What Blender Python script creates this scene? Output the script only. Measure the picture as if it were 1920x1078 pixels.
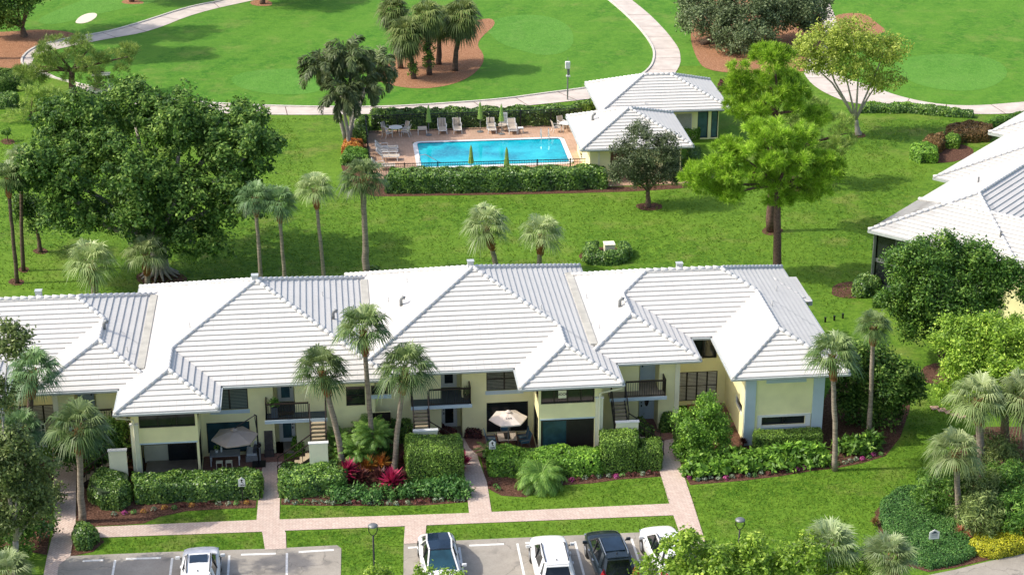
import bpy, bmesh, math, random
import numpy as np
from mathutils import Vector, Matrix
from mathutils.geometry import tessellate_polygon
for o in list(bpy.data.objects): bpy.data.objects.remove(o)
random.seed(7); rng = np.random.default_rng(7)
SC = bpy.context.scene; COL = SC.collection
R = math.radians
# ------------------------------------------------------------------ camera, sky, sun
FPX = 3500.0; HOR = -911.0                      # focal length (in 1920 px) and horizon row
TH = math.atan((539 - HOR) / FPX); PSI = math.atan(400 * math.cos(TH) / FPX)
CAMH = (1045 - HOR) * math.cos(TH) / 39.0
cam = bpy.data.cameras.new('camera'); camo = bpy.data.objects.new('camera', cam); COL.objects.link(camo)
camo.location = (0, 0, CAMH); camo.rotation_euler = (math.pi / 2 - TH, 0, -PSI)
cam.sensor_width = 36; cam.lens = FPX / 1920 * 36; cam.clip_end = 3000; cam.clip_start = 1
SC.camera = camo
SUN_EL, SUN_AZ = R(46), R(-89)                   # azimuth measured clockwise from +Y
sdir = Vector((math.cos(SUN_EL) * math.sin(SUN_AZ), math.cos(SUN_EL) * math.cos(SUN_AZ), math.sin(SUN_EL)))
w = bpy.data.worlds.new('World'); SC.world = w; w.use_nodes = True
nt = w.node_tree; nt.nodes.clear()
sky = nt.nodes.new('ShaderNodeTexSky'); sky.sky_type = 'NISHITA'; sky.sun_disc = False
sky.sun_elevation = SUN_EL; sky.sun_rotation = SUN_AZ; sky.air_density = 1.0; sky.dust_density = 3.0; sky.ozone_density = .6
bg = nt.nodes.new('ShaderNodeBackground'); bg.inputs[1].default_value = 0.15
wo = nt.nodes.new('ShaderNodeOutputWorld')
nt.links.new(sky.outputs[0], bg.inputs[0]); nt.links.new(bg.outputs[0], wo.inputs[0])
sl = bpy.data.lights.new('sun', 'SUN'); sl.energy = 2.35; sl.angle = R(0.6); sl.color = (1, .94, .83)
so = bpy.data.objects.new('sun', sl); COL.objects.link(so); so.location = (0, 60, 80)
so.rotation_euler = sdir.to_track_quat('Z', 'Y').to_euler()
SC.view_settings.view_transform = 'Standard'; SC.view_settings.look = 'None'
SC.view_settings.exposure = 0.72; SC.view_settings.gamma = 1
SC.render.engine = 'CYCLES'
# ------------------------------------------------------------------ photo pixel -> place on the ground (or at height z)
_fh = Vector((math.sin(PSI), math.cos(PSI), 0)); _r = Vector((math.cos(PSI), -math.sin(PSI), 0))
_fw = _fh * math.cos(TH) - Vector((0, 0, math.sin(TH))); _up = _fh * math.sin(TH) + Vector((0, 0, math.cos(TH)))
def ray(px, py): return _fw * FPX + _r * (px - 960) + _up * (539 - py)
def G(px, py, z=0.0):
    d = ray(px, py); t = (z - CAMH) / d.z; return Vector((d.x * t, d.y * t, z))
def atY(px, py, Y):
    d = ray(px, py); t = Y / d.y; return Vector((d.x * t, Y, CAMH + d.z * t))
def PIX(p):
    v = Vector(p) - Vector((0, 0, CAMH)); d = v.dot(_fw); return (960 + FPX * v.dot(_r) / d, 539 - FPX * v.dot(_up) / d)
def hgt(b, ptop):                                # height above point b whose picture row is ptop
    lo, hi = 0.0, 40.0
    for _ in range(40):
        m = (lo + hi) / 2
        if PIX((b[0], b[1], m))[1] > ptop: lo = m
        else: hi = m
    return m
def pxm(p):                                      # photo pixels per metre at a point
    v = Vector(p) - Vector((0, 0, CAMH)); return FPX / v.dot(_fw)
# ------------------------------------------------------------------ objects
def wpos(o):
    v = Vector((0, 0, 0))
    while o is not None: v += o.location; o = o.parent
    return v
def tag(o, label=None, cat=None, group=None, kind=None):
    if label: o['label'] = label
    if cat: o['category'] = cat
    if group: o['group'] = group
    if kind: o['kind'] = kind
    return o
def link(o, parent=None):
    COL.objects.link(o)
    if parent is not None:
        o.parent = parent; o.location = -wpos(parent)
    return o
def thing(name, label, cat, loc=(0, 0, 0), group=None):
    o = bpy.data.objects.new(name, None); COL.objects.link(o); o.location = loc; o.empty_display_size = .3
    return tag(o, label, cat, group)
def kids(o): return [c for c in bpy.data.objects if c.parent == o]
def dup(root, loc, rz=0.0, label=None, scale=1.0, group=None):
    tree = {}
    for c in bpy.data.objects:
        if c.parent: tree.setdefault(c.parent.name, []).append(c)
    def rec(src, par):
        n = src.copy(); COL.objects.link(n)
        if par is not None: n.parent = par
        for ch in tree.get(src.name, []): rec(ch, n)
        return n
    n = rec(root, None); n.location = loc; n.rotation_euler = (0, 0, rz)
    n.scale = (scale,) * 3 if not hasattr(scale, '__len__') else scale
    if label: n['label'] = label
    if group: n['group'] = group
    return n
class MB:
    def __init__(s): s.v = []; s.f = []; s.uv = None
    def poly(s, pts):
        b = len(s.v); s.v += [tuple(p) for p in pts]; s.f.append(tuple(range(b, b + len(pts)))); return s
    def box(s, x0, x1, y0, y1, z0, z1):
        b = len(s.v)
        s.v += [(x0, y0, z0), (x1, y0, z0), (x1, y1, z0), (x0, y1, z0), (x0, y0, z1), (x1, y0, z1), (x1, y1, z1), (x0, y1, z1)]
        s.f += [tuple(b + i for i in q) for q in ((0, 3, 2, 1), (4, 5, 6, 7), (0, 1, 5, 4), (1, 2, 6, 5), (2, 3, 7, 6), (3, 0, 4, 7))]
        return s
    def obox(s, c, ax, ay, az):                  # oriented box: centre and half-axis vectors
        c, ax, ay, az = map(Vector, (c, ax, ay, az)); b = len(s.v)
        for k in ((-1, -1, -1), (1, -1, -1), (1, 1, -1), (-1, 1, -1), (-1, -1, 1), (1, -1, 1), (1, 1, 1), (-1, 1, 1)):
            s.v.append(tuple(c + ax * k[0] + ay * k[1] + az * k[2]))
        s.f += [tuple(b + i for i in q) for q in ((0, 3, 2, 1), (4, 5, 6, 7), (0, 1, 5, 4), (1, 2, 6, 5), (2, 3, 7, 6), (3, 0, 4, 7))]
        return s
    def bar(s, p, q, w, h=None):                 # beam of rectangular section from p to q
        p, q = Vector(p), Vector(q); d = q - p; L = d.length; d = d / L; h = h or w
        a = d.cross(Vector((0, 0, 1)));
        if a.length < 1e-4: a = Vector((1, 0, 0))
        a.normalize(); u = a.cross(d)
        return s.obox((p + q) / 2, a * w / 2, d * L / 2, u * h / 2)
    def tube(s, pts, rads, n=8, cap=True):
        pts = [Vector(p) for p in pts]
        if not hasattr(rads, '__len__'): rads = [rads] * len(pts)
        b = len(s.v); a0 = None
        for i, p in enumerate(pts):
            d = (pts[min(i + 1, len(pts) - 1)] - pts[max(i - 1, 0)]).normalized()
            if a0 is None: a0 = d.cross(Vector((.3, .9, .1))).normalized()
            a = (a0 - d * a0.dot(d)).normalized(); a0 = a; c = d.cross(a)
            for k in range(n):
                t = 2 * math.pi * k / n; s.v.append(tuple(p + (a * math.cos(t) + c * math.sin(t)) * rads[i]))
        for i in range(len(pts) - 1):
            for k in range(n):
                k2 = (k + 1) % n; s.f.append((b + i * n + k, b + i * n + k2, b + (i + 1) * n + k2, b + (i + 1) * n + k))
        if cap:
            s.f.append(tuple(b + k for k in range(n))[::-1]); e = b + (len(pts) - 1) * n; s.f.append(tuple(e + k for k in range(n)))
        return s
    def lathe(s, c, prof, n=16):                 # prof: (r, z) pairs
        b = len(s.v); c = Vector(c)
        for r_, z in prof:
            for k in range(n):
                t = 2 * math.pi * k / n; s.v.append((c.x + r_ * math.cos(t), c.y + r_ * math.sin(t), c.z + z))
        for i in range(len(prof) - 1):
            for k in range(n):
                k2 = (k + 1) % n; s.f.append((b + i * n + k, b + i * n + k2, b + (i + 1) * n + k2, b + (i + 1) * n + k))
        s.f.append(tuple(b + k for k in range(n))[::-1]); e = b + (len(prof) - 1) * n; s.f.append(tuple(e + k for k in range(n)))
        return s
    def sheet(s, pts, z):
        co = [Vector((p[0], p[1], 0)) for p in pts]; b = len(s.v)
        s.v += [(p.x, p.y, z) for p in co]
        for t in tessellate_polygon([co]): s.f.append(tuple(b + i for i in t))
        return s
    def prism(s, pts, z0, z1):
        s.sheet(pts, z1); n = len(pts)
        for i in range(n):
            p, q = pts[i], pts[(i + 1) % n]; s.poly([(p[0], p[1], z0), (q[0], q[1], z0), (q[0], q[1], z1), (p[0], p[1], z1)])
        return s
    def build(s, name, mat, parent=None, label=None, smooth=False, bevel=0, sub=0):
        me = bpy.data.meshes.new(name); me.from_pydata(s.v, [], s.f); me.materials.append(mat)
        bm = bmesh.new(); bm.from_mesh(me); bmesh.ops.recalc_face_normals(bm, faces=bm.faces); bm.to_mesh(me); bm.free()
        if s.uv is not None and len(s.uv) == len(me.loops):
            ul = me.uv_layers.new(name='UVMap'); ul.data.foreach_set('uv', np.array(s.uv, 'f').ravel())
        if smooth: me.shade_smooth()
        o = bpy.data.objects.new(name, me); link(o, parent)
        if label: o['label'] = label
        if bevel:
            m = o.modifiers.new('bevel', 'BEVEL'); m.width = bevel; m.segments = 2; m.limit_method = 'ANGLE'
        if sub:
            m = o.modifiers.new('sub', 'SUBSURF'); m.levels = m.render_levels = sub
        return o
def chaikin(pts, it=2, closed=True):
    pts = [Vector((p[0], p[1])) for p in pts]
    for _ in range(it):
        out = []; n = len(pts)
        for i in range(n if closed else n - 1):
            p, q = pts[i], pts[(i + 1) % n]; out += [p * .75 + q * .25, p * .25 + q * .75]
        if not closed: out = [pts[0]] + out + [pts[-1]]
        pts = out
    return pts
def gp(px, z=0): return [G(x, y, z) for x, y in px]
# ------------------------------------------------------------------ materials
def nodes(name):
    m = bpy.data.materials.new(name); m.use_nodes = True; n = m.node_tree; b = n.nodes['Principled BSDF']; return m, n, b
def N(n, t, **k):
    x = n.nodes.new(t)
    for a, v in k.items(): setattr(x, a, v)
    return x
def tex_noise(n, scale, detail=4, rough=.55, coord=None):
    g = coord or N(n, 'ShaderNodeNewGeometry').outputs['Position']
    t = N(n, 'ShaderNodeTexNoise'); t.inputs['Scale'].default_value = scale; t.inputs['Detail'].default_value = detail; t.inputs['Roughness'].default_value = rough
    n.links.new(g, t.inputs['Vector']); return t.outputs['Fac']
def ramp(n, fac, stops):
    r = N(n, 'ShaderNodeValToRGB'); e = r.color_ramp.elements
    while len(e) < len(stops): e.new(.5)
    for i, (p, c) in enumerate(stops): e[i].position = p; e[i].color = (*c, 1) if len(c) == 3 else c
    n.links.new(fac, r.inputs[0]); return r.outputs[0]
def mixc(n, fac, a, b, mode='MIX'):
    m = N(n, 'ShaderNodeMix', data_type='RGBA', blend_type=mode)
    for s, v in ((m.inputs[0], fac), (m.inputs[6], a), (m.inputs[7], b)):
        if isinstance(v, (int, float)): s.default_value = v
        elif isinstance(v, tuple): s.default_value = (*v, 1)
        else: n.links.new(v, s)
    return m.outputs[2]
def bump(n, b, fac, strength, dist):
    bp = N(n, 'ShaderNodeBump'); bp.inputs['Strength'].default_value = strength; bp.inputs['Distance'].default_value = dist
    n.links.new(fac, bp.inputs['Height']); n.links.new(bp.outputs[0], b.inputs['Normal'])
def plain(name, c, rough=.6, metal=0.0, var=.12, scale=2.5, spec=.5, bmp=0, bsc=20):
    m, n, b = nodes(name); b.inputs['Roughness'].default_value = rough; b.inputs['Metallic'].default_value = metal
    b.inputs['Specular IOR Level'].default_value = spec
    f = tex_noise(n, scale, 5); c2 = tuple(x * (1 - var) for x in c); c3 = tuple(min(1, x * (1 + var * .6)) for x in c)
    n.links.new(ramp(n, f, [(.3, c2), (.7, c3)]), b.inputs['Base Color'])
    if bmp: bump(n, b, tex_noise(n, bsc, 3), bmp, .02)
    return m
def leafmat(name, cols, trans=.25, rough=.5, spec=.35):
    m, n, b = nodes(name); a = N(n, 'ShaderNodeAttribute', attribute_name='tint')
    c = ramp(n, a.outputs['Fac'], [(i / (len(cols) - 1), x) for i, x in enumerate(cols)])
    oi = N(n, 'ShaderNodeObjectInfo'); hs = N(n, 'ShaderNodeHueSaturation'); mr = N(n, 'ShaderNodeMapRange')
    n.links.new(oi.outputs['Random'], mr.inputs[0]); mr.inputs[3].default_value = .82; mr.inputs[4].default_value = 1.18
    n.links.new(mr.outputs[0], hs.inputs['Value']); n.links.new(c, hs.inputs['Color'])
    n.links.new(hs.outputs[0], b.inputs['Base Color']); b.inputs['Roughness'].default_value = rough; b.inputs['Specular IOR Level'].default_value = spec
    t = N(n, 'ShaderNodeBsdfTranslucent'); hs2 = N(n, 'ShaderNodeHueSaturation'); hs2.inputs['Value'].default_value = 1.5
    n.links.new(hs.outputs[0], hs2.inputs['Color']); n.links.new(hs2.outputs[0], t.inputs[0])
    mx = N(n, 'ShaderNodeMixShader'); mx.inputs[0].default_value = trans
    n.links.new(b.outputs[0], mx.inputs[1]); n.links.new(t.outputs[0], mx.inputs[2]); n.links.new(mx.outputs[0], n.nodes['Material Output'].inputs[0])
    return m
def grassmat(name, c_dark, c_mid, c_light, dry, dryamt, mow=0.0, fine=9.0):
    m, n, b = nodes(name); b.inputs['Roughness'].default_value = .85; b.inputs['Specular IOR Level'].default_value = .12
    f2 = tex_noise(n, fine, 3, .75); fm = tex_noise(n, fine * .33, 4, .7); f3 = tex_noise(n, .9, 5, .7); f4 = tex_noise(n, .3, 6, .7); f1 = tex_noise(n, .07, 4, .6)
    c = ramp(n, f2, [(.36, c_dark), (.5, c_mid), (.64, c_light)])
    c = mixc(n, ramp(n, fm, [(.43, (.6,) * 3), (.55, (0, 0, 0))]), c, c_dark)
    c = mixc(n, ramp(n, f3, [(.45, (0, 0, 0)), (.64, (.6,) * 3)]), c, c_light)
    c = mixc(n, ramp(n, f4, [(.52, (0, 0, 0)), (.68, (dryamt,) * 3)]), c, dry)
    c = mixc(n, ramp(n, f1, [(.42, (0, 0, 0)), (.6, (.5,) * 3)]), c, c_light)
    if mow:
        g = N(n, 'ShaderNodeNewGeometry'); mp = N(n, 'ShaderNodeMapping'); mp.inputs['Rotation'].default_value = (0, 0, .5)
        n.links.new(g.outputs['Position'], mp.inputs[0]); wv = N(n, 'ShaderNodeTexWave'); wv.inputs['Scale'].default_value = .09; wv.inputs['Distortion'].default_value = 3.5; wv.inputs['Detail'].default_value = 2
        n.links.new(mp.outputs[0], wv.inputs[0]); c = mixc(n, ramp(n, wv.outputs[1], [(.3, (0, 0, 0)), (.7, (mow,) * 3)]), c, c_light)
    n.links.new(c, b.inputs['Base Color']); bump(n, b, fm, 1.0, .12); return m
def brickmat(name, c1, c2, mortar, bw, bh, rot=0, uv=False, rough=.8, msize=.012, var=.35):
    m, n, b = nodes(name); b.inputs['Roughness'].default_value = rough
    mp = N(n, 'ShaderNodeMapping'); mp.inputs['Rotation'].default_value = (0, 0, rot)
    n.links.new(N(n, 'ShaderNodeUVMap').outputs[0] if uv else N(n, 'ShaderNodeNewGeometry').outputs['Position'], mp.inputs[0])
    t = N(n, 'ShaderNodeTexBrick'); t.offset = 0 if uv else .5; t.inputs['Scale'].default_value = 1; t.inputs['Brick Width'].default_value = bw; t.inputs['Row Height'].default_value = bh
    t.inputs['Mortar Size'].default_value = msize; t.inputs['Color1'].default_value = (*c1, 1); t.inputs['Color2'].default_value = (*c2, 1); t.inputs['Mortar'].default_value = (*mortar, 1)
    n.links.new(mp.outputs[0], t.inputs[0])
    f = tex_noise(n, .7, 5, .65); f2 = tex_noise(n, 7, 3)
    c = mixc(n, ramp(n, f, [(.35, (0, 0, 0)), (.7, (var,) * 3)]), t.outputs[0], tuple(x * .6 for x in c1)); c = mixc(n, ramp(n, f2, [(.4, (0, 0, 0)), (.7, (.3,) * 3)]), c, c2)
    n.links.new(c, b.inputs['Base Color']); bump(n, b, t.outputs[1], -.3, .01); return m
def glassmat(name, c, rough=.06):
    m, n, b = nodes(name); b.inputs['Roughness'].default_value = rough; b.inputs['Specular IOR Level'].default_value = .6
    f = tex_noise(n, 1.6, 3); n.links.new(ramp(n, f, [(.35, tuple(x * .6 for x in c)), (.65, c)]), b.inputs['Base Color']); return m
M = {}
M['lawn'] = grassmat('lawn grass', (.035, .1, .007), (.085, .18, .014), (.14, .25, .025), (.25, .235, .075), .5, 0, 5)
M['fairway'] = grassmat('fairway grass', (.038, .14, .012), (.065, .19, .016), (.11, .245, .026), (.2, .25, .06), .6, .3, 3)
M['green'] = grassmat('tee grass', (.06, .185, .02), (.085, .23, .028), (.115, .27, .04), (.17, .27, .07), .3, .2, 5)
M['walk'] = brickmat('paver walk', (.56, .42, .35), (.66, .54, .46), (.36, .27, .22), .23, .115, R(45), msize=.01)
M['patio'] = brickmat('red patio pavers', (.23, .1, .075), (.33, .17, .13), (.13, .08, .06), .22, .11, 0, msize=.012)
M['deck'] = brickmat('pool deck pavers', (.5, .31, .2), (.6, .4, .28), (.34, .22, .15), .3, .15, R(45), msize=.015, var=.55)
M['sand'] = plain('bunker sand', (.72, .62, .5), .95, 0, .1, 3)
M['concrete'] = plain('path concrete', (.56, .49, .43), .9, 0, .18, .9, bmp=.1)
M['curb'] = plain('kerb concrete', (.6, .56, .5), .9, 0, .15, 2)
def asphalt():
    m, n, b = nodes('weathered asphalt'); b.inputs['Roughness'].default_value = .9
    f = tex_noise(n, .5, 6, .65); g = tex_noise(n, 14, 3)
    c = ramp(n, f, [(.3, (.26, .235, .195)), (.55, (.36, .325, .275)), (.75, (.42, .38, .325))]); c = mixc(n, ramp(n, g, [(.4, (0, 0, 0)), (.7, (.25,) * 3)]), c, (.16, .15, .14))
    v = N(n, 'ShaderNodeTexVoronoi', feature='DISTANCE_TO_EDGE'); v.inputs['Scale'].default_value = .27
    mp = N(n, 'ShaderNodeVectorMath', operation='ADD'); nn = N(n, 'ShaderNodeTexNoise'); nn.inputs['Scale'].default_value = 1.3; nn.inputs['Detail'].default_value = 5
    gg = N(n, 'ShaderNodeNewGeometry'); n.links.new(gg.outputs['Position'], nn.inputs['Vector']); n.links.new(gg.outputs['Position'], mp.inputs[0]); n.links.new(nn.outputs['Color'], mp.inputs[1]); n.links.new(mp.outputs[0], v.inputs['Vector'])
    c = mixc(n, ramp(n, v.outputs['Distance'], [(0, (.5,) * 3), (.007, (0, 0, 0))]), c, (.07, .065, .06))
    oil = tex_noise(n, .9, 2, .4); c = mixc(n, ramp(n, oil, [(.62, (0, 0, 0)), (.72, (.45,) * 3)]), c, (.1, .095, .09))
    n.links.new(c, b.inputs['Base Color']); bump(n, b, g, .25, .01); return m
M['asphalt'] = asphalt()
M['paint'] = plain('line paint', (.78, .77, .73), .7, 0, .2, 5)
def mulch(name, a, b_, c):
    m, n, b = nodes(name); b.inputs['Roughness'].default_value = .95; b.inputs['Specular IOR Level'].default_value = .1
    f = tex_noise(n, 9, 5, .75); n.links.new(ramp(n, f, [(.35, a), (.5, b_), (.68, c)]), b.inputs['Base Color']); bump(n, b, f, .9, .08); return m
M['mulch'] = mulch('bark mulch', (.05, .025, .016), (.12, .06, .04), (.24, .14, .1))
M['straw'] = mulch('pine straw', (.2, .09, .045), (.34, .17, .09), (.5, .29, .18))
M['tile'] = brickmat('white roof tile', (.61, .59, .55), (.635, .615, .575), (.46, .45, .43), .42, .335, 0, True, .55, .012, .2)
M['cap'] = plain('white ridge tile', (.64, .63, .61), .5, 0, .06, 3)
M['flash'] = plain('valley flashing', (.48, .46, .4), .6, 0, .25, 1.2)
M['gutter'] = plain('pale gutter metal', (.5, .53, .52), .4, .1, .1, 3)
M['fascia'] = plain('brown fascia', (.11, .075, .06), .7, 0, .2, 3)
M['stucco'] = plain('yellow stucco', (.92, .86, .48), .9, 0, .1, .8, .2, .12, 30)
M['blue'] = plain('pale blue stucco', (.50, .60, .66), .9, 0, .05, 1.5, .2, .1, 30)
M['white'] = plain('white paint', (.76, .76, .73), .5, 0, .05, 3)
M['cream'] = plain('cream paint', (.82, .79, .58), .7, 0, .06, 3)
M['glass'] = glassmat('dark window glass', (.022, .028, .03))
M['tealglass'] = glassmat('teal tinted screen', (.03, .085, .105), .25)
M['blueglass'] = glassmat('blue door glass', (.06, .14, .18), .15)
M['bronze'] = plain('dark bronze frame', (.028, .024, .022), .45, .3, .2, 5)
M['blinds'] = plain('slatted blinds', (.17, .18, .15), .6, 0, .2, 5)
M['shutter'] = plain('white shutter slats', (.6, .58, .53), .6, 0, .1, 5)
M['shutterdark'] = plain('grey green shutter slats', (.16, .2, .18), .6, 0, .1, 5)
M['door'] = plain('pale blue door paint', (.58, .68, .74), .45, 0, .05, 3)
M['balcfloor'] = plain('blue grey deck floor', (.05, .075, .105), .6, 0, .2, 2)
M['greyfloor'] = plain('warm grey deck floor', (.3, .25, .2), .7, 0, .2, 2)
M['rail'] = plain('dark brown railing', (.03, .02, .017), .5, .2, .2, 5)
M['tread'] = plain('stair tread concrete', (.42, .34, .22), .85, 0, .15, 4)
M['brick'] = brickmat('cabana brick wall', (.3, .17, .13), (.36, .22, .17), (.2, .13, .1), .4, .2, 0)
M['black'] = plain('black metal', (.016, .016, .018), .45, .3, .2, 5)
M['greymetal'] = plain('grey pole metal', (.23, .24, .24), .5, .5, .15, 3)
M['chrome'] = plain('steel rail', (.6, .62, .63), .25, .9, .05, 3)
M['bark'] = plain('brown bark', (.15, .105, .075), .95, 0, .5, 7, .1, .8, 12)
M['pinebark'] = plain('reddish pine bark', (.16, .1, .08), .95, 0, .5, 8, .1, .8, 12)
M['palebark'] = plain('pale grey bark', (.36, .33, .29), .95, 0, .3, 5, .1, .5, 12)
def palmbark(name, a, b2):
    m, n, b = nodes(name); b.inputs['Roughness'].default_value = .95; b.inputs['Specular IOR Level'].default_value = .1
    g = N(n, 'ShaderNodeNewGeometry'); mp = N(n, 'ShaderNodeMapping'); mp.inputs['Scale'].default_value = (1, 1, 5); n.links.new(g.outputs['Position'], mp.inputs[0])
    f = tex_noise(n, 2.2, 4, .7, mp.outputs[0]); n.links.new(ramp(n, f, [(.32, a), (.68, b2)]), b.inputs['Base Color']); bump(n, b, f, .7, .04); return m
M['palm'] = palmbark('grey palm trunk', (.17, .14, .11), (.38, .32, .25))
M['palmdark'] = palmbark('dark palm trunk', (.06, .045, .035), (.17, .12, .09))
M['boots'] = palmbark('rusty palm leaf bases', (.16, .06, .025), (.42, .2, .09))
M['water'] = None
def water():
    m, n, b = nodes('pool water'); b.inputs['Roughness'].default_value = .04; b.inputs['Specular IOR Level'].default_value = .35
    f = tex_noise(n, .45, 3, .5); g = tex_noise(n, 5, 3, .6)
    c = ramp(n, f, [(.35, (.0, .22, .33)), (.52, (.0, .38, .49)), (.72, (.02, .52, .60))]); c = mixc(n, ramp(n, g, [(.45, (0, 0, 0)), (.7, (.35,) * 3)]), c, (.04, .58, .66))
    n.links.new(c, b.inputs['Base Color']); bump(n, b, g, .15, .03); return m
M['water'] = water()
M['poolwall'] = plain('dark pool tile band', (.03, .06, .13), .4, 0, .2, 4)
L_ = leafmat
M['lf_palm'] = L_('sabal fan leaves', [(.025, .055, .018), (.085, .15, .04), (.3, .38, .15)], .2, .4)
M['lf_palmpale'] = L_('pale silvery fan leaves', [(.06, .1, .03), (.2, .28, .09), (.5, .57, .28)], .2, .4)
M['lf_palmdk'] = L_('dark fan leaves', [(0.039, 0.088, 0.039), (0.098, 0.186, 0.069), (0.255, 0.392, 0.157)], .2, .45)
M['lf_golf'] = L_('olive shaggy fan leaves', [(.05, .07, .02), (.12, .18, .045), (.33, .38, .13)], .2)
M['blade'] = L_('grass blades', [(.045, .1, .008), (.115, .2, .016), (.23, .33, .045)], .2, .8, .1)
M['lf_queen'] = L_('feathery palm leaves', [(.05, .075, .025), (.115, .16, .055), (.27, .31, .14)], .2, .5)
M['lf_areca'] = L_('areca palm leaves', [(0.072, 0.165, 0.030), (0.162, 0.315, 0.053), (0.360, 0.540, 0.120)], .25, .45)
M['lf_ficus'] = L_('dark glossy leaves', [(.03, .08, .015), (.095, .19, .028), (.3, .43, .09)], .25, .55, .25)
M['lf_oak'] = L_('mid green leaves', [(.045, .12, .016), (.115, .25, .03), (.3, .47, .08)], .25)
M['lf_lime'] = L_('lime green leaves', [(0.103, 0.188, 0.019), (0.241, 0.390, 0.039), (0.550, 0.688, 0.110)], .3)
M['lf_olive'] = L_('olive leaves', [(.07, .11, .03), (.165, .225, .06), (.34, .42, .14)], .25)
M['lf_grey'] = L_('soft green leaves', [(.05, .075, .03), (.12, .165, .065), (.27, .33, .16)], .2)
M['lf_yellow'] = L_('yellowing leaves', [(.16, .22, .035), (.34, .42, .06), (.62, .66, .16)], .35)
M['lf_pine'] = L_('pine needles', [(.09, .18, .014), (.29, .48, .03), (.6, .78, .12)], .35)
M['lf_pineol'] = L_('olive pine needles', [(0.120, 0.196, 0.043), (0.263, 0.370, 0.077), (0.526, 0.652, 0.152)], .25)
M['lf_hedge'] = L_('hedge leaves', [(0.050, 0.120, 0.024), (0.125, 0.240, 0.040), (0.375, 0.560, 0.100)], .2, .4, .5)
M['lf_hedgelt'] = L_('fresh hedge leaves', [(0.072, 0.163, 0.020), (0.161, 0.325, 0.036), (0.393, 0.617, 0.081)], .25)
M['lf_box'] = L_('clipped ficus leaves', [(0.070, 0.127, 0.022), (0.160, 0.282, 0.040), (0.380, 0.564, 0.091)], .2)
M['lf_cover'] = L_('ground cover leaves', [(0.041, 0.117, 0.028), (0.083, 0.207, 0.041), (0.199, 0.359, 0.083)], .2)
M['lf_gold'] = L_('golden hedge leaves', [(.22, .25, .02), (.5, .5, .03), (.75, .68, .06)], .25)
M['lf_red'] = L_('red cordyline leaves', [(.12, .01, .03), (.42, .02, .09), (.7, .07, .17)], .2)
M['lf_burg'] = L_('burgundy leaves', [(.03, .012, .014), (.1, .03, .03), (.24, .08, .06)], .2)
M['lf_croton'] = L_('croton leaves', [(.25, .05, .02), (.5, .2, .04), (.6, .42, .08)], .2)
M['lf_bronze'] = L_('bronze tipped leaves', [(.08, .075, .02), (.2, .11, .04), (.3, .2, .08)], .2)
M['lf_pink'] = L_('pink petals', [(.25, .02, .12), (.4, .05, .22), (.5, .12, .3)], .2)
M['lf_peach'] = L_('peach bromeliad leaves', [(.5, .2, .12), (.7, .35, .22), (.8, .5, .38)], .2)
M['lf_small'] = L_('border plant leaves', [(.05, .09, .04), (.14, .2, .1), (.4, .45, .35)], .2)
M['lf_saw'] = L_('pale saw palmetto leaves', [(.12, .17, .05), (.24, .32, .12), (.45, .52, .3)], .2, .45)
# ================================================================== THE GROUND
def ground(name, px, z, mat, smooth=0, world=None, kind='structure'):
    pts = world if world is not None else gp(px)
    if smooth: pts = chaikin(pts, smooth)
    o = MB().sheet(pts, z).build(name, mat); o['kind'] = kind; return o
o = MB().poly([(-700, -200, 0), (700, -200, 0), (700, 1300, 0), (-700, 1300, 0)]).build('lawn', M['lawn']); o['kind'] = 'structure'
ground('fairway', [(-500, 170), (45, 120), (120, 150), (190, 175), (340, 200), (510, 208), (720, 208), (900, 198), (1010, 187), (1110, 172), (1240, 125), (1500, 122), (1545, 165), (1700, 190), (1800, 206), (2300, 190), (2900, -300), (-900, -300)], .012, M['fairway'])
ground('tee_green', [(905, 45), (960, 28), (1030, 30), (1070, 50), (1078, 80), (1060, 100), (1015, 106), (975, 95), (930, 80)], .024, M['green'], 2)
ground('tee_green', [(430, 140), (520, 128), (600, 133), (640, 150), (600, 175), (520, 180), (440, 165)], .024, M['green'], 2)
ground('tee_green', [(1660, 120), (1740, 100), (1860, 105), (1900, 140), (1840, 175), (1720, 165)], .024, M['green'], 2)
ground('tee_green', [(60, 40), (130, 10), (200, -15), (320, -20), (300, 5), (190, 25), (100, 50)], .024, M['green'], 2)
def strip(name, c, mat, z, curb=None, joints=True):
    """band between two rows of picture points (left edge, right edge)"""
    a, b = [chaikin(gp(e), 2, False) for e in c]
    o = MB().sheet(a + b[::-1], z).build(name, mat); o['kind'] = 'structure'
    if joints:
        mb = MB(); m = min(len(a), len(b)); acc = 0
        for i in range(1, m):
            acc += (a[i] - a[i - 1]).length
            if acc > 3.2:
                acc = 0; p, q = a[i], min(b, key=lambda v: (v - a[i]).length); d = (q - p).normalized(); nn = Vector((-d.y, d.x)) * .03; mb.sheet([p - nn, q - nn, q + nn, p + nn], z + .004)
        j = mb.build('path_joints', M['mulch']); j['kind'] = 'structure'
    if curb:
        for e in (a,) if curb == 1 else (a, b):
            mb = MB()
            for i in range(len(e) - 1):
                d = (e[i + 1] - e[i]); nrm = Vector((-d.y, d.x)).normalized() * .09
                mb.prism([e[i] - nrm, e[i + 1] - nrm, e[i + 1] + nrm, e[i] + nrm], 0, z + .10)
            k = mb.build('kerb', M['curb']); k['kind'] = 'structure'
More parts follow.
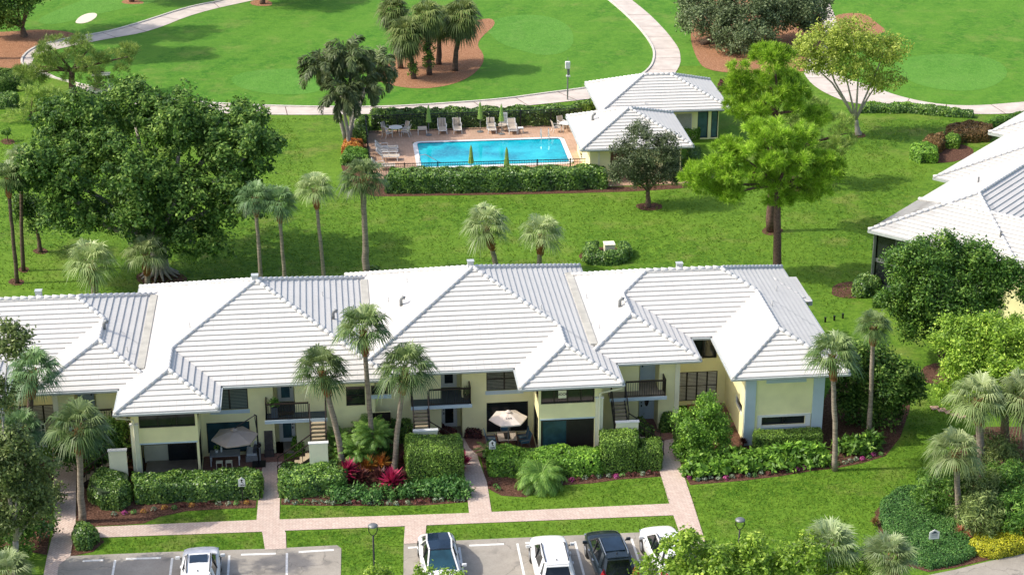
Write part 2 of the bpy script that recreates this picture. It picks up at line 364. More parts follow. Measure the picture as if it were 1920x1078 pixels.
strip('cart_path', ([(520, -22), (430, 0), (350, 15), (267, 43), (200, 62), (133, 72), (67, 87), (38, 110), (45, 130), (110, 150), (187, 168), (340, 192), (510, 201), (700, 203), (800, 198), (940, 188), (1010, 178), (1105, 166), (1190, 150), (1222, 128), (1228, 100), (1219, 80), (1200, 55), (1170, 25), (1140, 0), (1110, -25)],
                    [(575, -22), (483, 0), (367, 25), (283, 60), (207, 73), (150, 84), (75, 100), (58, 115), (70, 128), (120, 152), (190, 186), (340, 210), (510, 217), (720, 215), (900, 207), (1000, 198), (1130, 184), (1240, 165), (1276, 128), (1276, 98), (1265, 80), (1245, 55), (1215, 25), (1183, 0), (1155, -25)]), M['concrete'], .035, 1)
strip('cart_path', ([(1515, -25), (1535, 15), (1545, 60), (1560, 120), (1580, 147), (1637, 163), (1680, 180), (1747, 195), (1820, 200), (1920, 192), (2050, 180)],
                    [(1535, -25), (1560, 15), (1575, 60), (1500, 125), (1520, 160), (1570, 187), (1613, 197), (1747, 207), (1827, 216), (1920, 213), (2050, 200)]), M['concrete'], .036, None)
ground('sand_bunker', [(141, 42), (148, 33), (163, 26), (180, 25), (183, 31), (172, 40), (158, 45), (143, 45)], .03, M['sand'], 2)
ground('pine_straw_bed', [(-120, 60), (0, 62), (80, 55), (140, 62), (143, 72), (70, 85), (40, 112), (40, 132), (-120, 135)], .028, M['straw'], 2)
ground('pine_straw_bed', [(905, 36), (925, 36), (929, 48), (907, 66), (893, 85), (908, 103), (905, 124), (880, 147), (840, 162), (790, 168), (740, 163), (700, 150), (690, 142), (735, 120), (745, 80), (800, 60), (870, 45)], .028, M['straw'], 2)
ground('pine_straw_bed', [(1190, -20), (1270, -20), (1300, 40), (1293, 70), (1305, 110), (1323, 133), (1400, 140), (1560, 132), (1580, 90), (1500, -20)], .027, M['straw'], 2)
ground('pine_straw_bed', [(1560, 28), (1620, 24), (1645, 45), (1665, 60), (1640, 68), (1575, 70), (1550, 60)], .029, M['straw'], 2)
ground('pine_straw_bed', [(225, 4), (245, -2), (270, 4), (268, 9), (235, 9)], .029, M['straw'], 1)
ground('pine_straw_bed', [(466, 5), (490, -2), (512, 5), (508, 13), (475, 12)], .029, M['straw'], 1)
LP = lambda e: e
# parking lots, road
ground('parking_lot', [(112, 1043), (300, 1035), (495, 1029), (632, 1022), (640, 1028), (639, 1078), (637, 1250), (20, 1250)], .02, M['asphalt'])
ground('parking_lot', [(757, 1018), (795, 1016), (950, 1009), (1113, 1002), (1262, 995), (1280, 1020), (1330, 1250), (755, 1250)], .02, M['asphalt'])
ground('road', [(1735, 1079), (1790, 1068), (1850, 1053), (1920, 1038), (2150, 990), (2300, 1250), (1500, 1250)], .02, M['asphalt'])
def line(px, wd, name='parking_line'):
    a, b = [G(*p) for p in px]; d = (b - a).normalized(); n = Vector((-d.y, d.x, 0)) * wd / 2
    o = MB().sheet([a - n, b - n, b + n, a + n], .026).build(name, M['paint']); o['kind'] = 'structure'
for x, yb in ((216, 1050), (323, 1046), (430, 1041), (538, 1037), (861, 1026), (970, 1019), (1078, 1015), (1184, 1010)):
    a = G(x, yb); o = MB().sheet([(a.x - .055, a.y - 5.2), (a.x + .055, a.y - 5.2), (a.x + .055, a.y), (a.x - .055, a.y)], .026).build('parking_line', M['paint']); o['kind'] = 'structure'
for a, b in (((155, 1052), (194, 1050)), ((236, 1048), (302, 1046)), ((452, 1040), (517, 1038)), ((560, 1035), (626, 1031)), ((880, 1023), (945, 1020)), ((765, 1027), (782, 1026)), ((985, 1018), (1050, 1014)), ((1200, 1007), (1250, 1005))):
    line((a, b), .16)
def walkway(px, name='walkway', z=.03, mat='walk', sm=0): return ground(name, px, z, M[mat], sm)
walkway([(160, 989), (480, 975), (527, 974), (880, 962), (1262, 944), (1268, 966), (800, 985), (537, 995), (492, 997), (160, 1009)])
walkway([(98, 840), (146, 840), (143, 878), (142, 981), (132, 1043), (110, 1060), (100, 1140), (70, 1140), (88, 1045), (103, 985), (100, 868)], z=.034)
walkway([(492, 862), (530, 862), (526, 900), (524, 973), (536, 1000), (537, 1029), (497, 1031), (492, 1000), (481, 975), (485, 930)], z=.035)
walkway([(858, 822), (890, 822), (897, 862), (913, 905), (922, 962), (800, 975), (797, 1018), (757, 1020), (760, 975), (880, 966), (873, 905), (865, 860)], z=.036)
walkway([(1228, 815), (1262, 815), (1280, 885), (1300, 945), (1321, 1012), (1326, 1028), (1292, 1032), (1277, 1008), (1262, 965), (1255, 945), (1237, 885)], z=.037)
ground('patio', [(393, 806), (530, 806), (533, 866), (495, 868), (490, 885), (378, 890)], .04, M['patio'])
ground('patio', [(866, 815), (1010, 812), (1012, 850), (960, 856), (900, 858), (880, 840)], .041, M['patio'])
ground('patio', [(1205, 790), (1245, 790), (1262, 812), (1268, 822), (1230, 830)], .042, M['patio'])
ground('patio', [(1285, 750), (1390, 745), (1392, 800), (1300, 800)], .042, M['patio'])
bed = [(143, 884), (143, 980), (152, 1000), (182, 1006), (180, 986), (230, 984), (270, 981), (298, 969), (350, 958), (420, 954), (479, 952), (490, 880), (480, 850), (250, 840)]
ground('flower_bed', bed, .012, M['mulch'])
ground('flower_bed', [(135, 1000), (150, 985), (182, 1000), (196, 1015), (175, 1034), (132, 1043)], .013, M['mulch'])
ground('flower_bed', [(-80, 1040), (0, 1030), (60, 1035), (88, 1040), (100, 960), (100, 860), (-80, 860)], .013, M['mulch'])
ground('flower_bed', [(527, 946), (600, 948), (700, 948), (800, 947), (877, 941), (874, 900), (860, 830), (640, 830), (530, 865)], .013, M['mulch'])
ground('flower_bed', [(913, 915), (940, 929), (985, 932), (1015, 920), (1060, 909), (1110, 906), (1160, 899), (1241, 893), (1236, 850), (1225, 820), (1130, 815), (900, 850)], .013, M['mulch'])
ground('flower_bed', [(1264, 830), (1281, 886), (1294, 909), (1330, 906), (1393, 901), (1460, 893), (1527, 882), (1567, 878), (1617, 868), (1660, 855), (1688, 820), (1705, 770), (1715, 700), (1600, 640), (1540, 760), (1400, 790), (1290, 800)], .013, M['mulch'])
ground('flower_bed', [(1640, 960), (1665, 930), (1720, 918), (1760, 860), (1850, 800), (1990, 800), (2000, 1025), (1920, 1036), (1850, 1050), (1790, 1064), (1740, 1072), (1700, 1060), (1650, 1010)], .013, M['mulch'])
ground('flower_bed', [(1725, 690), (1760, 678), (1790, 690), (1800, 710), (1760, 722), (1728, 715)], .013, M['mulch'], 1)
for cx, cy, rx, ry in ((30, 529, 16, 7), (44, 506, 12, 6), (76, 471, 14, 6), (300, 522, 52, 16), (1217, 388, 26, 8), (1447, 434, 22, 9), (1500, 352, 34, 12), (1610, 254, 14, 5), (700, 515, 22, 9), (15, 266, 14, 6), (1135, 480, 52, 17), (1765, 287, 62, 20), (1600, 545, 45, 16), (1655, 562, 20, 8)):
    ground('mulch_ring', [(cx + rx * math.cos(t * .5236) * random.uniform(.85, 1.1), cy + ry * math.sin(t * .5236) * random.uniform(.85, 1.1)) for t in range(12)], .014, M['mulch'], 1)
ground('planting_strip', [(640, 270), (690, 245), (692, 322), (735, 358), (1140, 352), (1300, 345), (1310, 352), (1140, 362), (730, 369), (690, 368), (640, 330)], .012, M['mulch'], 1)
for x, y in ((1753, 765), (1766, 769), (1779, 773), (1791, 777), (1803, 781)):
    g = G(x, y); tag(MB().box(g.x - .24, g.x + .24, g.y - .22, g.y + .22, 0, .05).build('stepping_stone', M['deck'], bevel=.01), 'square lilac grey stepping stone in the shaded grass behind the palms', 'stepping stone', group='stepping stones in the shaded lawn')
for x, y in ((98, 211), (101, 215), (103, 219)):
    g = G(x, y); tag(MB().box(g.x - .3, g.x + .3, g.y - .2, g.y + .2, 0, .05).build('stepping_stone', M['curb'], bevel=.01), 'pale stepping stone in the grass near the cart path', 'stepping stone', group='pale stepping stones by the cart path')
# pool and its deck
DX0, DX1, DY0, DY1 = G(690, 300).x, 21.2, 133.2, 145.3
PX0, PX1, PY0, PY1 = 7.35, 18.8, 135.7, 141.7
cw = .35
mb = MB()
for r4 in ((DX0, PX0 - cw, DY0, DY1), (PX1 + cw, DX1 + 6, DY0 - 3.2, DY1), (PX0 - cw, PX1 + cw, DY0, PY0 - cw), (PX0 - cw, PX1 + cw, PY1 + cw, DY1)): mb.box(r4[0], r4[1], r4[2], r4[3], -.6, .05)
o = mb.build('pool_deck', M['deck']); o['kind'] = 'structure'
def rr(x0, x1, y0, y1, r, n=5):
    out = []
    for cx, cy, a0 in ((x1 - r, y1 - r, 0), (x0 + r, y1 - r, 90), (x0 + r, y0 + r, 180), (x1 - r, y0 + r, 270)):
        for k in range(n + 1): t = R(a0 + 90 * k / n); out.append((cx + r * math.cos(t), cy + r * math.sin(t)))
    return out
pool = thing('swimming_pool', 'turquoise rectangular swimming pool with white rounded coping', 'swimming pool', (13, 138.7, 0))
ou, inn = rr(PX0 - cw, PX1 + cw, PY0 - cw, PY1 + cw, .7), rr(PX0, PX1, PY0, PY1, .35)
mb = MB(); n = len(ou)
for i in range(n):
    j = (i + 1) % n
    mb.poly([(*ou[i], .09), (*ou[j], .09), (*inn[j], .09), (*inn[i], .09)]); mb.poly([(*ou[i], -.05), (*ou[j], -.05), (*ou[j], .09), (*ou[i], .09)])
mb.build('coping', M['white'], pool)
mb = MB()
for i in range(n):
    j = (i + 1) % n; mb.poly([(*inn[i], -.3), (*inn[j], -.3), (*inn[j], .088), (*inn[i], .088)])
mb.build('tile_band', M['poolwall'], pool)
# the lawn sheet lies at 0: the water stands just above it
mb = MB().sheet([(x * 1.0, y) for x, y in inn], .03); mb.build('water', M['water'], pool)
for dx in (0, .62):
    mb = MB(); x = G(1016, 266).x + dx; mb.tube([(x, PY1 - .25, -.1), (x, PY1 - .2, .55), (x, PY1 - .05, .85), (x, PY1 + .25, .85), (x, PY1 + .42, .5), (x, PY1 + .42, .05)], .03, 8); mb.build('ladder_rail', M['chrome'], pool)
mb = MB().tube([(PX0 - .1, PY0 + .9, .05), (PX0 - .05, PY0 + .9, .75), (PX0 + .35, PY0 + .9, .8), (PX0 + 1.5, PY0 + .9, .1)], .03, 8); mb.build('hand_rail', M['chrome'], pool)

# ================================================================== ROOFS
MS = .43; CRS = .335; STEP = .062
def clip(poly, nrm, d0, keep_ge):
    out = []; n = len(poly)
    for i in range(n):
        p, q = poly[i], poly[(i + 1) % n]; a, b = p.dot(nrm) - d0, q.dot(nrm) - d0
        if not keep_ge: a, b = -a, -b
        if a >= -1e-7: out.append(p)
        if (a > 1e-7 and b < -1e-7) or (a < -1e-7 and b > 1e-7): out.append(p.lerp(q, a / (a - b)))
    return out
def roof_face(mb, poly, org, inw, E, m=MS):
    """tile courses, each overlapping the one below, on one convex roof plane; org a point on the eave, inw the uphill direction"""
    poly = [Vector(p) for p in poly]; org = Vector(org); inw = Vector(inw).normalized(); al = Vector((inw.y, -inw.x)); base = org.dot(inw)
    D = max(p.dot(inw) - base for p in poly); k = 0
    if mb.uv is None: mb.uv = []
    while k * CRS < D - 1e-4:
        a, b = k * CRS, min((k + 1) * CRS, D)
        q = clip(clip(poly, inw, base + a, True), inw, base + b, False)
        if len(q) >= 3:
            pts = []
            for p in q:
                d = p.dot(inw) - base; pts.append((p.x, p.y, E + m * d + STEP * (1 - (d - a) / CRS)))
            mb.poly(pts); mb.uv += [(p.dot(al), p.dot(inw) - base) for p in q]
            lo = [p for p in q if abs(p.dot(inw) - base - a) < 1e-4]
            if len(lo) >= 2:
                lo.sort(key=lambda p: p.dot(al)); p, r_ = lo[0], lo[-1]; z = E + m * a
                mb.poly([(p.x, p.y, z), (r_.x, r_.y, z), (r_.x, r_.y, z + STEP), (p.x, p.y, z + STEP)]); mb.uv += [(0, .1)] * 4
        k += 1
def caps(mb, p, q, r=.115, L=.42):
    p, q = Vector(p), Vector(q); d = q - p; n = max(1, int(round(d.length / L)))
    for i in range(n):
        a, b = p + d * (i / n), p + d * ((i + 1.12) / n if i < n - 1 else 1)
        mb.tube([a + Vector((0, 0, .055)), b + Vector((0, 0, .015))], [r * 1.12, r * .82], 8)
def hip_block(x0, x1, y0, y1):
    """returns faces (poly, origin, inward) and hip/ridge lines in plan with distance-from-eave heights"""
    w_, d_ = x1 - x0, y1 - y0; h = min(w_, d_) / 2
    if w_ >= d_: a, b = Vector((x0 + h, y0 + h)), Vector((x1 - h, y0 + h))
    else: a, b = Vector((x0 + h, y0 + h)), Vector((x0 + h, y1 - h))
    c00, c10, c11, c01 = Vector((x0, y0)), Vector((x1, y0)), Vector((x1, y1)), Vector((x0, y1))
    if w_ >= d_:
        F = [([c00, c10, b, a], c00, (0, 1)), ([c10, c11, b], c10, (-1, 0)), ([c11, c01, a, b], c11, (0, -1)), ([c01, c00, a], c01, (1, 0))]
        Ls = [(c00, 0, a, h), (c10, 0, b, h), (c11, 0, b, h), (c01, 0, a, h), (a, h, b, h)]
    else:
        F = [([c00, c10, a], c00, (0, 1)), ([c10, c11, b, a], c10, (-1, 0)), ([c11, c01, b], c11, (0, -1)), ([c01, c00, a, b], c01, (1, 0))]
        Ls = [(c00, 0, a, h), (c10, 0, a, h), (c11, 0, b, h), (c01, 0, b, h), (a, h, b, h)]
    return F, Ls, h
def blockz(blk, E, x, y):
    x0, x1, y0, y1 = blk; d = min(x - x0, x1 - x, y - y0, y1 - y); return E + MS * d + .03 if d >= 0 else -1
def roof_ray(blocks, E, px, py):
    """where the line of sight of a picture point meets the roofs"""
    d = ray(px, py).normalized(); t = (E + 4 - CAMH) / d.z
    while t < 400:
        p = Vector((0, 0, CAMH)) + d * t
        if max(blockz(b, E, p.x, p.y) for b in blocks) >= p.z: return p
        t += .04
    return p
E0 = 4.4
def V3(p, z): return (p.x, p.y, z)
def make_roof(par, main, wings, E, cut=None):
    """main: hip block; wings: (x0,x1,yfront, side) side 'L'/'R' shares that eave with the main block, None = free"""
    mb = MB(); cp = MB(); F, Ls, h = hip_block(*main); x0, x1, y0, y1 = main
    shared = {w_[3]: w_ for w_ in wings if w_[3]}
    for f in F: roof_face(mb, *f, E)
    for i, (a, ha, b, hb) in enumerate(Ls):
        if (a - b).length < .05: continue
        s = 'L' if i == 0 else ('R' if i == 1 else None)
        if s in shared:                         # hip starts where the wing ridge meets it
            ww = shared[s]; hw = (ww[1] - ww[0]) / 2; t = hw / h; a2 = a.lerp(b, t); caps(cp, V3(a2, E + MS * hw), V3(b, E + MS * hb))
        else: caps(cp, V3(a, E + MS * ha + .02), V3(b, E + MS * hb + .02))
    for wx0, wx1, wy0, side in wings:
        hw = (wx1 - wx0) / 2; xm = (wx0 + wx1) / 2; a = Vector((wx0, wy0)); b = Vector((wx1, wy0)); t = Vector((xm, wy0 + hw)); e = Vector((xm, y0 + hw))
        roof_face(mb, [a, b, t], a, (0, 1), E)
        roof_face(mb, [b, Vector((wx1, y0)), e, t], b, (-1, 0), E)
        roof_face(mb, [Vector((wx0, y0)), a, t, e], a, (1, 0), E)
        for p, hp in ((a, 0), (b, 0)): caps(cp, V3(p, E + .02), V3(t, E + MS * hw + .02))
        caps(cp, V3(t, E + MS * hw + .02), V3(e, E + MS * hw + .02))
    rf = mb.build('roof', M['tile'], par); cp.build('ridge_cap', M['cap'], rf, smooth=True)
    # fascia + gutter round the outline (plan polygon), soffit
    ws = sorted(wings, key=lambda q: q[0]); out = []
    cur = x0; outl = [(x0, y1)]
    if ws and ws[0][3] == 'L': pass
    else: outl.append((x0, y0))
    for q in ws:
        if not (q[3] == 'L'): outl.append((q[0], y0))
        outl += [(q[0], q[2]), (q[1], q[2])]
        if not (q[3] == 'R'): outl.append((q[1], y0))
    if not (ws and ws[-1][3] == 'R'): outl.append((x1, y0))
    outl.append((x1, y1)); outl = [p for i, p in enumerate(outl) if i == 0 or (Vector(p) - Vector(outl[i - 1])).length > .01]
    fa = MB(); gu = MB(); cx, cy = (x0 + x1) / 2, (y0 + y1) / 2; n = len(outl)
    for i in range(n):
        p, q = Vector(outl[i]), Vector(outl[(i + 1) % n]); d = (q - p).normalized(); o_ = Vector((d.y, -d.x))
        fa.obox(((p.x + q.x) / 2 - o_.x * .035, (p.y + q.y) / 2 - o_.y * .035, E - .09), (d.x * ((q - p).length / 2 - .01), d.y * ((q - p).length / 2 - .01), 0), (o_.x * .02, o_.y * .02, 0), (0, 0, .085))
        gu.obox(((p.x + q.x) / 2 + o_.x * .045, (p.y + q.y) / 2 + o_.y * .045, E - .055), (d.x * ((q - p).length / 2 + .05), d.y * ((q - p).length / 2 + .05), 0), (o_.x * .055, o_.y * .055, 0), (0, 0, .05))
    fa.build('fascia', M['fascia'], rf); gu.build('gutter', M['gutter'], rf)
    ins = .06; so_ = MB().box(x0 + ins, x1 - ins, y0 + ins, y1 - ins, E - .16, E - .13)
    for q in ws: so_.box(q[0] + ins, q[1] - ins, q[2] + ins, y0 + ins - .001, E - .16, E - .13)
    so_.build('soffit', M['cream'], rf)
    return rf, [main] + [(q[0], q[1], q[2], y0 + (q[1] - q[0])) for q in wings]
def vent_pipe(par, blocks, px, py, E=E0, big=False):
    p = roof_ray(blocks, E, px, py); mb = MB()
    if big: mb.tube([p - Vector((0, 0, .1)), p + Vector((0, 0, .35)), p + Vector((.1, 0, .5)), p + Vector((.22, -.05, .46))], [.09, .09, .1, .11], 10)
    else: mb.tube([p - Vector((0, 0, .1)), p + Vector((0, 0, .32))], .035, 8)
    mb.build('vent_pipe', M['greymetal'] if big else M['cap'], par, smooth=big)
def vent_box(par, blocks, px, py, E=E0):
    p = roof_ray(blocks, E, px, py + 6); p.y += .25
    MB().box(p.x - .17, p.x + .17, p.y - .15, p.y + .15, p.z - .3, p.z + .34).box(p.x - .2, p.x + .2, p.y - .18, p.y + .18, p.z + .34, p.z + .38).build('vent_box', M['gutter'], par)
# ------------------------------------------------------------------ walls and openings
def mapf(axis, pos, s=1):
    """axis 'y': wall facing -Y at y=pos (a = x, depth goes +Y); 'x': wall at x=pos facing -X*s (a = y, depth goes +X*s)"""
    return (lambda a, z, d: (a, pos + d, z)) if axis == 'y' else (lambda a, z, d: (pos + s * d, a, z))
def wall(mb, f, a0, a1, z0, z1, holes=(), depth=.12):
    xs = sorted({a0, a1, *[h[0] for h in holes], *[h[1] for h in holes]}); zs = sorted({z0, z1, *[h[2] for h in holes], *[h[3] for h in holes]})
    for i in range(len(xs) - 1):
        for j in range(len(zs) - 1):
            xm, zm = (xs[i] + xs[i + 1]) / 2, (zs[j] + zs[j + 1]) / 2
            if xm < a0 or xm > a1 or any(h[0] < xm < h[1] and h[2] < zm < h[3] for h in holes): continue
            mb.poly([f(xs[i], zs[j], 0), f(xs[i + 1], zs[j], 0), f(xs[i + 1], zs[j + 1], 0), f(xs[i], zs[j + 1], 0)])
    for x0, x1, c0, c1 in [h[:4] for h in holes]:
        for p, q in (((x0, c0), (x1, c0)), ((x1, c0), (x1, c1)), ((x1, c1), (x0, c1)), ((x0, c1), (x0, c0))):
            mb.poly([f(p[0], p[1], 0), f(q[0], q[1], 0), f(q[0], q[1], depth), f(p[0], p[1], depth)])
def fbox(mb, f, a0, a1, z0, z1, d0, d1):
    P = [f(a, z, d) for d in (d0, d1) for a, z in ((a0, z0), (a1, z0), (a1, z1), (a0, z1))]; b = len(mb.v); mb.v += P
    mb.f += [tuple(b + i for i in q) for q in ((0, 1, 2, 3), (7, 6, 5, 4), (0, 4, 5, 1), (1, 5, 6, 2), (2, 6, 7, 3), (3, 7, 4, 0))]
def window(par, f, h, nx=2, nz=1, frame='bronze', glass='glass', dep=.1, fw=.045, slats=None, name='window', sill=None, label=None):
    a0, a1, z0, z1 = h; mb = MB(); d0, d1 = dep - .05, dep
    for k in range(nx + 1):
        x = a0 + (a1 - a0) * k / nx; w_ = fw; xa = min(max(x - w_ / 2, a0 + .002), a1 - w_ - .002); fbox(mb, f, xa, xa + w_, z0 + .002, z1 - .002, d0, d1)
    for k in range(nz + 1):
        z = z0 + (z1 - z0) * k / nz; za = min(max(z - fw / 2, z0 + .003), z1 - fw - .003); fbox(mb, f, a0 + .003, a1 - .003, za, za + fw, d0 + .003, d1 - .002)
    w_ = mb.build(name, M[frame], par, label)
    mb = MB(); fbox(mb, f, a0 + .01, a1 - .01, z0 + .01, z1 - .01, d1 + .004, d1 + .02); mb.build('pane', M[glass], w_)
    if slats:
        mb = MB(); n = int((z1 - z0) / .085)
        for k in range(n):
            z = z0 + .04 + k * .085
            for j in range(nx):
                xa, xb = a0 + (a1 - a0) * j / nx + fw, a0 + (a1 - a0) * (j + 1) / nx - fw; fbox(mb, f, xa, xb, z, z + .055, d1 - .03, d1 - .018)
        mb.build('slats', M[slats], w_)
    if sill:
        mb = MB(); fbox(mb, f, a0 - .06, a1 + .06, z0 - .22, z0 - .004, -.03, .02); mb.build('sill', M[sill], w_)
    return w_
def door(par, f, a0, a1, z0, z1, dep, glass='blueglass', oval=False, hs=1, label=None, col='white'):
    mb = MB(); fr = .07
    fbox(mb, f, a0, a0 + fr, z0, z1, dep - .04, dep + .02); fbox(mb, f, a1 - fr, a1, z0, z1, dep - .04, dep + .02); fbox(mb, f, a0, a1, z1, z1 + fr, dep - .04, dep + .02)
    fbox(mb, f, a0 + fr, a1 - fr, z0 + .01, z1 - .003, dep - .01, dep + .03)
    d = mb.build('door', M[col], par, label); mb = MB(); c = (a0 + a1) / 2
    if oval:
        pts = [f(c + .13 * math.cos(t * .3927), z0 + (z1 - z0) * .66 + .4 * math.sin(t * .3927), dep - .02) for t in range(16)]; mb.poly(pts)
        pr = MB()
        for zz in (z0 + .15,): fbox(pr, f, c - .22, c + .22, zz, zz + .5, dep - .022, dep - .012)
        pr.build('panel', M[col], d)
    elif glass:
        fbox(mb, f, a0 + fr + .13, a1 - fr - .13, z0 + .24, z1 - .12, dep - .022, dep - .013)
    else:
        for zz, zh in ((z0 + .15, .55), (z0 + .85, .8)): fbox(mb, f, c - .22, c + .22, zz, zz + zh, dep - .025, dep - .012)
    mb.build('door_glass' if (glass or oval) else 'panel', M['glass' if oval else (glass or col)], d)
    mb = MB(); hx = a1 - fr - .06 if hs > 0 else a0 + fr + .06
    fbox(mb, f, hx - .03, hx + .03, z0 + .8, z0 + .9, dep - .08, dep - .02); fbox(mb, f, hx - .025, hx + .025, z0 + 1.02, z0 + 1.08, dep - .06, dep - .02); mb.build('handle', M['black'], d)
def railing(par, pts, h=.92, step=.12, post=.05, mat='rail', z=2.4, name='railing', solid=None):
    r = MB(); bal = MB()
    for i in range(len(pts) - 1):
        p, q = Vector((*pts[i], z)), Vector((*pts[i + 1], z)); U = Vector((0, 0, h)); L = (q - p).length
        r.bar(p + U, q + U, .07, .08); r.bar(p + Vector((0, 0, .08)), q + Vector((0, 0, .08)), .03)
        n = int(L / step)
        for k in range(1, n): c = p.lerp(q, k / n); bal.bar(c + Vector((0, 0, .08)), c + U, .02)
        for c in (p, q): r.bar(c - Vector((0, 0, .15)), c + U + Vector((0, 0, .06)), post)
    o_ = r.build(name, M[mat], par)
    if bal.v: bal.build('balusters', M[mat], o_)
    return o_
def stairs(par, x0, x1, ytop, z0, z1, yland, deckmat='tread', side=1, landz=1.2, capY=None):
    """upper flight comes towards the camera from the balcony to a walled landing; lower flight turns sideways"""
    s = MB(); n = 7; st = None
    for x in (x0 + .03, x1 - .03):
        s.bar((x, ytop, z1 - .15), (x, yland, landz - .02), .05, .22)
    st = s.build('staircase', M['rail'], par)
    for k in range(n):
        t = (k + .5) / n; y = ytop + (yland - ytop) * t; z = z1 + (landz - z1) * (k + 1) / (n + 1)
        MB().box(x0 + .06, x1 - .06, y - .16, y + .16, z - .05, z).build('tread', M['tread'], st, bevel=.01)
    r = MB()
    for x in (x0, x1):
        r.bar((x, ytop, z1 + .9), (x, yland, landz + .9), .05); r.bar((x, ytop, z1 - .1), (x, ytop, z1 + .92), .05); r.bar((x, yland, landz), (x, yland, landz + .92), .05)
        for k in range(1, 4): t = k / 4; r.bar((x, ytop + (yland - ytop) * t, z1 + (landz - z1) * t), (x, ytop + (yland - ytop) * t, z1 + (landz - z1) * t + .9), .025)
    r.build('handrail', M['rail'], st)
    MB().box(x0, x1, yland - .95, yland, landz - .12, landz).build('landing', M['tread'], st)
    # lower flight
    xa = x1 if side > 0 else x0; L = 1.75
    low = MB(); rr_ = MB()
    for k in range(6):
        t = (k + .5) / 6; x = xa + side * L * t; z = landz * (1 - (k + 1) / 7); MB().box(x - .16, x + .16, yland - .9, yland - .05, z - .05, z).build('tread', M['tread'], st, bevel=.01)
    for y in (yland - .95, yland - .02):
        low.bar((xa, y, landz - .1), (xa + side * L, y, .05), .05, .22); rr_.bar((xa, y, landz + .85), (xa + side * L, y, .9), .05)
        for k in range(5): t = k / 4; rr_.bar((xa + side * L * t, y, landz * (1 - t)), (xa + side * L * t, y, landz * (1 - t) + .9), .035)
    low.build('stringer', M['rail'], st); rr_.build('handrail', M['rail'], st)
    wl = MB().box(x0 - .08, x1 + .28 * (side > 0) + .05, yland - 1.12, yland - .98, 0, landz + .86); wl = wl.build('landing_wall', M['cream'], par)
    MB().box(x0 - .12, x1 + .28 * (side > 0) + .09, yland - 1.17, yland - .93, landz + .862, landz + .92).build('wall_cap', M['white'], wl)
def downspout(par, pts):
    MB().tube(pts, .05, 8).build('downspout', M['cream'], par)
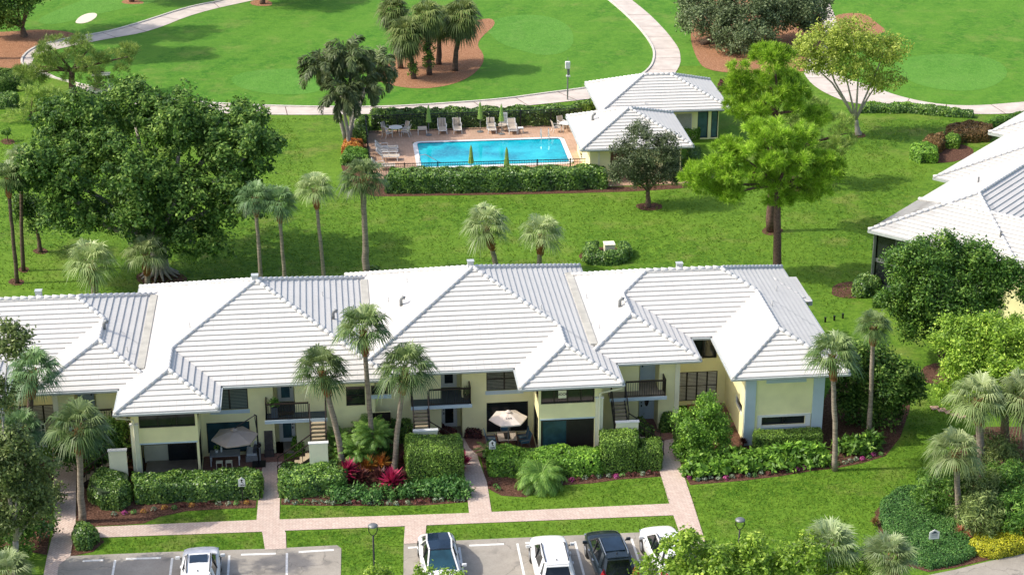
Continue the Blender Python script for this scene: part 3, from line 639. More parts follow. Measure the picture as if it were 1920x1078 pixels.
# ================================================================== THE CONDOMINIUM ROW
def unit_mid(name, label, X0, yf, s, Xc, dy, wdy, wing, blocks_extra, colors):
    """two-storey unit with one front wing; s=+1 wing on the right, -1 mirrored"""
    par = thing(name, label, 'house', (X0 + 7, yf + 7, 0), 'white roofed condominium units in the row')
    rf, blocks = make_roof(par, (X0, X0 + 14.06, yf, yf + 14.1), [wing], E0)
    mx = lambda x: Xc + s * (x - 7.98)
    def H(a, b, z0, z1): a, b = mx(a), mx(b); return (min(a, b), max(a, b), z0, z1)
    YW = 90.38 + dy; f = mapf('y', YW); WA = MB(); top = 4.24
    xl, xr = (X0 + .9, mx(10.72)) if s > 0 else (mx(10.72), X0 + 13.2)
    rec = H(5.71, 6.84, 0, top); upw = H(8.16, 10.1, 2.72, 4.05); low = H(8.16, 10.42, .2, 2.0)
    holes = [rec, upw, low]
    if s < 0:
        w2 = (-1 * 0 + .9, 1.62, 2.6, 3.7)
        holes += [(.62, 1.62, 2.62, 3.75), (1.95, 2.95, 3.2, 3.75), (1.95, 2.95, .9, 2.15)]
    wall(WA, f, xl, xr, 0, top, holes, .12)
    # recessed entry: side walls and back wall
    d = 1.28
    for a in rec[:2]: WA.poly([f(a, 0, .12), f(a, 0, d + .1), f(a, top, d + .1), f(a, top, .12)])
    WA.poly([f(rec[0], 0, d + .04), f(rec[1], 0, d + .04), f(rec[1], top, d + .04), f(rec[0], top, d + .04)])
    # wing
    YV = 87.6 + wdy; fv = mapf('y', YV); wx0, wx1 = sorted((mx(10.66), mx(14.0)))
    uw = H(10.78, 13.62, 3.12, 4.12); lw = H(10.78, 13.62, .05, 2.2); wall(WA, fv, wx0, wx1, 0, top, [uw, lw], .14)
    fi = mapf('x', mx(10.66), s); sh = (YV + .22, YW - .35, .05, 2.2); sh2 = (YV + .22, YW - .5, 3.12, 4.12); wall(WA, fi, YV, YW, 0, top, [sh, sh2], .14)
    fo = mapf('x', mx(14.0), -s); wall(WA, fo, YV, YW + 1.5, 0, top, [], .14)
    # remaining outer walls
    for (a, b, c, d_) in ((X0 + .9, YW, X0 + .9, yf + 13.2), (X0 + 13.2, YW, X0 + 13.2, yf + 13.2), (X0 + .9, yf + 13.2, X0 + 13.2, yf + 13.2)):
        WA.poly([(a, b, 0), (c, d_, 0), (c, d_, top), (a, b, top)])
    WA.build('wall', M['stucco'], par)
    # corner column and its cap
    cxx = mx(13.86); MB().box(cxx - .2, cxx + .2, YV - .16, YV - .004, 0, 3.4).build('corner_column', M['cream'], par)
    MB().box(cxx - .23, cxx + .23, YV - .19, YV - .003, 3.4, 3.46).build('column_cap', M['white'], par)
    gx = (wing[1] - .05) if s > 0 else (wing[0] + .05)
    downspout(par, [(gx, wing[2] + .05, E0 - .1), (gx, wing[2] + .15, E0 - .3), (cxx, YV - .24, 3.75), (cxx, YV - .24, .1)])
    # openings
    if colors['up'] == 'blinds': window(par, f, upw, 2, 2, slats='blinds', sill='blue', label=None)
    else: window(par, f, upw, 2, 1, slats='shutterdark', sill='blue')
    window(par, f, low, 1, 1, name='patio_window', glass='glass' if s > 0 else 'tealglass')
    if s > 0:
        u_ = window(par, fv, uw, 4, 1, fw=.05, label='wide upper window with a small NOOK sign behind it')
        c = [atY(1047, 733, YV), atY(1062, 746, YV)]
        MB().box(c[0].x, c[1].x, YV + .01, YV + .02, c[1].z, c[0].z + .02).build('window_sign', M['cream'], u_)
        txt('NOOK', (c[0].x + c[1].x) / 2, YV + .005, (c[0].z + c[1].z) / 2 + .01, .19, M['black'], u_)
        lo_ = window(par, fv, lw, 2, 1, name='sliding_screen', glass='tealglass', fw=.1)
        mb = MB(); fbox(mb, fv, (lw[0] + lw[1]) / 2 + .06, lw[1] - .1, lw[2] + .05, lw[3] - .06, .08, .095); mb.build('dark_panel', M['bronze'], lo_)
    else:
        window(par, fv, uw, 3, 1, fw=.04, label='wide dark upper window band')
        # open screened porch below: floor, back wall, table, planter inside
        mb = MB(); fbox(mb, fv, lw[0] + .02, lw[1] - .02, .0, .1, .14, 3.0); mb.build('porch_floor', M['greyfloor'], par)
        mb = MB(); fbox(mb, fv, lw[0] - .1, lw[1] + .1, 0, 2.25, 2.2, 2.3); mb.build('porch_back_wall', M['cream'], par)
        mb = MB(); fbox(mb, fv, lw[0] - .1, lw[1] + .1, 2.25, 2.3, .14, 2.3); mb.build('porch_ceiling', M['cream'], par)
        mb = MB(); c0 = lw[0] + 1.15; fbox(mb, fv, c0, c0 + 1.5, .1, 2.05, 2.13, 2.19); mb.build('porch_door', M['glass'], par)
        mb = MB()
        for x in (lw[0], lw[1] - .06): fbox(mb, fv, x, x + .06, 0, 2.2, .03, .08)
        fbox(mb, fv, lw[0], lw[1], 2.13, 2.198, .03, .08); mb.build('porch_frame', M['bronze'], par)
        window(par, f, (.62, 1.62, 2.62, 3.75), 1, 2, sill=None); window(par, f, (1.95, 2.95, 3.2, 3.75), 1, 1, sill='blue'); window(par, f, (1.95, 2.95, .9, 2.15), 1, 1, glass='bronze', name='dark_panel_window')
    window(par, fi, sh, 2, 1, name='side_screen', fw=.06, glass='glass'); window(par, fi, sh2, 2, 1, name='side_window', fw=.05)
    mb = MB(); fbox(mb, fv, lw[0] - .05, lw[1] + .05, 2.2, 2.27, -.03, .02); mb.build('lintel_trim', M['blue'], par)
    dcx = mx(6.22); fd = mapf('y', YW + d + .04); fr_ = mapf('y', YW)
    for zz, lb in ((0.04, None), (2.44, None)):
        door(par, fr_, dcx - .43, dcx + .43, zz, zz + 1.78, d + .0, colors['door'], hs=-s, label=lb)
    MB().box(rec[0], rec[1], YW - .05, YW + d + .02, .0, .04).build('porch_step', M['greyfloor'], par)
    # balcony
    bx0, bx1 = sorted((mx(4.07), mx(7.28))); yb = YW - .85; st = colors['floor']
    sl_ = MB().box(bx0, bx1, yb, YW - .003, 2.26, 2.4); sl_.box(rec[0] + .004, rec[1] - .004, YW - .003, YW + d + .03, 2.3, 2.4); sl_ = sl_.build('balcony', M[st], par)
    MB().box(bx0 - .03, bx1 + .03, yb - .05, yb - .003, 2.22, 2.41).build('balcony_edge', M['blue'], sl_)
    a = mx(5.02); b = mx(7.22); railing(sl_, [(a, yb + .03), (b, yb + .03), (b, YW - .05)])
    x0, x1 = sorted((mx(4.12), mx(4.95))); railing(sl_, [(mx(4.1), yb + .03), (mx(4.1), YW - .05)], step=9)
    stairs(par, x0, x1, yb, 0, 2.36, yb - 1.35, side=s, landz=1.3)
    return par, blocks, mx, YW, YV
def txt(s, x, y, z, size, mat, parent, ry=0):
    c = bpy.data.curves.new('lettering', 'FONT'); c.body = s; c.size = size; c.align_x = 'CENTER'; c.align_y = 'CENTER'; c.extrude = .002; c.offset = .004
    o = bpy.data.objects.new('lettering', c); COL.objects.link(o)
    dg = bpy.context.evaluated_depsgraph_get(); me = bpy.data.meshes.new_from_object(o.evaluated_get(dg)); bpy.data.objects.remove(o)
    me.materials.clear(); me.materials.append(mat); me.transform(Matrix.Rotation(math.pi / 2, 4, 'X')); me.transform(Matrix.Rotation(ry, 4, 'Z')); me.transform(Matrix.Translation((x, y, z)))
    o = bpy.data.objects.new('lettering', me); link(o, parent); return o
U3, B3, mx3, YW3, YV3 = unit_mid('condominium_unit', 'two-storey yellow unit under the tallest central pyramid roof, navy balcony, beside the cream parasol', .96, 89.45, 1, 7.98, 0, 0, (9.6, 15.02, 86.95, 'R'), None, dict(up='blinds', door='glass', floor='balcfloor'))
U2, B2, mx2, YW2, YV2 = unit_mid('condominium_unit', 'two-storey yellow unit behind the taupe parasol, grey balcony with a hanging plant box', -11.06, 88.85, -1, -4.35, -.85, -.6, (-11.06, -5.85, 86.15, 'L'), None, dict(up='dark', door='blueglass', floor='balcfloor'))
def unit_end(label, Xc, s, dy, detail):
    par = thing('condominium_unit', label, 'house', (Xc, 96 + dy, 0), 'white roofed condominium units in the row')
    mx = lambda x: Xc + s * (x - 20.1); so2 = lambda a, b: tuple(sorted((mx(a), mx(b))))
    wa, wb = (*so2(13.1, 19.62), 89.5 + dy, 'L' if s > 0 else 'R'), (*so2(20.85, 27.1), 87.0 + dy, 'R' if s > 0 else 'L')
    rf, blocks = make_roof(par, (*so2(13.1, 27.1), 92.4 + dy, 102.1 + dy), [wa, wb], E0)
    YW = 90.2 + dy; YB = 93.0 + dy; YF = 87.9 + dy; top = 4.24; WA = MB(); f, fb, ff = mapf('y', YW), mapf('y', YB), mapf('y', YF)
    rec = (*so2(16.43, 17.54), 0, top); wall(WA, f, *so2(14.1, 18.62), 0, top, [rec], .12); d = 1.25
    for a in rec[:2]: WA.poly([f(a, 0, .12), f(a, 0, d + .1), f(a, top, d + .1), f(a, top, .12)])
    WA.poly([f(rec[0], 0, d + .04), f(rec[1], 0, d + .04), f(rec[1], top, d + .04), f(rec[0], top, d + .04)])
    up = (*so2(19.75, 21.3), 2.85, 4.1); lo = (*so2(19.1, 21.4), .25, 2.05); wall(WA, fb, *so2(18.62, 21.86), 0, top, [up, lo], .1)
    f1 = mapf('x', mx(18.62), -s); wall(WA, f1, YW, YB, 0, top, [], .1)
    f2 = mapf('x', mx(21.86), s); s1 = (YF + .9, YF + 2.6, 1.25, 1.9); wall(WA, f2, YF, YB, 0, top, [s1], .12)
    w1 = (*so2(22.75, 25.1), 1.12, 1.62); slit = (*so2(22.95, 25.0), 3.83, 4.06); wall(WA, ff, *so2(21.86, 26.0), 0, top, [w1, slit] if detail else [], .12)
    f3 = mapf('x', mx(26.0), -s); wall(WA, f3, YF, 101.2 + dy, 0, top, [(91 + dy, 92.5 + dy, 2.7, 3.8), (95 + dy, 97 + dy, .8, 2)], .12)
    f4 = mapf('x', mx(14.1), s); wall(WA, f4, YW, 101.2 + dy, 0, top, [], .12); fr = mapf('y', 101.2 + dy); wall(WA, fr, *so2(14.1, 26.0), 0, top, [], .1)
    WA.build('wall', M['stucco'], par)
    MB().box(*sorted((mx(18.4), mx(18.66))), YW - .1, YW - .003, 0, top).build('corner_trim', M['cream'], par)
    window(par, fb, up, 2, 1, name='upper_window'); 
    window(par, fb, lo, 4, 2, slats='shutter', name='shuttered_window', label='tall window with white half shutters')
    window(par, f2, s1, 1, 1, name='side_window', fw=.08, frame='white')
    if detail:
        for a in ((21.78, 22.34), (25.46, 26.06)):
            x = so2(*a); MB().box(x[0], x[1], YF - .1, YF - .003, 0, top - .02).build('pilaster', M['blue'], par)
        ww = window(par, ff, w1, 2, 1, frame='bronze', name='low_window', fw=.05); q = MB(); a0, a1 = w1[:2]
        fbox(q, ff, a0 - .25, a1 + .3, w1[3] + .003, w1[3] + .12, -.07, .02); fbox(q, ff, a0 - .25, a1 + .3, w1[2] - .12, w1[2] - .003, -.07, .02)
        fbox(q, ff, a0 - .25, a0 - .02, w1[2], w1[3], -.08, .02); fbox(q, ff, a1 + .02, a1 + .3, w1[2], w1[3], -.08, .02); q.build('storm_shutter_frame', M['white'], ww)
        q = MB(); fbox(q, ff, a0 - .1, a1 + .1, w1[2] - .24, w1[2] - .125, -.04, .02); q.build('sill', M['blue'], ww)
        window(par, ff, slit, 1, 1, name='slit_window', fw=.02, sill='blue')
        downspout(par, [(mx(21.86) - .06, YF + .15, 4.1), (mx(21.86) - .06, YF + .15, .05)])
    else:
        w3 = (*so2(23.1, 24.3), 2.75, 4.0)
    dcx = mx(17.12); door(par, f, dcx - .42, dcx + .42, .04, 1.84, d, None, oval=True, hs=-s, col='door'); door(par, f, dcx - .42, dcx + .42, 2.44, 4.2, d, None, hs=-s, col='door')
    bx = so2(14.75, 17.8); yb = YW - .8
    sl_ = MB().box(*bx, yb, YW - .003, 2.26, 2.4).box(rec[0] + .004, rec[1] - .004, YW - .003, YW + d + .03, 2.3, 2.4).build('balcony', M['greyfloor'], par)
    MB().box(bx[0] - .03, bx[1] + .03, yb - .05, yb - .003, 2.22, 2.41).build('balcony_edge', M['blue'], sl_)
    railing(sl_, [(mx(15.6), yb + .03), (mx(17.75), yb + .03), (mx(17.75), YW - .05)])
    stairs(par, *so2(14.78, 15.55), yb, 0, 2.36, yb - 1.35, side=s, landz=1.3)
    MB().box(rec[0], rec[1], YW - .05, YW + d + .02, 0, .04).build('porch_step', M['patio'], par)
    return par, blocks, mx
U4, B4, mx4 = unit_end('yellow end unit with pale blue corner pilasters, at the right end of the row', 20.1, 1, 0, True)
U1, B1, mx1 = unit_end('two-storey yellow unit at the left edge, half hidden behind trees, small paned windows', -16.06, -1, -.45, False)
# paned windows of the left unit
for i, (x0, x1) in enumerate(((91, 104), (172, 239), (249, 276))):
    yy = 762; a, b = atY((x0) / 2.994, 778, 91.2), atY(x1 / 2.994, 778, 91.2)
    f = mapf('y', 89.7 - .06); window(U1, f, (a.x, b.x, 1.0, 2.35), 3 if i == 1 else 1, 4, frame='cream', dep=.05, fw=.05, name='paned_window')
# valley gutters between neighbouring roofs
for c, y0, y1, par in ((2.0, 91.4, 101.4, U3), (14.05, 90.9, 101.2, U4), (-10.05, 90.3, 100.3, U1)):
    MB().box(c - .2, c + .2, y0, y1, 4.7, 4.4 + MS * 1.0 + .17).build('valley_gutter', M['flash'], par)
vent_box(U1, B1, 72, 553); vent_box(U2, B2, 478, 524); vent_box(U3, B3, 883, 497); vent_box(U4, B4, 1275, 501)
for par, bl, pts in ((U1, B1, [(239, 660)]), (U2, B2, [(356, 615), (605, 556)]), (U3, B3, [(763, 530), (728, 566), (1015, 580)]), (U4, B4, [(1123, 617), (1456, 545), (1448, 573), (1100, 560)])):
    for p in pts: vent_pipe(par, bl, *p)
vent_pipe(U1, B1, 196, 618, big=True); vent_pipe(U3, B3, 752, 573, big=True); vent_pipe(U2, B2, 625, 598, big=True); vent_pipe(U4, B4, 1162, 575, big=True)
a = MB(); F, Ls, h = hip_block(24.2, 27.75, 97.2, 101.0)
for fc in F: roof_face(a, *fc, 4.15)
a.build('lean_to_roof', M['tile'], U4)
MB().box(27.55, 27.8, 97.3, 98.0, 3.9, 4.2).build('vent_box', M['gutter'], U4)
# ================================================================== CABANAS BY THE POOL
def cabana(label, x0, x1, y0, y1, E, feats):
    par = thing('pool_cabana', label, 'pavilion', ((x0 + x1) / 2, (y0 + y1) / 2, 0), 'white roofed cabanas by the pool')
    rf, bl = make_roof(par, (x0, x1, y0, y1), [], E); WA = MB(); f = mapf('y', y0 + .75); a0, a1 = x0 + .75, x1 - .75
    wall(WA, f, a0, a1, 0, E - .14, feats, .12)
    for p, q in (((a0, y0 + .75), (a0, y1 - .75)), ((a1, y0 + .75), (a1, y1 - .75)), ((a0, y1 - .75), (a1, y1 - .75))): WA.poly([(*p, 0), (*q, 0), (*q, E - .14), (*p, E - .14)])
    WA.build('wall', M['stucco'], par)
    return par, bl, f
CA, BA, fa_ = cabana('smaller square cabana with a white pyramid roof at the corner of the pool', 19.0, 27.42, 130.7, 139.1, 2.7, [(21.3, 22.9, 0, 2.2), (25.3, 26.6, .4, 2.3)])
mb = MB(); fbox(mb, fa_, 21.3, 22.9, 0, 2.2, .9, 1.0); mb.build('brick_recess', M['brick'], CA); window(CA, fa_, (25.3, 26.6, .4, 2.3), 1, 1, glass='glass', name='window')
mb = MB(); fbox(mb, fa_, 20.35, 20.5, 0, 2.5, -.05, 0); fbox(mb, fa_, 23.0, 23.15, 0, 2.5, -.05, 0); mb.build('door_trim', M['cream'], CA)
vent_pipe(CA, BA, 1111, 226, 2.7, True); vent_pipe(CA, BA, 1207, 240, 2.7)
CB, BB, fb_ = cabana('larger white roofed cabana behind, its ridge nearest the golf cart path', 21.75, 32.2, 139.75, 148.0, 2.7, [(28.0, 29.3, .8, 2.2), (29.75, 30.6, .1, 2.3), (30.85, 31.4, .1, 2.3)])
window(CB, fb_, (28.0, 29.3, .8, 2.2), 1, 1, frame='white', slats='shutter', name='shuttered_window'); window(CB, fb_, (29.75, 30.6, .1, 2.3), 1, 1, glass='blueglass', name='glass_door'); window(CB, fb_, (30.85, 31.4, .1, 2.3), 1, 1, glass='blueglass', name='glass_door')
vent_pipe(CB, BB, 1209, 196, 2.7)
# ================================================================== THE HOUSE ON THE RIGHT (turned on the plot)
RB = thing('condominium_building', 'white roofed building turned at an angle at the right edge, partly behind broad round trees', 'house', (42, 112, 0))
E0 = 4.0; c0 = G(1628, 432, E0).xy; th = R(43.6); d1 = Vector((math.sin(th), math.cos(th))); d2 = Vector((math.cos(th), -math.sin(th)))
def solve_k(px, py):                             # hip point from corner c0 seen at px,py
    best = None
    for i in range(400):
        k = i * .05; p = c0 + (d1 + d2) * k; q = PIX((p.x, p.y, E0 + MS * k)); e = (q[0] - px) ** 2 + (q[1] - py) ** 2
        if best is None or e < best[0]: best = (e, k)
    return best[1]
K2 = solve_k(1835, 365)
def rot_block(u0, u1, v0, v1, E):               # u along d2, v along d1, from c0
    F, Ls, h = hip_block(u0, u1, v0, v1); out = []; T = lambda p: c0 + d2 * p.x + d1 * p.y
    return [([T(p) for p in f[0]], T(f[1]), d2 * f[2][0] + d1 * f[2][1]) for f in F], [(T(a), ha, T(b), hb) for a, ha, b, hb in Ls]
mb = MB(); cp = MB(); K1 = K2 * .72
for blk in ((0, 30, 0, 2 * K1), (.0, 2 * K2, .01, 34), (-1.25, 2 * K2 - 1.2, 11.95, 34.2), (-2.5, 2 * K2 - 2.4, 23.75, 38)):
    F, Ls = rot_block(*blk, E0)
    for fc in F: roof_face(mb, *fc, E0 if blk[2] < 1 else E0 + .012 * blk[2] / 12)
    for a, ha, b, hb in Ls: caps(cp, V3(a, E0 + MS * ha + .02), V3(b, E0 + MS * hb + .02))
rr2 = mb.build('roof', M['tile'], RB); cp.build('ridge_cap', M['cap'], rr2, smooth=True)
ga = MB(); T = lambda u, v, z: (c0 + d2 * u + d1 * v).to_3d() + Vector((0, 0, z))
for p, q in (((0, 0), (30, 0)), ((0, 0), (0, 11.95)), ((0, 11.95), (-1.25, 11.95)), ((-1.25, 11.95), (-1.25, 23.75)), ((-1.25, 23.75), (-2.5, 23.75)), ((-2.5, 23.75), (-2.5, 38))): ga.bar(T(*p, E0 - .07), T(*q, E0 - .07), .1, .16)
ga.build('gutter', M['gutter'], rr2)
WA = MB()
for p, q in (((2.2, 1.0), (29, 1.0)), ((.9, 1.0 + 1.5), (.9, 12.4)), ((-.4, 13.4), (-.4, 34)), ((.9, 2.5), (2.2, 1.0))):
    WA.poly([T(*p, 0), T(*q, 0), T(*q, 3.86), T(*p, 3.86)])
WA.build('wall', M['stucco'], RB)
for k, (u0, u1) in enumerate(((2.4, 4.6), (4.8, 7.0))):
    s_ = MB(); s_.poly([T(u0, .95, 2.6), T(u1, .95, 2.6), T(u1, .95, 3.8), T(u0, .95, 3.8)]); s_.build('screen_window', M['glass'], RB)
    s_ = MB(); s_.poly([T(u0, .95, .2), T(u1, .95, .2), T(u1, .95, 2.2), T(u0, .95, 2.2)]); s_.build('screen_window', M['glass'], RB)
for p, q in (((.45, .45), (8.5, .45)), ((.45, .45), (.45, 5.5))):
    for z0, z1 in ((.35, 1.85), (2.1, 3.75)): MB().poly([T(*p, z0), T(*q, z0), T(*q, z1), T(*p, z1)]).build('porch_screen', M['glass'], RB)
    fr = MB(); d_ = Vector((q[0] - p[0], q[1] - p[1])); nn = int(d_.length / 1.3)
    for k in range(nn + 1): a_ = Vector(p) + d_ * (k / nn); fr.bar(T(a_.x, a_.y, 0), T(a_.x, a_.y, 3.8), .08)
    fr.bar(T(*p, 1.97), T(*q, 1.97), .1, .25).bar(T(*p, .2), T(*q, .2), .1, .35); fr.build('screen_frame', M['greymetal'], RB)
MB().bar(T(.35, .35, 0), T(.35, .35, E0), .16).build('corner_post', M['greymetal'], RB)
for px, py in ((1834, 346), (1784, 429), (1877, 432)):
    d = ray(px, py); t = (E0 + MS * 3 - CAMH) / d.z; p = Vector((d.x * t, d.y * t, E0 + MS * 3)); 
    lu, lv = (p.xy - c0).dot(d2), (p.xy - c0).dot(d1); z = E0 + MS * min(lu, lv) if lv > 0 else E0
    MB().tube([(p.x, p.y, z - .1), (p.x, p.y, z + .4)], .06).build('vent_pipe', M['greymetal'], RB)
# ================================================================== FOLIAGE
def unit(a): return a / np.maximum(np.linalg.norm(a, axis=1, keepdims=True), 1e-9)
def leafmesh(name, C, Nn, L, Wd, tint, mat, parent=None, dirs=None):
    """one rhombic leaf per row of C, facing Nn"""
    n = len(C); Nn = unit(Nn); r = rng.normal(size=(n, 3)) if dirs is None else dirs
    a = unit(r - Nn * np.sum(r * Nn, axis=1, keepdims=True)); b = np.cross(Nn, a)
    L = np.broadcast_to(np.asarray(L, float), (n,)) * rng.uniform(.7, 1.25, n); Wd = np.broadcast_to(np.asarray(Wd, float), (n,)) * rng.uniform(.7, 1.25, n)
    V = np.empty((n, 4, 3)); V[:, 0] = C - a * L[:, None] / 2; V[:, 1] = C + b * Wd[:, None] / 2 - a * L[:, None] * .08; V[:, 2] = C + a * L[:, None] / 2; V[:, 3] = C - b * Wd[:, None] / 2 - a * L[:, None] * .08
    return rawmesh(name, V.reshape(-1, 3), np.arange(n * 4).reshape(-1, 4), tint, mat, parent)
def rawmesh(name, V, Fc, tint, mat, parent=None):
    me = bpy.data.meshes.new(name); nf, k = Fc.shape
    me.vertices.add(len(V)); me.vertices.foreach_set('co', np.ascontiguousarray(V, 'f').ravel())
    me.loops.add(nf * k); me.loops.foreach_set('vertex_index', Fc.astype('i').ravel())
    me.polygons.add(nf); me.polygons.foreach_set('loop_start', np.arange(0, nf * k, k, dtype='i'))
    me.update(calc_edges=True)
    at = me.attributes.new('tint', 'FLOAT', 'FACE'); at.data.foreach_set('value', np.clip(np.asarray(tint, 'f'), 0, 1))
    me.materials.append(mat); o = bpy.data.objects.new(name, me); link(o, parent); return o
def sphere_pts(n):
    return unit(rng.normal(size=(n, 3)))
def clumps(blobs, dens, low=-.55, rough=.16, inner=.22):
    """clump centres on the shells of the ellipsoids (x,y,z,rx,ry,rz), plus a few inside; returns centres, outward dirs, tint"""
    P, D = [], []
    for b in blobs:
        c, r = np.array(b[:3]), np.array(b[3:6]); area = 4 * math.pi * (((r[0] * r[1]) ** 1.6 + (r[0] * r[2]) ** 1.6 + (r[1] * r[2]) ** 1.6) / 3) ** (1 / 1.6)
        n = max(6, int(area * dens)); u = sphere_pts(n); u = u[u[:, 2] > low]
        ph = rng.uniform(0, 6.28, 3); k = 1 + rough * (np.sin(u[:, 0] * 5 + ph[0]) * np.sin(u[:, 1] * 5 + ph[1]) + .6 * np.sin(u[:, 2] * 7 + ph[2])) + rng.normal(size=len(u)) * .05
        P.append(c + u * r * k[:, None]); D.append(unit(u / r))
        m = int(n * inner); u = sphere_pts(m); P.append(c + u * r * rng.uniform(.45, .85, (m, 1))); D.append(u)
    P, D = np.vstack(P), np.vstack(D); keep = np.ones(len(P), bool)
    for b in blobs:
        c, r = np.array(b[:3]), np.array(b[3:6]); q = np.linalg.norm((P - c) / r, axis=1); keep &= ~(q < .42)
    keep &= P[:, 2] > .15
    return P[keep], D[keep]
def lobes(blobs, k, f, seed=3):
    rs = np.random.default_rng(seed); out = []
    for b in blobs:
        c, r = np.array(b[:3]), np.array(b[3:6]); out.append((*c, *(r * .8)))
        for _ in range(k):
            u = rs.normal(size=3); u /= np.linalg.norm(u); u[2] = abs(u[2]) * (1 if rs.random() < .75 else -.5); s_ = f * rs.uniform(.6, 1.35); m = min(r); out.append((*(c + u * r * .92), m * s_ * 1.1, m * s_ * 1.1, m * s_))
    return out
def puffs(blobs, k, r, seed=3, flat=.6):
    rs = np.random.default_rng(seed); out = []
    for b in blobs:
        c, q = np.array(b[:3]), np.array(b[3:6]); n = max(3, int(k * (q[0] * q[1] * q[2]) ** (1 / 3) ** 1 * 1.0 + .5) * 2)
        for _ in range(n):
            u = rs.normal(size=3); u /= np.linalg.norm(u); s_ = r * rs.uniform(.7, 1.3); out.append((*(c + u * q * rs.uniform(.55, .98)), s_, s_, s_ * flat))
    return out
def crown(name, blobs, mat, parent, dens=3.2, per=34, cr=.32, L=.2, Wd=.1, up=.35, low=-.55, rough=.16, inner=.22, droop=0):
    P, D = clumps(blobs, dens, low, rough, inner); n = len(P); idx = np.repeat(np.arange(n), per)
    off = rng.normal(size=(n * per, 3)) * cr * .55; C = P[idx] + off; C[:, 2] = np.maximum(C[:, 2], .05)
    Nn = D[idx] * .7 + np.array([0, 0, up]) + rng.normal(size=(n * per, 3)) * .55
    t = np.clip(.36 + rng.normal(size=n)[idx] * .2 + rng.normal(size=n * per) * .24, 0, 1)
    dirs = None
    if droop: dirs = D[idx] + rng.normal(size=(n * per, 3)) * .4 - np.array([0, 0, droop])
    return leafmesh(name, C, Nn, L, Wd, t, mat, parent, dirs)
def needles(name, blobs, mat, parent, dens=3.0, per=36, r=.42, low=-.4, inner=.2, rough=.2, w=.013):
    P, D = clumps(blobs, dens, low, rough, inner); n = len(P); idx = np.repeat(np.arange(n), per); m = n * per
    d = unit(D[idx] * .55 + np.array([0, 0, .35]) + rng.normal(size=(m, 3)) * .6); R_ = r * rng.uniform(.7, 1.15, m)[:, None]
    c = P[idx] + rng.normal(size=(m, 3)) * .06; s = unit(np.cross(d, rng.normal(size=(m, 3)))) * w * 1.6
    V = np.empty((m, 4, 3)); V[:, 0] = c - s * .6; V[:, 1] = c + d * R_ * .55 - s; V[:, 2] = c + d * R_; V[:, 3] = c + d * R_ * .55 + s
    t = np.clip(.42 + rng.normal(size=n)[idx] * .17 + rng.normal(size=m) * .18, 0, 1)
    return rawmesh(name, V.reshape(-1, 3), np.arange(m * 4).reshape(-1, 4), t, mat, parent)
def trunk(parent, pts, rads, mat, limbs=(), n=9, name='trunk'):
    mb = MB(); P = []; Rr = []; pts = [Vector(p) for p in pts]; s = 4
    for i in range(len(pts) - 1):
        for k in range(s):
            t = k / s; P.append(pts[i].lerp(pts[i + 1], t) + Vector((random.gauss(0, 1), random.gauss(0, 1), 0)) * rads[i] * .08); Rr.append((rads[i] * (1 - t) + rads[i + 1] * t) * random.uniform(.95, 1.06))
    P.append(pts[-1]); Rr.append(rads[-1]); mb.tube(P, Rr, n)
    for a, b, r0, r1 in limbs:
        a, b = Vector(a), Vector(b); m = a.lerp(b, .5) + Vector((random.gauss(0, .12), random.gauss(0, .12), random.uniform(.0, .35))) * (b - a).length * .25; mb.tube([a, a.lerp(m, .5) + Vector((0, 0, .05)), m, b], [r0, (r0 * 2 + r1) / 3, (r0 + r1) / 2, r1], 7)
    return mb.build(name, mat, parent, smooth=True)
# ------------------------------------------------------------------ palms
def fan_crown(nl, seed, droop=.35, elmin=-55, fr=.62, pl=.5, n=22, skirt=0):
    """unit-radius crown of fan leaves; returns V, F(quads), tint"""
    rs = random.Random(seed); V, F, T = [], [], []
    def quad(a, b, c, d, t):
        i = len(V); V.extend([a, b, c, d]); F.append((i, i + 1, i + 2, i + 3)); T.append(t)
    for l in range(nl + skirt):
        if l < nl:
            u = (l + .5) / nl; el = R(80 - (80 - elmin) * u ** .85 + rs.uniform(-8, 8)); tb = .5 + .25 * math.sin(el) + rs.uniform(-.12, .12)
        else: el = R(rs.uniform(-75, -60)); tb = .25
        az = l * 2.39996 + rs.uniform(-.25, .25); d = Vector((math.cos(az) * math.cos(el), math.sin(az) * math.cos(el), math.sin(el)))
        s = Vector((-math.sin(az), math.cos(az), 0)); nr = s.cross(d) * -1
        if nr.z < 0: nr = -nr
        p = pl * rs.uniform(.8, 1.1); hub = d * p - Vector((0, 0, .05 * p)); w = s * .012
        quad(tuple(w), tuple(hub + w), tuple(hub - w), tuple(-w), .75)
        d2 = (d - Vector((0, 0, droop * .6))).normalized(); f = fr * rs.uniform(.85, 1.1)
        for k in range(n):
            ph = R(-115 + 230 * (k + .5) / n); ln = f * (.62 + .38 * math.cos(ph * .62)) * rs.uniform(.88, 1.08)
            dd = (d2 * math.cos(ph) + s * math.sin(ph) + nr * (.22 * abs(math.sin(ph)) + rs.uniform(-.05, .08))).normalized(); pw = dd.cross(nr).normalized() * f * (.95 / n)
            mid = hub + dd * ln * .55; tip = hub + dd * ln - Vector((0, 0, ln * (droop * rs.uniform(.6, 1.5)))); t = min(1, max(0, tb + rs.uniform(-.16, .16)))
            quad(tuple(hub), tuple(mid + pw), tuple(tip), tuple(mid - pw), t)
    return np.array(V), np.array(F), np.array(T)
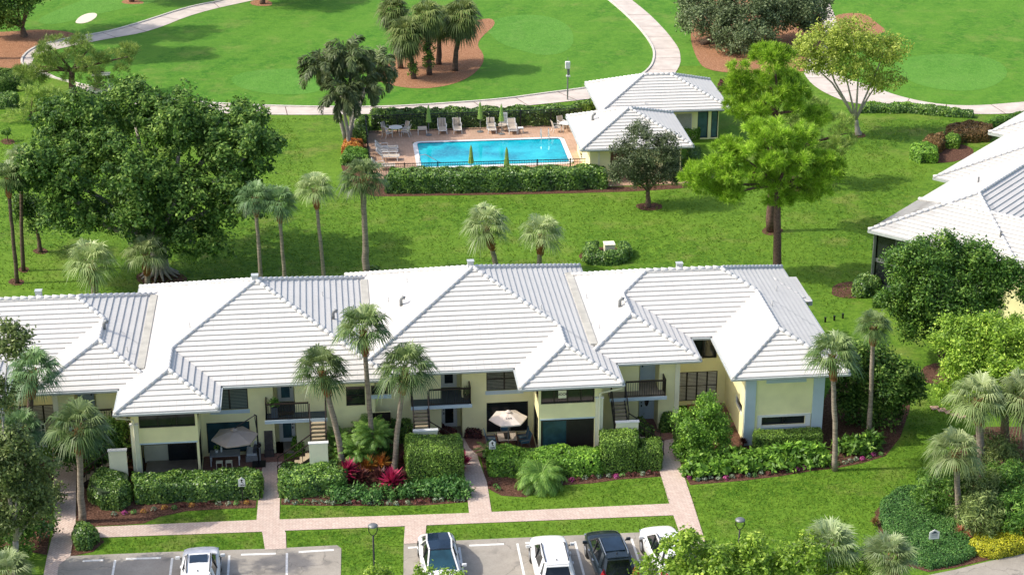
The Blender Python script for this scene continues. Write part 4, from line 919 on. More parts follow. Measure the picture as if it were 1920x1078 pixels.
def feather_crown(nl, seed, arc=1.0, nleaf=34, elmin=5, fluffy=0.0, lw=.02, lf=.24, start=.15, t0=.45):
    rs = random.Random(seed); V, F, T = [], [], []
    def quad(a, b, c, d, t):
        i = len(V); V.extend([a, b, c, d]); F.append((i, i + 1, i + 2, i + 3)); T.append(t)
    for l in range(nl):
        u = (l + .5) / nl; el = R(82 - (82 - elmin) * u + rs.uniform(-8, 8)); az = l * 2.39996 + rs.uniform(-.3, .3); p = Vector((0, 0, 0)); pts = [p.copy()]; e = el; ds = 1 / 12 * rs.uniform(.9, 1.1)
        tb = t0 + rs.uniform(-.2, .2)
        for k in range(12):
            e -= arc * (.05 + .16 * k / 12); p = p + Vector((math.cos(az) * math.cos(e), math.sin(az) * math.cos(e), math.sin(e))) * ds; pts.append(p.copy())
        for k in range(12):
            s = Vector((-math.sin(az), math.cos(az), 0)) * .008; quad(tuple(pts[k] - s), tuple(pts[k] + s), tuple(pts[k + 1] + s), tuple(pts[k + 1] - s), .8)
        for k in range(nleaf):
            t = start + (1 - start) * (k + .5) / nleaf; i = min(11, int(t * 12)); q = pts[i].lerp(pts[i + 1], t * 12 - i); ax = (pts[i + 1] - pts[i]).normalized(); s = Vector((-math.sin(az), math.cos(az), 0)); nr = s.cross(ax)
            for sd in (-1, 1):
                roll = rs.uniform(-1, 1) * fluffy; ll = lf * (math.sin(math.pi * min(1, t * .9 + .12)) ** .6) * rs.uniform(.8, 1.1)
                dd = (s * sd * math.cos(roll) + nr * math.sin(roll) * 1.0 + ax * .75 - Vector((0, 0, .35))).normalized(); pw = dd.cross(nr if abs(dd.dot(nr)) < .9 else s).normalized() * lw; tip = q + dd * ll - Vector((0, 0, ll * .25))
                quad(tuple(q), tuple(q + dd * ll * .5 + pw), tuple(tip), tuple(q + dd * ll * .5 - pw), min(1, max(0, tb + rs.uniform(-.2, .2))))
    return np.array(V), np.array(F), np.array(T)
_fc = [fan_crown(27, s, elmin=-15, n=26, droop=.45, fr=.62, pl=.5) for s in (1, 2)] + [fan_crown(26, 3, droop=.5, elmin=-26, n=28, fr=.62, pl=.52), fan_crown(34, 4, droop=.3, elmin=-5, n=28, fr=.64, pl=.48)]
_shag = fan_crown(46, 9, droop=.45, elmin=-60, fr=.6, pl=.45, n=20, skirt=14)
def palm(px, py, ctop, wpx, label, mat='lf_palm', kind=0, bark='palm', lean=(0, 0), boots=.5, group='sabal palms', r0=.17, cdy=0, crown_c=None, name='sabal_palm', bootr=1.9):
    """px,py: picture point of the trunk foot; ctop: picture point of the crown centre; wpx: crown width in picture pixels"""
    b = G(px, py); h = hgt(b, ctop[1] + (.16 if kind in (0, 1) else .08) * wpx); top = Vector((b.x, b.y, h)); q = PIX(top); top.x += (ctop[0] - q[0]) / pxm(top)
    r = wpx / 2 / pxm(top) * 1.08; t = thing(name, label, 'palm tree', b, group)
    m1 = b.lerp(top, .35) + Vector(((top.x - b.x) * -.12, 0, 0)); m2 = b.lerp(top, .7) + Vector(((top.x - b.x) * -.06, 0, 0)); bl = min(1.5, r * .95) * boots * 2
    trunk(t, [b, m1, m2, top - Vector((0, 0, .05))], [r0 * 1.25, r0, r0 * .95, r0 * .95], M[bark], n=10)
    if boots:
        mb = MB(); ax = (top - m2).normalized(); a = top - ax * bl
        prof = [(0, .9), (.15, 1.5), (.45, bootr), (.75, bootr * .85), (1, 1.1)]
        mb.tube([a.lerp(top, q_[0]) for q_ in prof], [r0 * q_[1] * .9 for q_ in prof], 12)
        for k in range(46):
            u = (k + .5) / 46; an = k * 2.39996; rr_ = r0 * bootr * (.62 + .3 * math.sin(u * math.pi)); c = a.lerp(top, u); o_ = Vector((math.cos(an), math.sin(an), 0)); q2 = c + o_ * rr_
            mb.obox(q2 + Vector((0, 0, .03)), Vector((-math.sin(an), math.cos(an), 0)) * .05, o_ * .025 + Vector((0, 0, .02)), Vector((0, 0, .09)) + o_ * .045)
        mb.build('leaf_bases', M['boots'], t)
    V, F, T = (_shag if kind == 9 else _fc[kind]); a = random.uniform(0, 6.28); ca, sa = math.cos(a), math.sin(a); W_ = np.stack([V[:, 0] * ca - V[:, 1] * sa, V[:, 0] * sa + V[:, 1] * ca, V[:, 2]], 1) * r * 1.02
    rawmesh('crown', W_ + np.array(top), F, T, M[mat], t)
    return t
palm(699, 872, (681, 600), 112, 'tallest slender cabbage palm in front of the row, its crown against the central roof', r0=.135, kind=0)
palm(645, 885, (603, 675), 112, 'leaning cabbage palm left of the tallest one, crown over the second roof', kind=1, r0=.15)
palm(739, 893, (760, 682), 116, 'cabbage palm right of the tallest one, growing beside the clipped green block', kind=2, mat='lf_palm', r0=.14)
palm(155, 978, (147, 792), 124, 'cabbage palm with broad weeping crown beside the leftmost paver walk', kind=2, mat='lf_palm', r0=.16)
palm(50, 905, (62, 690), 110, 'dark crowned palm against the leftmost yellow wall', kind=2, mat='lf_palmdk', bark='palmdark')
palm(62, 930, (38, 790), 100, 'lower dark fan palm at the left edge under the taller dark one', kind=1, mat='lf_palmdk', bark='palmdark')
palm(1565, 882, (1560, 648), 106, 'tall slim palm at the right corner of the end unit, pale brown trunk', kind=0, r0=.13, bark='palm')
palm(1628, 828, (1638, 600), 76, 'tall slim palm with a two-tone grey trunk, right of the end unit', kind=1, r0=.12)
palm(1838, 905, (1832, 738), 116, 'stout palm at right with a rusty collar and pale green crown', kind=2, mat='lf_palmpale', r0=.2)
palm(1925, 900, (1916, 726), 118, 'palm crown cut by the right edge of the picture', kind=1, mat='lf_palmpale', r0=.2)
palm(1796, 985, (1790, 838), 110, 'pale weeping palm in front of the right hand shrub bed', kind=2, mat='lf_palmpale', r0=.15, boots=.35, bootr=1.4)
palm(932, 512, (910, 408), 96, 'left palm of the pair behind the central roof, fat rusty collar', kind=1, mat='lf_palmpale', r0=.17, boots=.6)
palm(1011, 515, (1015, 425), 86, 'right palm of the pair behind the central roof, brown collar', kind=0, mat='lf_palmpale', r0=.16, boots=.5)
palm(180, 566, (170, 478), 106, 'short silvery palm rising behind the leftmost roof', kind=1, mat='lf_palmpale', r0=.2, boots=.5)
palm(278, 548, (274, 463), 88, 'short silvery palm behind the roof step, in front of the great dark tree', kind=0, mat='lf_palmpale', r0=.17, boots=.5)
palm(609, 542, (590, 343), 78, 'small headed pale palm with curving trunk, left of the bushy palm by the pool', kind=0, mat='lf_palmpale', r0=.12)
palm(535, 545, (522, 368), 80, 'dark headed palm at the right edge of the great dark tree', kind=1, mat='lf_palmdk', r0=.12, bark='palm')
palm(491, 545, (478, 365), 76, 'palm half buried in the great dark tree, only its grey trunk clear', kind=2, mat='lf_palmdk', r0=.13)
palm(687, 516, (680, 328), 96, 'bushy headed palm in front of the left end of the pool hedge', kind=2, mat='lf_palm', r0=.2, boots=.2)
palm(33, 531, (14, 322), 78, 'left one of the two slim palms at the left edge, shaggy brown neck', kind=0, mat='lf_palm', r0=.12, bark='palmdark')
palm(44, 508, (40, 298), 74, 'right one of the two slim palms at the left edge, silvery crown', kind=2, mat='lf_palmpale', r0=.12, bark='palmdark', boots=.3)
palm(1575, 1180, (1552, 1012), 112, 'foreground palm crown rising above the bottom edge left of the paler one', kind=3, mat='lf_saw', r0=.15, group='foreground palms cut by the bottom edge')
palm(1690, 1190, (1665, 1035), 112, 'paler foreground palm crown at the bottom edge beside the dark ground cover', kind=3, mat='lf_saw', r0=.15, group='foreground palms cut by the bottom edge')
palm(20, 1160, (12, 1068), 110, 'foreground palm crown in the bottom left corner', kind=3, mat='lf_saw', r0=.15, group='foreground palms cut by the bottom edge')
for b_, c_, wd, lb in (((751, 129), (738, 14), 72, 'leftmost shaggy palm of the golf course clump, set behind'), ((776, 148), (762, 56), 84, 'front shaggy palm of the golf course clump with ivy on its trunk'), ((805, 141), (800, 22), 78, 'middle shaggy palm of the golf course clump, ivy thick on its trunk'),
                       ((823, 121), (826, 30), 72, 'shaggy palm standing furthest back in the golf course clump'), ((853, 134), (866, 22), 88, 'rightmost shaggy palm of the golf course clump')):
    t = palm(*b_, c_, wd, lb, kind=9, mat='lf_golf', bark='palmdark', r0=.22, boots=0, group='shaggy palms on the golf course')
    if 'ivy' in lb:
        g = G(*b_); crown('ivy', [(g.x, g.y - .05, 1.0, .42, .4, .9)] if 'front' in lb else [(g.x, g.y, 1.3, .4, .4, 1.1), (g.x - .1, g.y, 2.6, .55, .5, .8)], M['lf_oak'], t, dens=8, per=16, cr=.2, L=.16, Wd=.12)
_ft = [feather_crown(17, 5, arc=1.5, nleaf=60, elmin=0, fluffy=1.2, lw=.024, lf=.25, t0=.45), feather_crown(15, 6, arc=1.7, nleaf=60, elmin=-10, fluffy=1.2, lw=.024, lf=.25, t0=.4)]
_ar = feather_crown(30, 8, arc=.9, nleaf=26, elmin=18, fluffy=.15, lw=.014, lf=.26, start=.25)
_dt = feather_crown(64, 11, arc=1.35, nleaf=30, elmin=-8, fluffy=.3, lw=.009, lf=.26, start=.1)
def fpalm(px, py, ctop, wpx, label, proto, mat, r0=.14, bark='palebark', name='feather_palm', group='feathery palms at the left end of the pool', stems=None):
    b = G(px, py); h = hgt(b, ctop[1]) if stems is None else .25; top = Vector((b.x, b.y, h)); q = PIX(top)
    if stems is None: top.x += (ctop[0] - q[0]) / pxm(top)
    r = wpx / 2 / pxm(top); t = thing(name, label, 'palm tree', b, group)
    if stems is None: trunk(t, [b, b.lerp(top, .5) + Vector(((top.x - b.x) * -.1, 0, 0)), top], [r0 * 1.3, r0, r0 * .8], M[bark]); cs = [(top, r)]
    else:
        cs = []; mb = MB()
        for k in range(stems):
            a = k * 2.4; p = b + Vector((math.cos(a), math.sin(a) * .8, 0)) * r * .25 * (1 + k % 2); hh = r * (random.uniform(.35, 1.25) if stems > 1 else .22); e = p + Vector((math.cos(a) * .3 * r, math.sin(a) * .2 * r, hh)); mb.tube([p * .7 + b * .3, e], [.05, .035], 6); cs.append((e, r * random.uniform(.55, .75)))
        mb.build('stems', M['bark'], t)
    V0, F0, T0 = proto; Vs, Fs, Ts = [], [], []
    for i, (c, rr_) in enumerate(cs):
        a = random.uniform(0, 6.28); ca, sa = math.cos(a), math.sin(a); Vs.append(np.stack([V0[:, 0] * ca - V0[:, 1] * sa, V0[:, 0] * sa + V0[:, 1] * ca, V0[:, 2]], 1) * rr_ * 1.15 + np.array(c)); Vs[-1][:, 2] = np.maximum(Vs[-1][:, 2], .03); Fs.append(F0 + len(V0) * i); Ts.append(T0)
    rawmesh('crown', np.vstack(Vs), np.vstack(Fs), np.concatenate(Ts), M[mat], t); return t
fpalm(648, 264, (610, 128), 118, 'left feathery palm of the cluster by the pool, trunk leaning left', _ft[0], 'lf_queen')
fpalm(660, 262, (655, 104), 112, 'tallest middle feathery palm of the cluster by the pool', _ft[1], 'lf_queen')
fpalm(664, 242, (702, 130), 112, 'right feathery palm of the cluster, its fronds over the pool fence', _ft[0], 'lf_queen')
fpalm(657, 284, (640, 180), 108, 'lowest front feathery palm of the cluster by the pool', _ft[1], 'lf_queen')
fpalm(651, 270, (682, 165), 96, 'small feathery palm tucked between the right and the front ones', _ft[1], 'lf_queen')
fpalm(668, 868, (660, 790), 110, 'bushy green areca palm clump between the two left cabbage palm trunks', _ar, 'lf_areca', stems=7, group='leafy palms by the walls', name='areca_palm')
fpalm(640, 820, (645, 760), 86, 'taller areca palm against the yellow wall behind the clump', _ar, 'lf_areca', stems=5, group='leafy palms by the walls', name='areca_palm')
fpalm(972, 915, (970, 880), 150, 'feathery pygmy date palm arching over the lawn edge in front of the long hedge', _dt, 'lf_areca', stems=1, group='leafy palms by the walls', name='date_palm')
# ------------------------------------------------------------------ broadleaved trees
def bl(px, py, cx, cy, w_px, h_px, dep=None, dy=0):
    """blob seen at picture (cx,cy) of that size, standing over ground point (px,py) + dy metres away"""
    b = G(px, py); Y = b.y + dy; c = atY(cx, cy, Y); s = pxm(c); rx = w_px / 2 / s; rz = h_px / 2 / s * 1.0
    return (c.x, c.y, max(c.z, rz * .5), rx, dep or rx * .9, rz)
def tree(name, px, py, blobs, mat, label, cat='tree', group=None, r0=.25, bark='bark', limbs=True, kind='leaf', topz=None, fork=None, lob=(5, .4), **kw):
    b = G(px, py); t = thing(name, label, cat, b, group); cs = np.array([q[:3] for q in blobs]); cm = cs.mean(0)
    fz = fork if fork else max(.6, min(cs[:, 2]) * .55); tp = Vector((b.x * .75 + cm[0] * .25, b.y * .75 + cm[1] * .25, fz))
    lb = [(tp, tuple(q[:3]), r0 * .55, r0 * .15) for q in blobs] if limbs else []
    trunk(t, [b, b.lerp(tp, .5), tp], [r0 * 1.35, r0, r0 * .85], M[bark], lb)
    if kind == 'pine': blobs = puffs(blobs, 2.6, .55, int(px) % 91); lob = None
    if lob: blobs = lobes(blobs, *lob, seed=int(px) % 97)
    (crown if kind == 'leaf' else needles)('crown', blobs, M[mat], t, **kw); return t
B_ = bl
# the great ficus
fb = [B_(300, 515, 150, 240, 150, 120, dy=3), B_(300, 515, 250, 215, 170, 100, dy=5), B_(300, 515, 340, 250, 170, 130, dy=3), B_(300, 515, 430, 230, 130, 90, dy=4), B_(300, 515, 455, 300, 130, 110, dy=1), B_(300, 515, 120, 330, 140, 110, dy=0),
      B_(300, 515, 230, 320, 170, 130, dy=0), B_(300, 515, 330, 370, 160, 120, dy=-1), B_(300, 515, 425, 380, 130, 100, dy=-1), B_(300, 515, 365, 455, 130, 80, dy=-1.6), B_(300, 515, 240, 410, 150, 80, dy=-1), B_(300, 515, 140, 400, 120, 80, dy=-1), B_(300, 515, 495, 265, 70, 50, dy=2.5), B_(300, 515, 60, 340, 60, 70, dy=0)]
tree('ficus_tree', 300, 515, fb, 'lf_ficus', 'huge dark green spreading ficus with buttressed roots, filling the lawn at left', r0=.55, bark='palebark', lob=(9, .42), dens=1.9, per=34, cr=.34, L=.28, Wd=.15, up=.5, fork=2.2, rough=.3)
rt = MB(); g = G(300, 517)
for k in range(14):
    a = k * .45; rt.tube([g + Vector((math.cos(a) * .35, math.sin(a) * .35, 1.0)), g + Vector((math.cos(a) * .6, math.sin(a) * .6, .4)), g + Vector((math.cos(a) * 1.3, math.sin(a) * 1.2, .02))], [.12, .13, .05], 6)
ft = [o for o in bpy.data.objects if o.name == 'ficus_tree'][0]; rt.build('roots', M['palebark'], ft, smooth=True)
tree('small_tree', 76, 473, [B_(76, 473, 75, 400, 90, 60), B_(76, 473, 50, 385, 50, 40)], 'lf_ficus', 'small dark tree in a mulch ring at the left margin of the great ficus', r0=.13, dens=3, per=40, cr=.35, L=.2, Wd=.12)
tree('small_tree', 1216, 388, [B_(1216, 388, 1210, 283, 100, 76), B_(1216, 388, 1172, 328, 62, 52, dy=-.2), B_(1216, 388, 1245, 330, 66, 52, dy=-.3), B_(1216, 388, 1208, 330, 60, 60, dy=.4)], 'lf_grey', 'round grey green tree in front of the smaller cabana', r0=.17, dens=5, per=40, cr=.28, L=.16, Wd=.08, fork=1.2)
tree('round_tree', 1768, 668, [B_(1768, 668, 1720, 510, 110, 90, dy=.5), B_(1768, 668, 1800, 505, 110, 90, dy=.5), B_(1768, 668, 1700, 570, 95, 100), B_(1768, 668, 1760, 480, 90, 60, dy=.6), B_(1768, 668, 1760, 570, 120, 110, dy=-.5), B_(1768, 668, 1830, 560, 80, 90), B_(1768, 668, 1730, 610, 100, 60, dy=-.4), B_(1768, 668, 1790, 620, 110, 60, dy=-.5)], 'lf_oak', 'broad round green tree in front of the angled building', group='round trees along the right edge', r0=.22, dens=4, per=44, cr=.36, L=.19, Wd=.11, rough=.2)
tree('round_tree', 1930, 660, [B_(1930, 660, 1905, 530, 90, 80), B_(1930, 660, 1950, 545, 90, 90)], 'lf_oak', 'green tree at the right edge under the angled building wall', group='round trees along the right edge', r0=.2, dens=4, per=44, cr=.36, L=.19, Wd=.11)
tree('round_tree', 1884, 842, [B_(1884, 842, 1810, 640, 100, 80, dy=.6), B_(1884, 842, 1880, 625, 120, 90, dy=.6), B_(1884, 842, 1810, 690, 90, 70), B_(1884, 842, 1880, 690, 120, 90, dy=-.5), B_(1884, 842, 1940, 650, 100, 120), B_(1884, 842, 1850, 740, 110, 70, dy=-.8), B_(1884, 842, 1800, 740, 70, 60, dy=-.3), B_(1884, 842, 1900, 750, 90, 70, dy=-.8), B_(1884, 842, 1940, 720, 90, 90)], 'lf_lime', 'broad yellow green tree at the right edge above the stout palm', group='round trees along the right edge', r0=.24, dens=4, per=46, cr=.34, L=.17, Wd=.10, fork=2.4)
tree('round_tree', 1640, 800, [B_(1640, 800, 1625, 680, 110, 80, dy=.6), B_(1640, 800, 1670, 720, 110, 90), B_(1640, 800, 1600, 720, 70, 90, dy=.8), B_(1640, 800, 1615, 770, 80, 70, dy=.4), B_(1640, 800, 1695, 725, 80, 80), B_(1640, 800, 1660, 775, 80, 60)], 'lf_ficus', 'dark leafy tree filling the corner to the right of the end unit', r0=.18, dens=4, per=44, cr=.35, L=.19, Wd=.11)
tree('spreading_tree', 1316, 84, [B_(1316, 84, 1330, 40, 110, 70), B_(1340, 90, 1400, 25, 130, 90), B_(1340, 95, 1400, 75, 120, 60, dy=-1), B_(1340, 80, 1470, 30, 120, 90), B_(1340, 80, 1530, 20, 60, 70, dy=1), B_(1340, 80, 1300, 10, 60, 50, dy=2)], 'lf_grey', 'wide dark grey green tree mass on the golf course straw bed', r0=.3, dens=2.2, per=44, cr=.5, L=.26, Wd=.13, rough=.22)
tree('sparse_tree', 1610, 254, [B_(1610, 254, 1540, 85, 90, 70), B_(1610, 254, 1600, 70, 110, 70), B_(1610, 254, 1660, 95, 80, 60), B_(1610, 254, 1580, 120, 110, 70), B_(1610, 254, 1650, 150, 80, 50), B_(1610, 254, 1510, 110, 60, 60)], 'lf_yellow', 'thin yellowing tree with visible pale branches beside the cart path junction', r0=.2, bark='palebark', lob=None, dens=2.0, per=22, cr=.35, L=.24, Wd=.13, inner=.9, fork=1.3)
tree('tree', 46, 70, [B_(46, 70, 10, -110, 150, 90), B_(46, 70, 75, -95, 110, 80), B_(46, 70, 20, 10, 90, 60), B_(46, 70, 60, -5, 60, 40), B_(46, 70, 8, 40, 50, 50), B_(46, 70, -20, 0, 80, 90)], 'lf_ficus', 'dark tree in the top left corner on pine straw', r0=.28, dens=2.6, per=40, cr=.45, L=.24, Wd=.13)
tree('tree', 247, 4, [B_(247, 4, 240, -95, 110, 70), B_(247, 4, 290, -75, 80, 60)], 'lf_ficus', 'tree trunk in a straw ring at the top edge, left of the cart path', r0=.22, dens=1.6, per=36, cr=.5, L=.3, Wd=.16)
tree('tree', 492, 8, [B_(492, 8, 480, -95, 140, 80), B_(492, 8, 540, -80, 110, 70)], 'lf_ficus', 'tree trunk in a straw ring at the top edge, right of the cart path', r0=.22, dens=1.6, per=36, cr=.5, L=.3, Wd=.16)
tree('tree', -50, 112, [B_(-50, 112, -45, -170, 170, 90), B_(-50, 112, 40, -160, 130, 80), B_(-50, 112, -120, -150, 120, 90)], 'lf_ficus', 'tall tree beyond the left edge throwing its shade across the fairway', r0=.3, dens=2, per=40, cr=.5, L=.3, Wd=.17)
tree('tree', -60, 72, [B_(-60, 72, -50, -200, 190, 70), B_(-60, 72, 60, -195, 120, 60)], 'lf_ficus', 'tall tree beyond the left edge, set behind the nearer one', r0=.3, dens=2, per=40, cr=.5, L=.3, Wd=.17)
tree('tree', 560, -35, [B_(560, -35, 560, -120, 170, 80), B_(560, -35, 500, -130, 120, 80)], 'lf_ficus', 'tree beyond the top edge throwing its shade on the fairway', r0=.25, dens=1.6, per=36, cr=.5, L=.3, Wd=.16)
tree('foreground_tree', 30, 1080, [B_(30, 1080, 15, 650, 70, 80), B_(30, 1080, 0, 740, 70, 90), B_(30, 1080, 30, 850, 100, 80), B_(30, 1080, 0, 870, 80, 110), B_(30, 1080, 58, 900, 80, 90), B_(30, 1080, 20, 960, 110, 100), B_(30, 1080, 80, 950, 40, 60)], 'lf_olive', 'loose olive leaved tree at the left edge overlapping the leftmost walk', r0=.16, bark='palebark', lob=(5, .42), dens=4, per=30, cr=.3, L=.2, Wd=.1, rough=.25, low=-.8)
tree('foreground_tree', 1390, 1210, [B_(1390, 1210, 1240, 1075, 100, 70), B_(1390, 1210, 1330, 1055, 110, 80), B_(1390, 1210, 1420, 1045, 110, 70), B_(1390, 1210, 1500, 1050, 110, 80), B_(1390, 1210, 1580, 1070, 90, 50), B_(1390, 1210, 1275, 1020, 60, 50), B_(1390, 1210, 1360, 1090, 200, 80, dy=-1)], 'lf_lime', 'foreground lime and olive leafy treetops along the bottom edge, over the last white car', r0=.2, bark='palebark', lob=(6, .4), dens=4.5, per=26, cr=.22, L=.19, Wd=.11, rough=.3)
tree('foreground_shrub', 715, 1150, [B_(715, 1150, 712, 1078, 44, 36)], 'lf_lime', 'lime green treetop at the bottom edge below the street lamp', r0=.06, dens=9, per=24, cr=.2, L=.12, Wd=.07)
tree('foreground_shrub', 800, 1190, [B_(800, 1190, 795, 1078, 30, 30), B_(800, 1190, 845, 1086, 60, 22)], 'lf_lime', 'few lime green twigs at the bottom edge over the glass roofed white car', r0=.05, dens=9, per=20, cr=.2, L=.12, Wd=.07)
tree('shrub_tree', 1318, 858, [B_(1318, 858, 1322, 765, 60, 50, dy=.4), B_(1318, 858, 1300, 800, 72, 56), B_(1318, 858, 1345, 805, 60, 60), B_(1318, 858, 1330, 845, 90, 60, dy=-.2), B_(1318, 858, 1290, 845, 50, 50)], 'lf_hedgelt', 'tall loose bright green shrub between the courtyard and the walk', cat='shrub', r0=.08, dens=8, per=36, cr=.24, L=.13, Wd=.075)
tree('shrub_tree', 163, 893, [B_(163, 893, 190, 815, 80, 70), B_(163, 893, 215, 840, 50, 60), B_(163, 893, 150, 855, 80, 50, dy=-.3), B_(163, 893, 205, 870, 50, 40)], 'lf_ficus', 'small dark tree tangled with the palm at the leftmost walk', r0=.07, dens=6, per=36, cr=.28, L=.16, Wd=.1)
tree('shrub_tree', 15, 265, [B_(15, 265, 12, 248, 16, 12)], 'lf_oak', 'tiny sapling in a mulch ring near the left edge', r0=.04, dens=8, per=20, cr=.15, L=.12, Wd=.07)
# ------------------------------------------------------------------ pines
tree('pine_tree', 1458, 516, [B_(1458, 516, 1345, 300, 110, 80), B_(1458, 516, 1430, 250, 130, 80, dy=.5), B_(1458, 516, 1400, 300, 130, 90, dy=-.6), B_(1458, 516, 1480, 300, 120, 80, dy=-.4), B_(1458, 516, 1540, 325, 90, 80), B_(1458, 516, 1515, 355, 70, 50), B_(1458, 516, 1315, 320, 50, 60), B_(1458, 516, 1340, 345, 70, 60, dy=.4), B_(1458, 516, 1450, 340, 90, 40), B_(1458, 516, 1465, 375, 40, 30), B_(1458, 516, 1365, 365, 40, 30, dy=-.4), B_(1458, 516, 1500, 265, 70, 60, dy=.8)], 'lf_pine', 'bright green pine nearest the end unit, long bare trunk', group='tall pines on the rear lawn', r0=.24, bark='pinebark', kind='pine', dens=8, per=52, r=.4, inner=0, low=-.5, fork=6.2)
tree('pine_tree', 1444, 434, [B_(1444, 434, 1440, 120, 100, 60), B_(1444, 434, 1405, 160, 90, 70), B_(1444, 434, 1480, 160, 100, 70), B_(1444, 434, 1440, 195, 130, 60, dy=-.5), B_(1444, 434, 1400, 215, 60, 50), B_(1444, 434, 1510, 210, 80, 50), B_(1444, 434, 1450, 100, 50, 30)], 'lf_pine', 'taller pine behind the bright one, scarred trunk in a mulch ring', group='tall pines on the rear lawn', r0=.24, bark='pinebark', kind='pine', dens=7, per=52, r=.42, inner=0, low=-.5, fork=8.5)
tree('pine_tree', 1487, 348, [B_(1487, 348, 1530, 220, 90, 90), B_(1487, 348, 1560, 260, 80, 90), B_(1487, 348, 1520, 290, 100, 60), B_(1487, 348, 1590, 250, 50, 50), B_(1487, 348, 1480, 230, 60, 70)], 'lf_pineol', 'olive green pine behind the two bright ones, nearest the thin yellow tree', group='tall pines on the rear lawn', r0=.2, bark='pinebark', kind='pine', dens=5, per=32, r=.42, inner=0, fork=3)
tree('pine_tree', 136, 180, [B_(136, 180, 100, 95, 80, 46), B_(136, 180, 170, 90, 80, 56), B_(136, 180, 75, 125, 80, 46), B_(136, 180, 150, 125, 90, 50, dy=-.6), B_(136, 180, 240, 107, 66, 40), B_(136, 180, 195, 135, 80, 40), B_(136, 180, 50, 140, 50, 36)], 'lf_pineol', 'spreading open pine beside the cart path bend at upper left', r0=.28, bark='pinebark', kind='pine', dens=5, per=30, r=.45, inner=0, low=-.5, fork=2.2)
tree('pine_tree', 54, 225, [B_(54, 225, 60, 180, 70, 40), B_(54, 225, 110, 180, 60, 36, dy=.5), B_(54, 225, 40, 205, 50, 30), B_(54, 225, 95, 205, 50, 30)], 'lf_pineol', 'low bushy young pine at the left edge below the spreading one', r0=.12, bark='pinebark', kind='pine', dens=5, per=30, r=.42, inner=0, fork=.6)
# ------------------------------------------------------------------ hedges, shrubs and beds
def hedge(name, poly, h, label, mat='lf_hedge', group=None, cat='hedge', dens=420, L=.13, Wd=.08, rnd=.25, bumpy=.09, kind=None, world=False, z0=0.0, core=True):
    pts = [Vector(p[:2]) for p in (poly if world else gp(poly))]; n = len(pts); A = np.array([[p.x, p.y] for p in pts]); B = np.roll(A, -1, 0); E_ = B - A; Ln = np.linalg.norm(E_, axis=1)
    area = .5 * np.sum(A[:, 0] * B[:, 1] - B[:, 0] * A[:, 1]);
    if area < 0: A = A[::-1].copy(); B = np.roll(A, -1, 0); E_ = B - A; Ln = np.linalg.norm(E_, axis=1); area = -area
    On = np.stack([E_[:, 1], -E_[:, 0]], 1) / Ln[:, None]
    def dist(P):
        d = np.full(len(P), 1e9); near = np.zeros(len(P), int)
        for i in range(n):
            t = np.clip(((P - A[i]) @ E_[i]) / Ln[i] ** 2, 0, 1); q = np.linalg.norm(P - (A[i] + t[:, None] * E_[i]), axis=1); m = q < d; d[m] = q[m]; near[m] = i
        return d, near
    def inside(P):
        c = np.zeros(len(P), bool)
        for i in range(n):
            a, b = A[i], B[i]; c ^= ((a[1] > P[:, 1]) != (b[1] > P[:, 1])) & (P[:, 0] < (b[0] - a[0]) * (P[:, 1] - a[1]) / (b[1] - a[1] + 1e-12) + a[0])
        return c
    nt_ = int(area * dens * 1.15) + 10; lo, hi = A.min(0), A.max(0); k = int(nt_ * np.prod(hi - lo) / area); P = rng.uniform(lo, hi, (k, 2)); P = P[inside(P)]; d, near = dist(P)
    dd = np.clip(rnd - d, 0, rnd); Z = h - (rnd - np.sqrt(np.maximum(rnd ** 2 - dd ** 2, 0))); Nt = np.stack([On[near, 0] * dd / rnd, On[near, 1] * dd / rnd, np.ones(len(P)) * 1.0], 1); C1 = np.column_stack([P, Z])
    Cs, Ns = [C1], [Nt]
    for i in range(n):
        m = int(Ln[i] * (h - z0) * dens); t = rng.uniform(0, 1, m); z = z0 + (h - z0) * rng.uniform(0, 1, m); q = A[i] + t[:, None] * E_[i]; s = np.clip(z - (h - rnd), 0, rnd); ins = rnd - np.sqrt(np.maximum(rnd ** 2 - s ** 2, 0)); q = q - On[i] * ins[:, None]
        Cs.append(np.column_stack([q, z])); Ns.append(np.column_stack([np.tile(On[i], (m, 1)), s / rnd + .25]))
    C, Nn = np.vstack(Cs), unit(np.vstack(Ns)); ph = rng.uniform(0, 6, 3)
    w_ = np.sin(C[:, 0] * 2.3 + ph[0]) * np.sin(C[:, 1] * 2.1 + ph[1]) + .6 * np.sin(C[:, 0] * 5.3 + C[:, 2] * 4 + ph[2]) * np.sin(C[:, 1] * 4.7); C = C + Nn * (w_ * bumpy + rng.normal(size=len(C)) * .03)[:, None]; C[:, 2] = np.maximum(C[:, 2], .03)
    t = np.clip(.38 + .15 * w_ + rng.normal(size=len(C)) * .26, 0, 1); Nj = Nn + rng.normal(size=C.shape) * .5
    c = G(0, 0); o = thing(name, label, cat, (float(A[:, 0].mean()), float(A[:, 1].mean()), 0), group)
    if kind: o['kind'] = kind
    leafmesh('foliage', C, Nj, L, Wd, t, M[mat], o)
    if core:
        cp_ = [Vector(a) - (Vector(On[i]) + Vector(On[i - 1])).normalized() * .14 for i, a in enumerate(A)]; mb = MB().prism([(p.x, p.y) for p in cp_], 0.02, max(.1, h - .16)); e = mb.build('dark_core', M['twig'], o)  # solid core, darker than the leaves, blocks the view through the hedge
    return o
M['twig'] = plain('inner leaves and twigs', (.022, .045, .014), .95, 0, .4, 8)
hedge('hedge', [(700, 243), (1066, 236), (1115, 222), (1118, 212), (1060, 227), (900, 231), (697, 234)], 1.4, 'long glossy hedge behind the pool fence along the cart path', 'lf_hedge', 'hedges round the pool', L=.2, Wd=.13, dens=210, bumpy=.14)
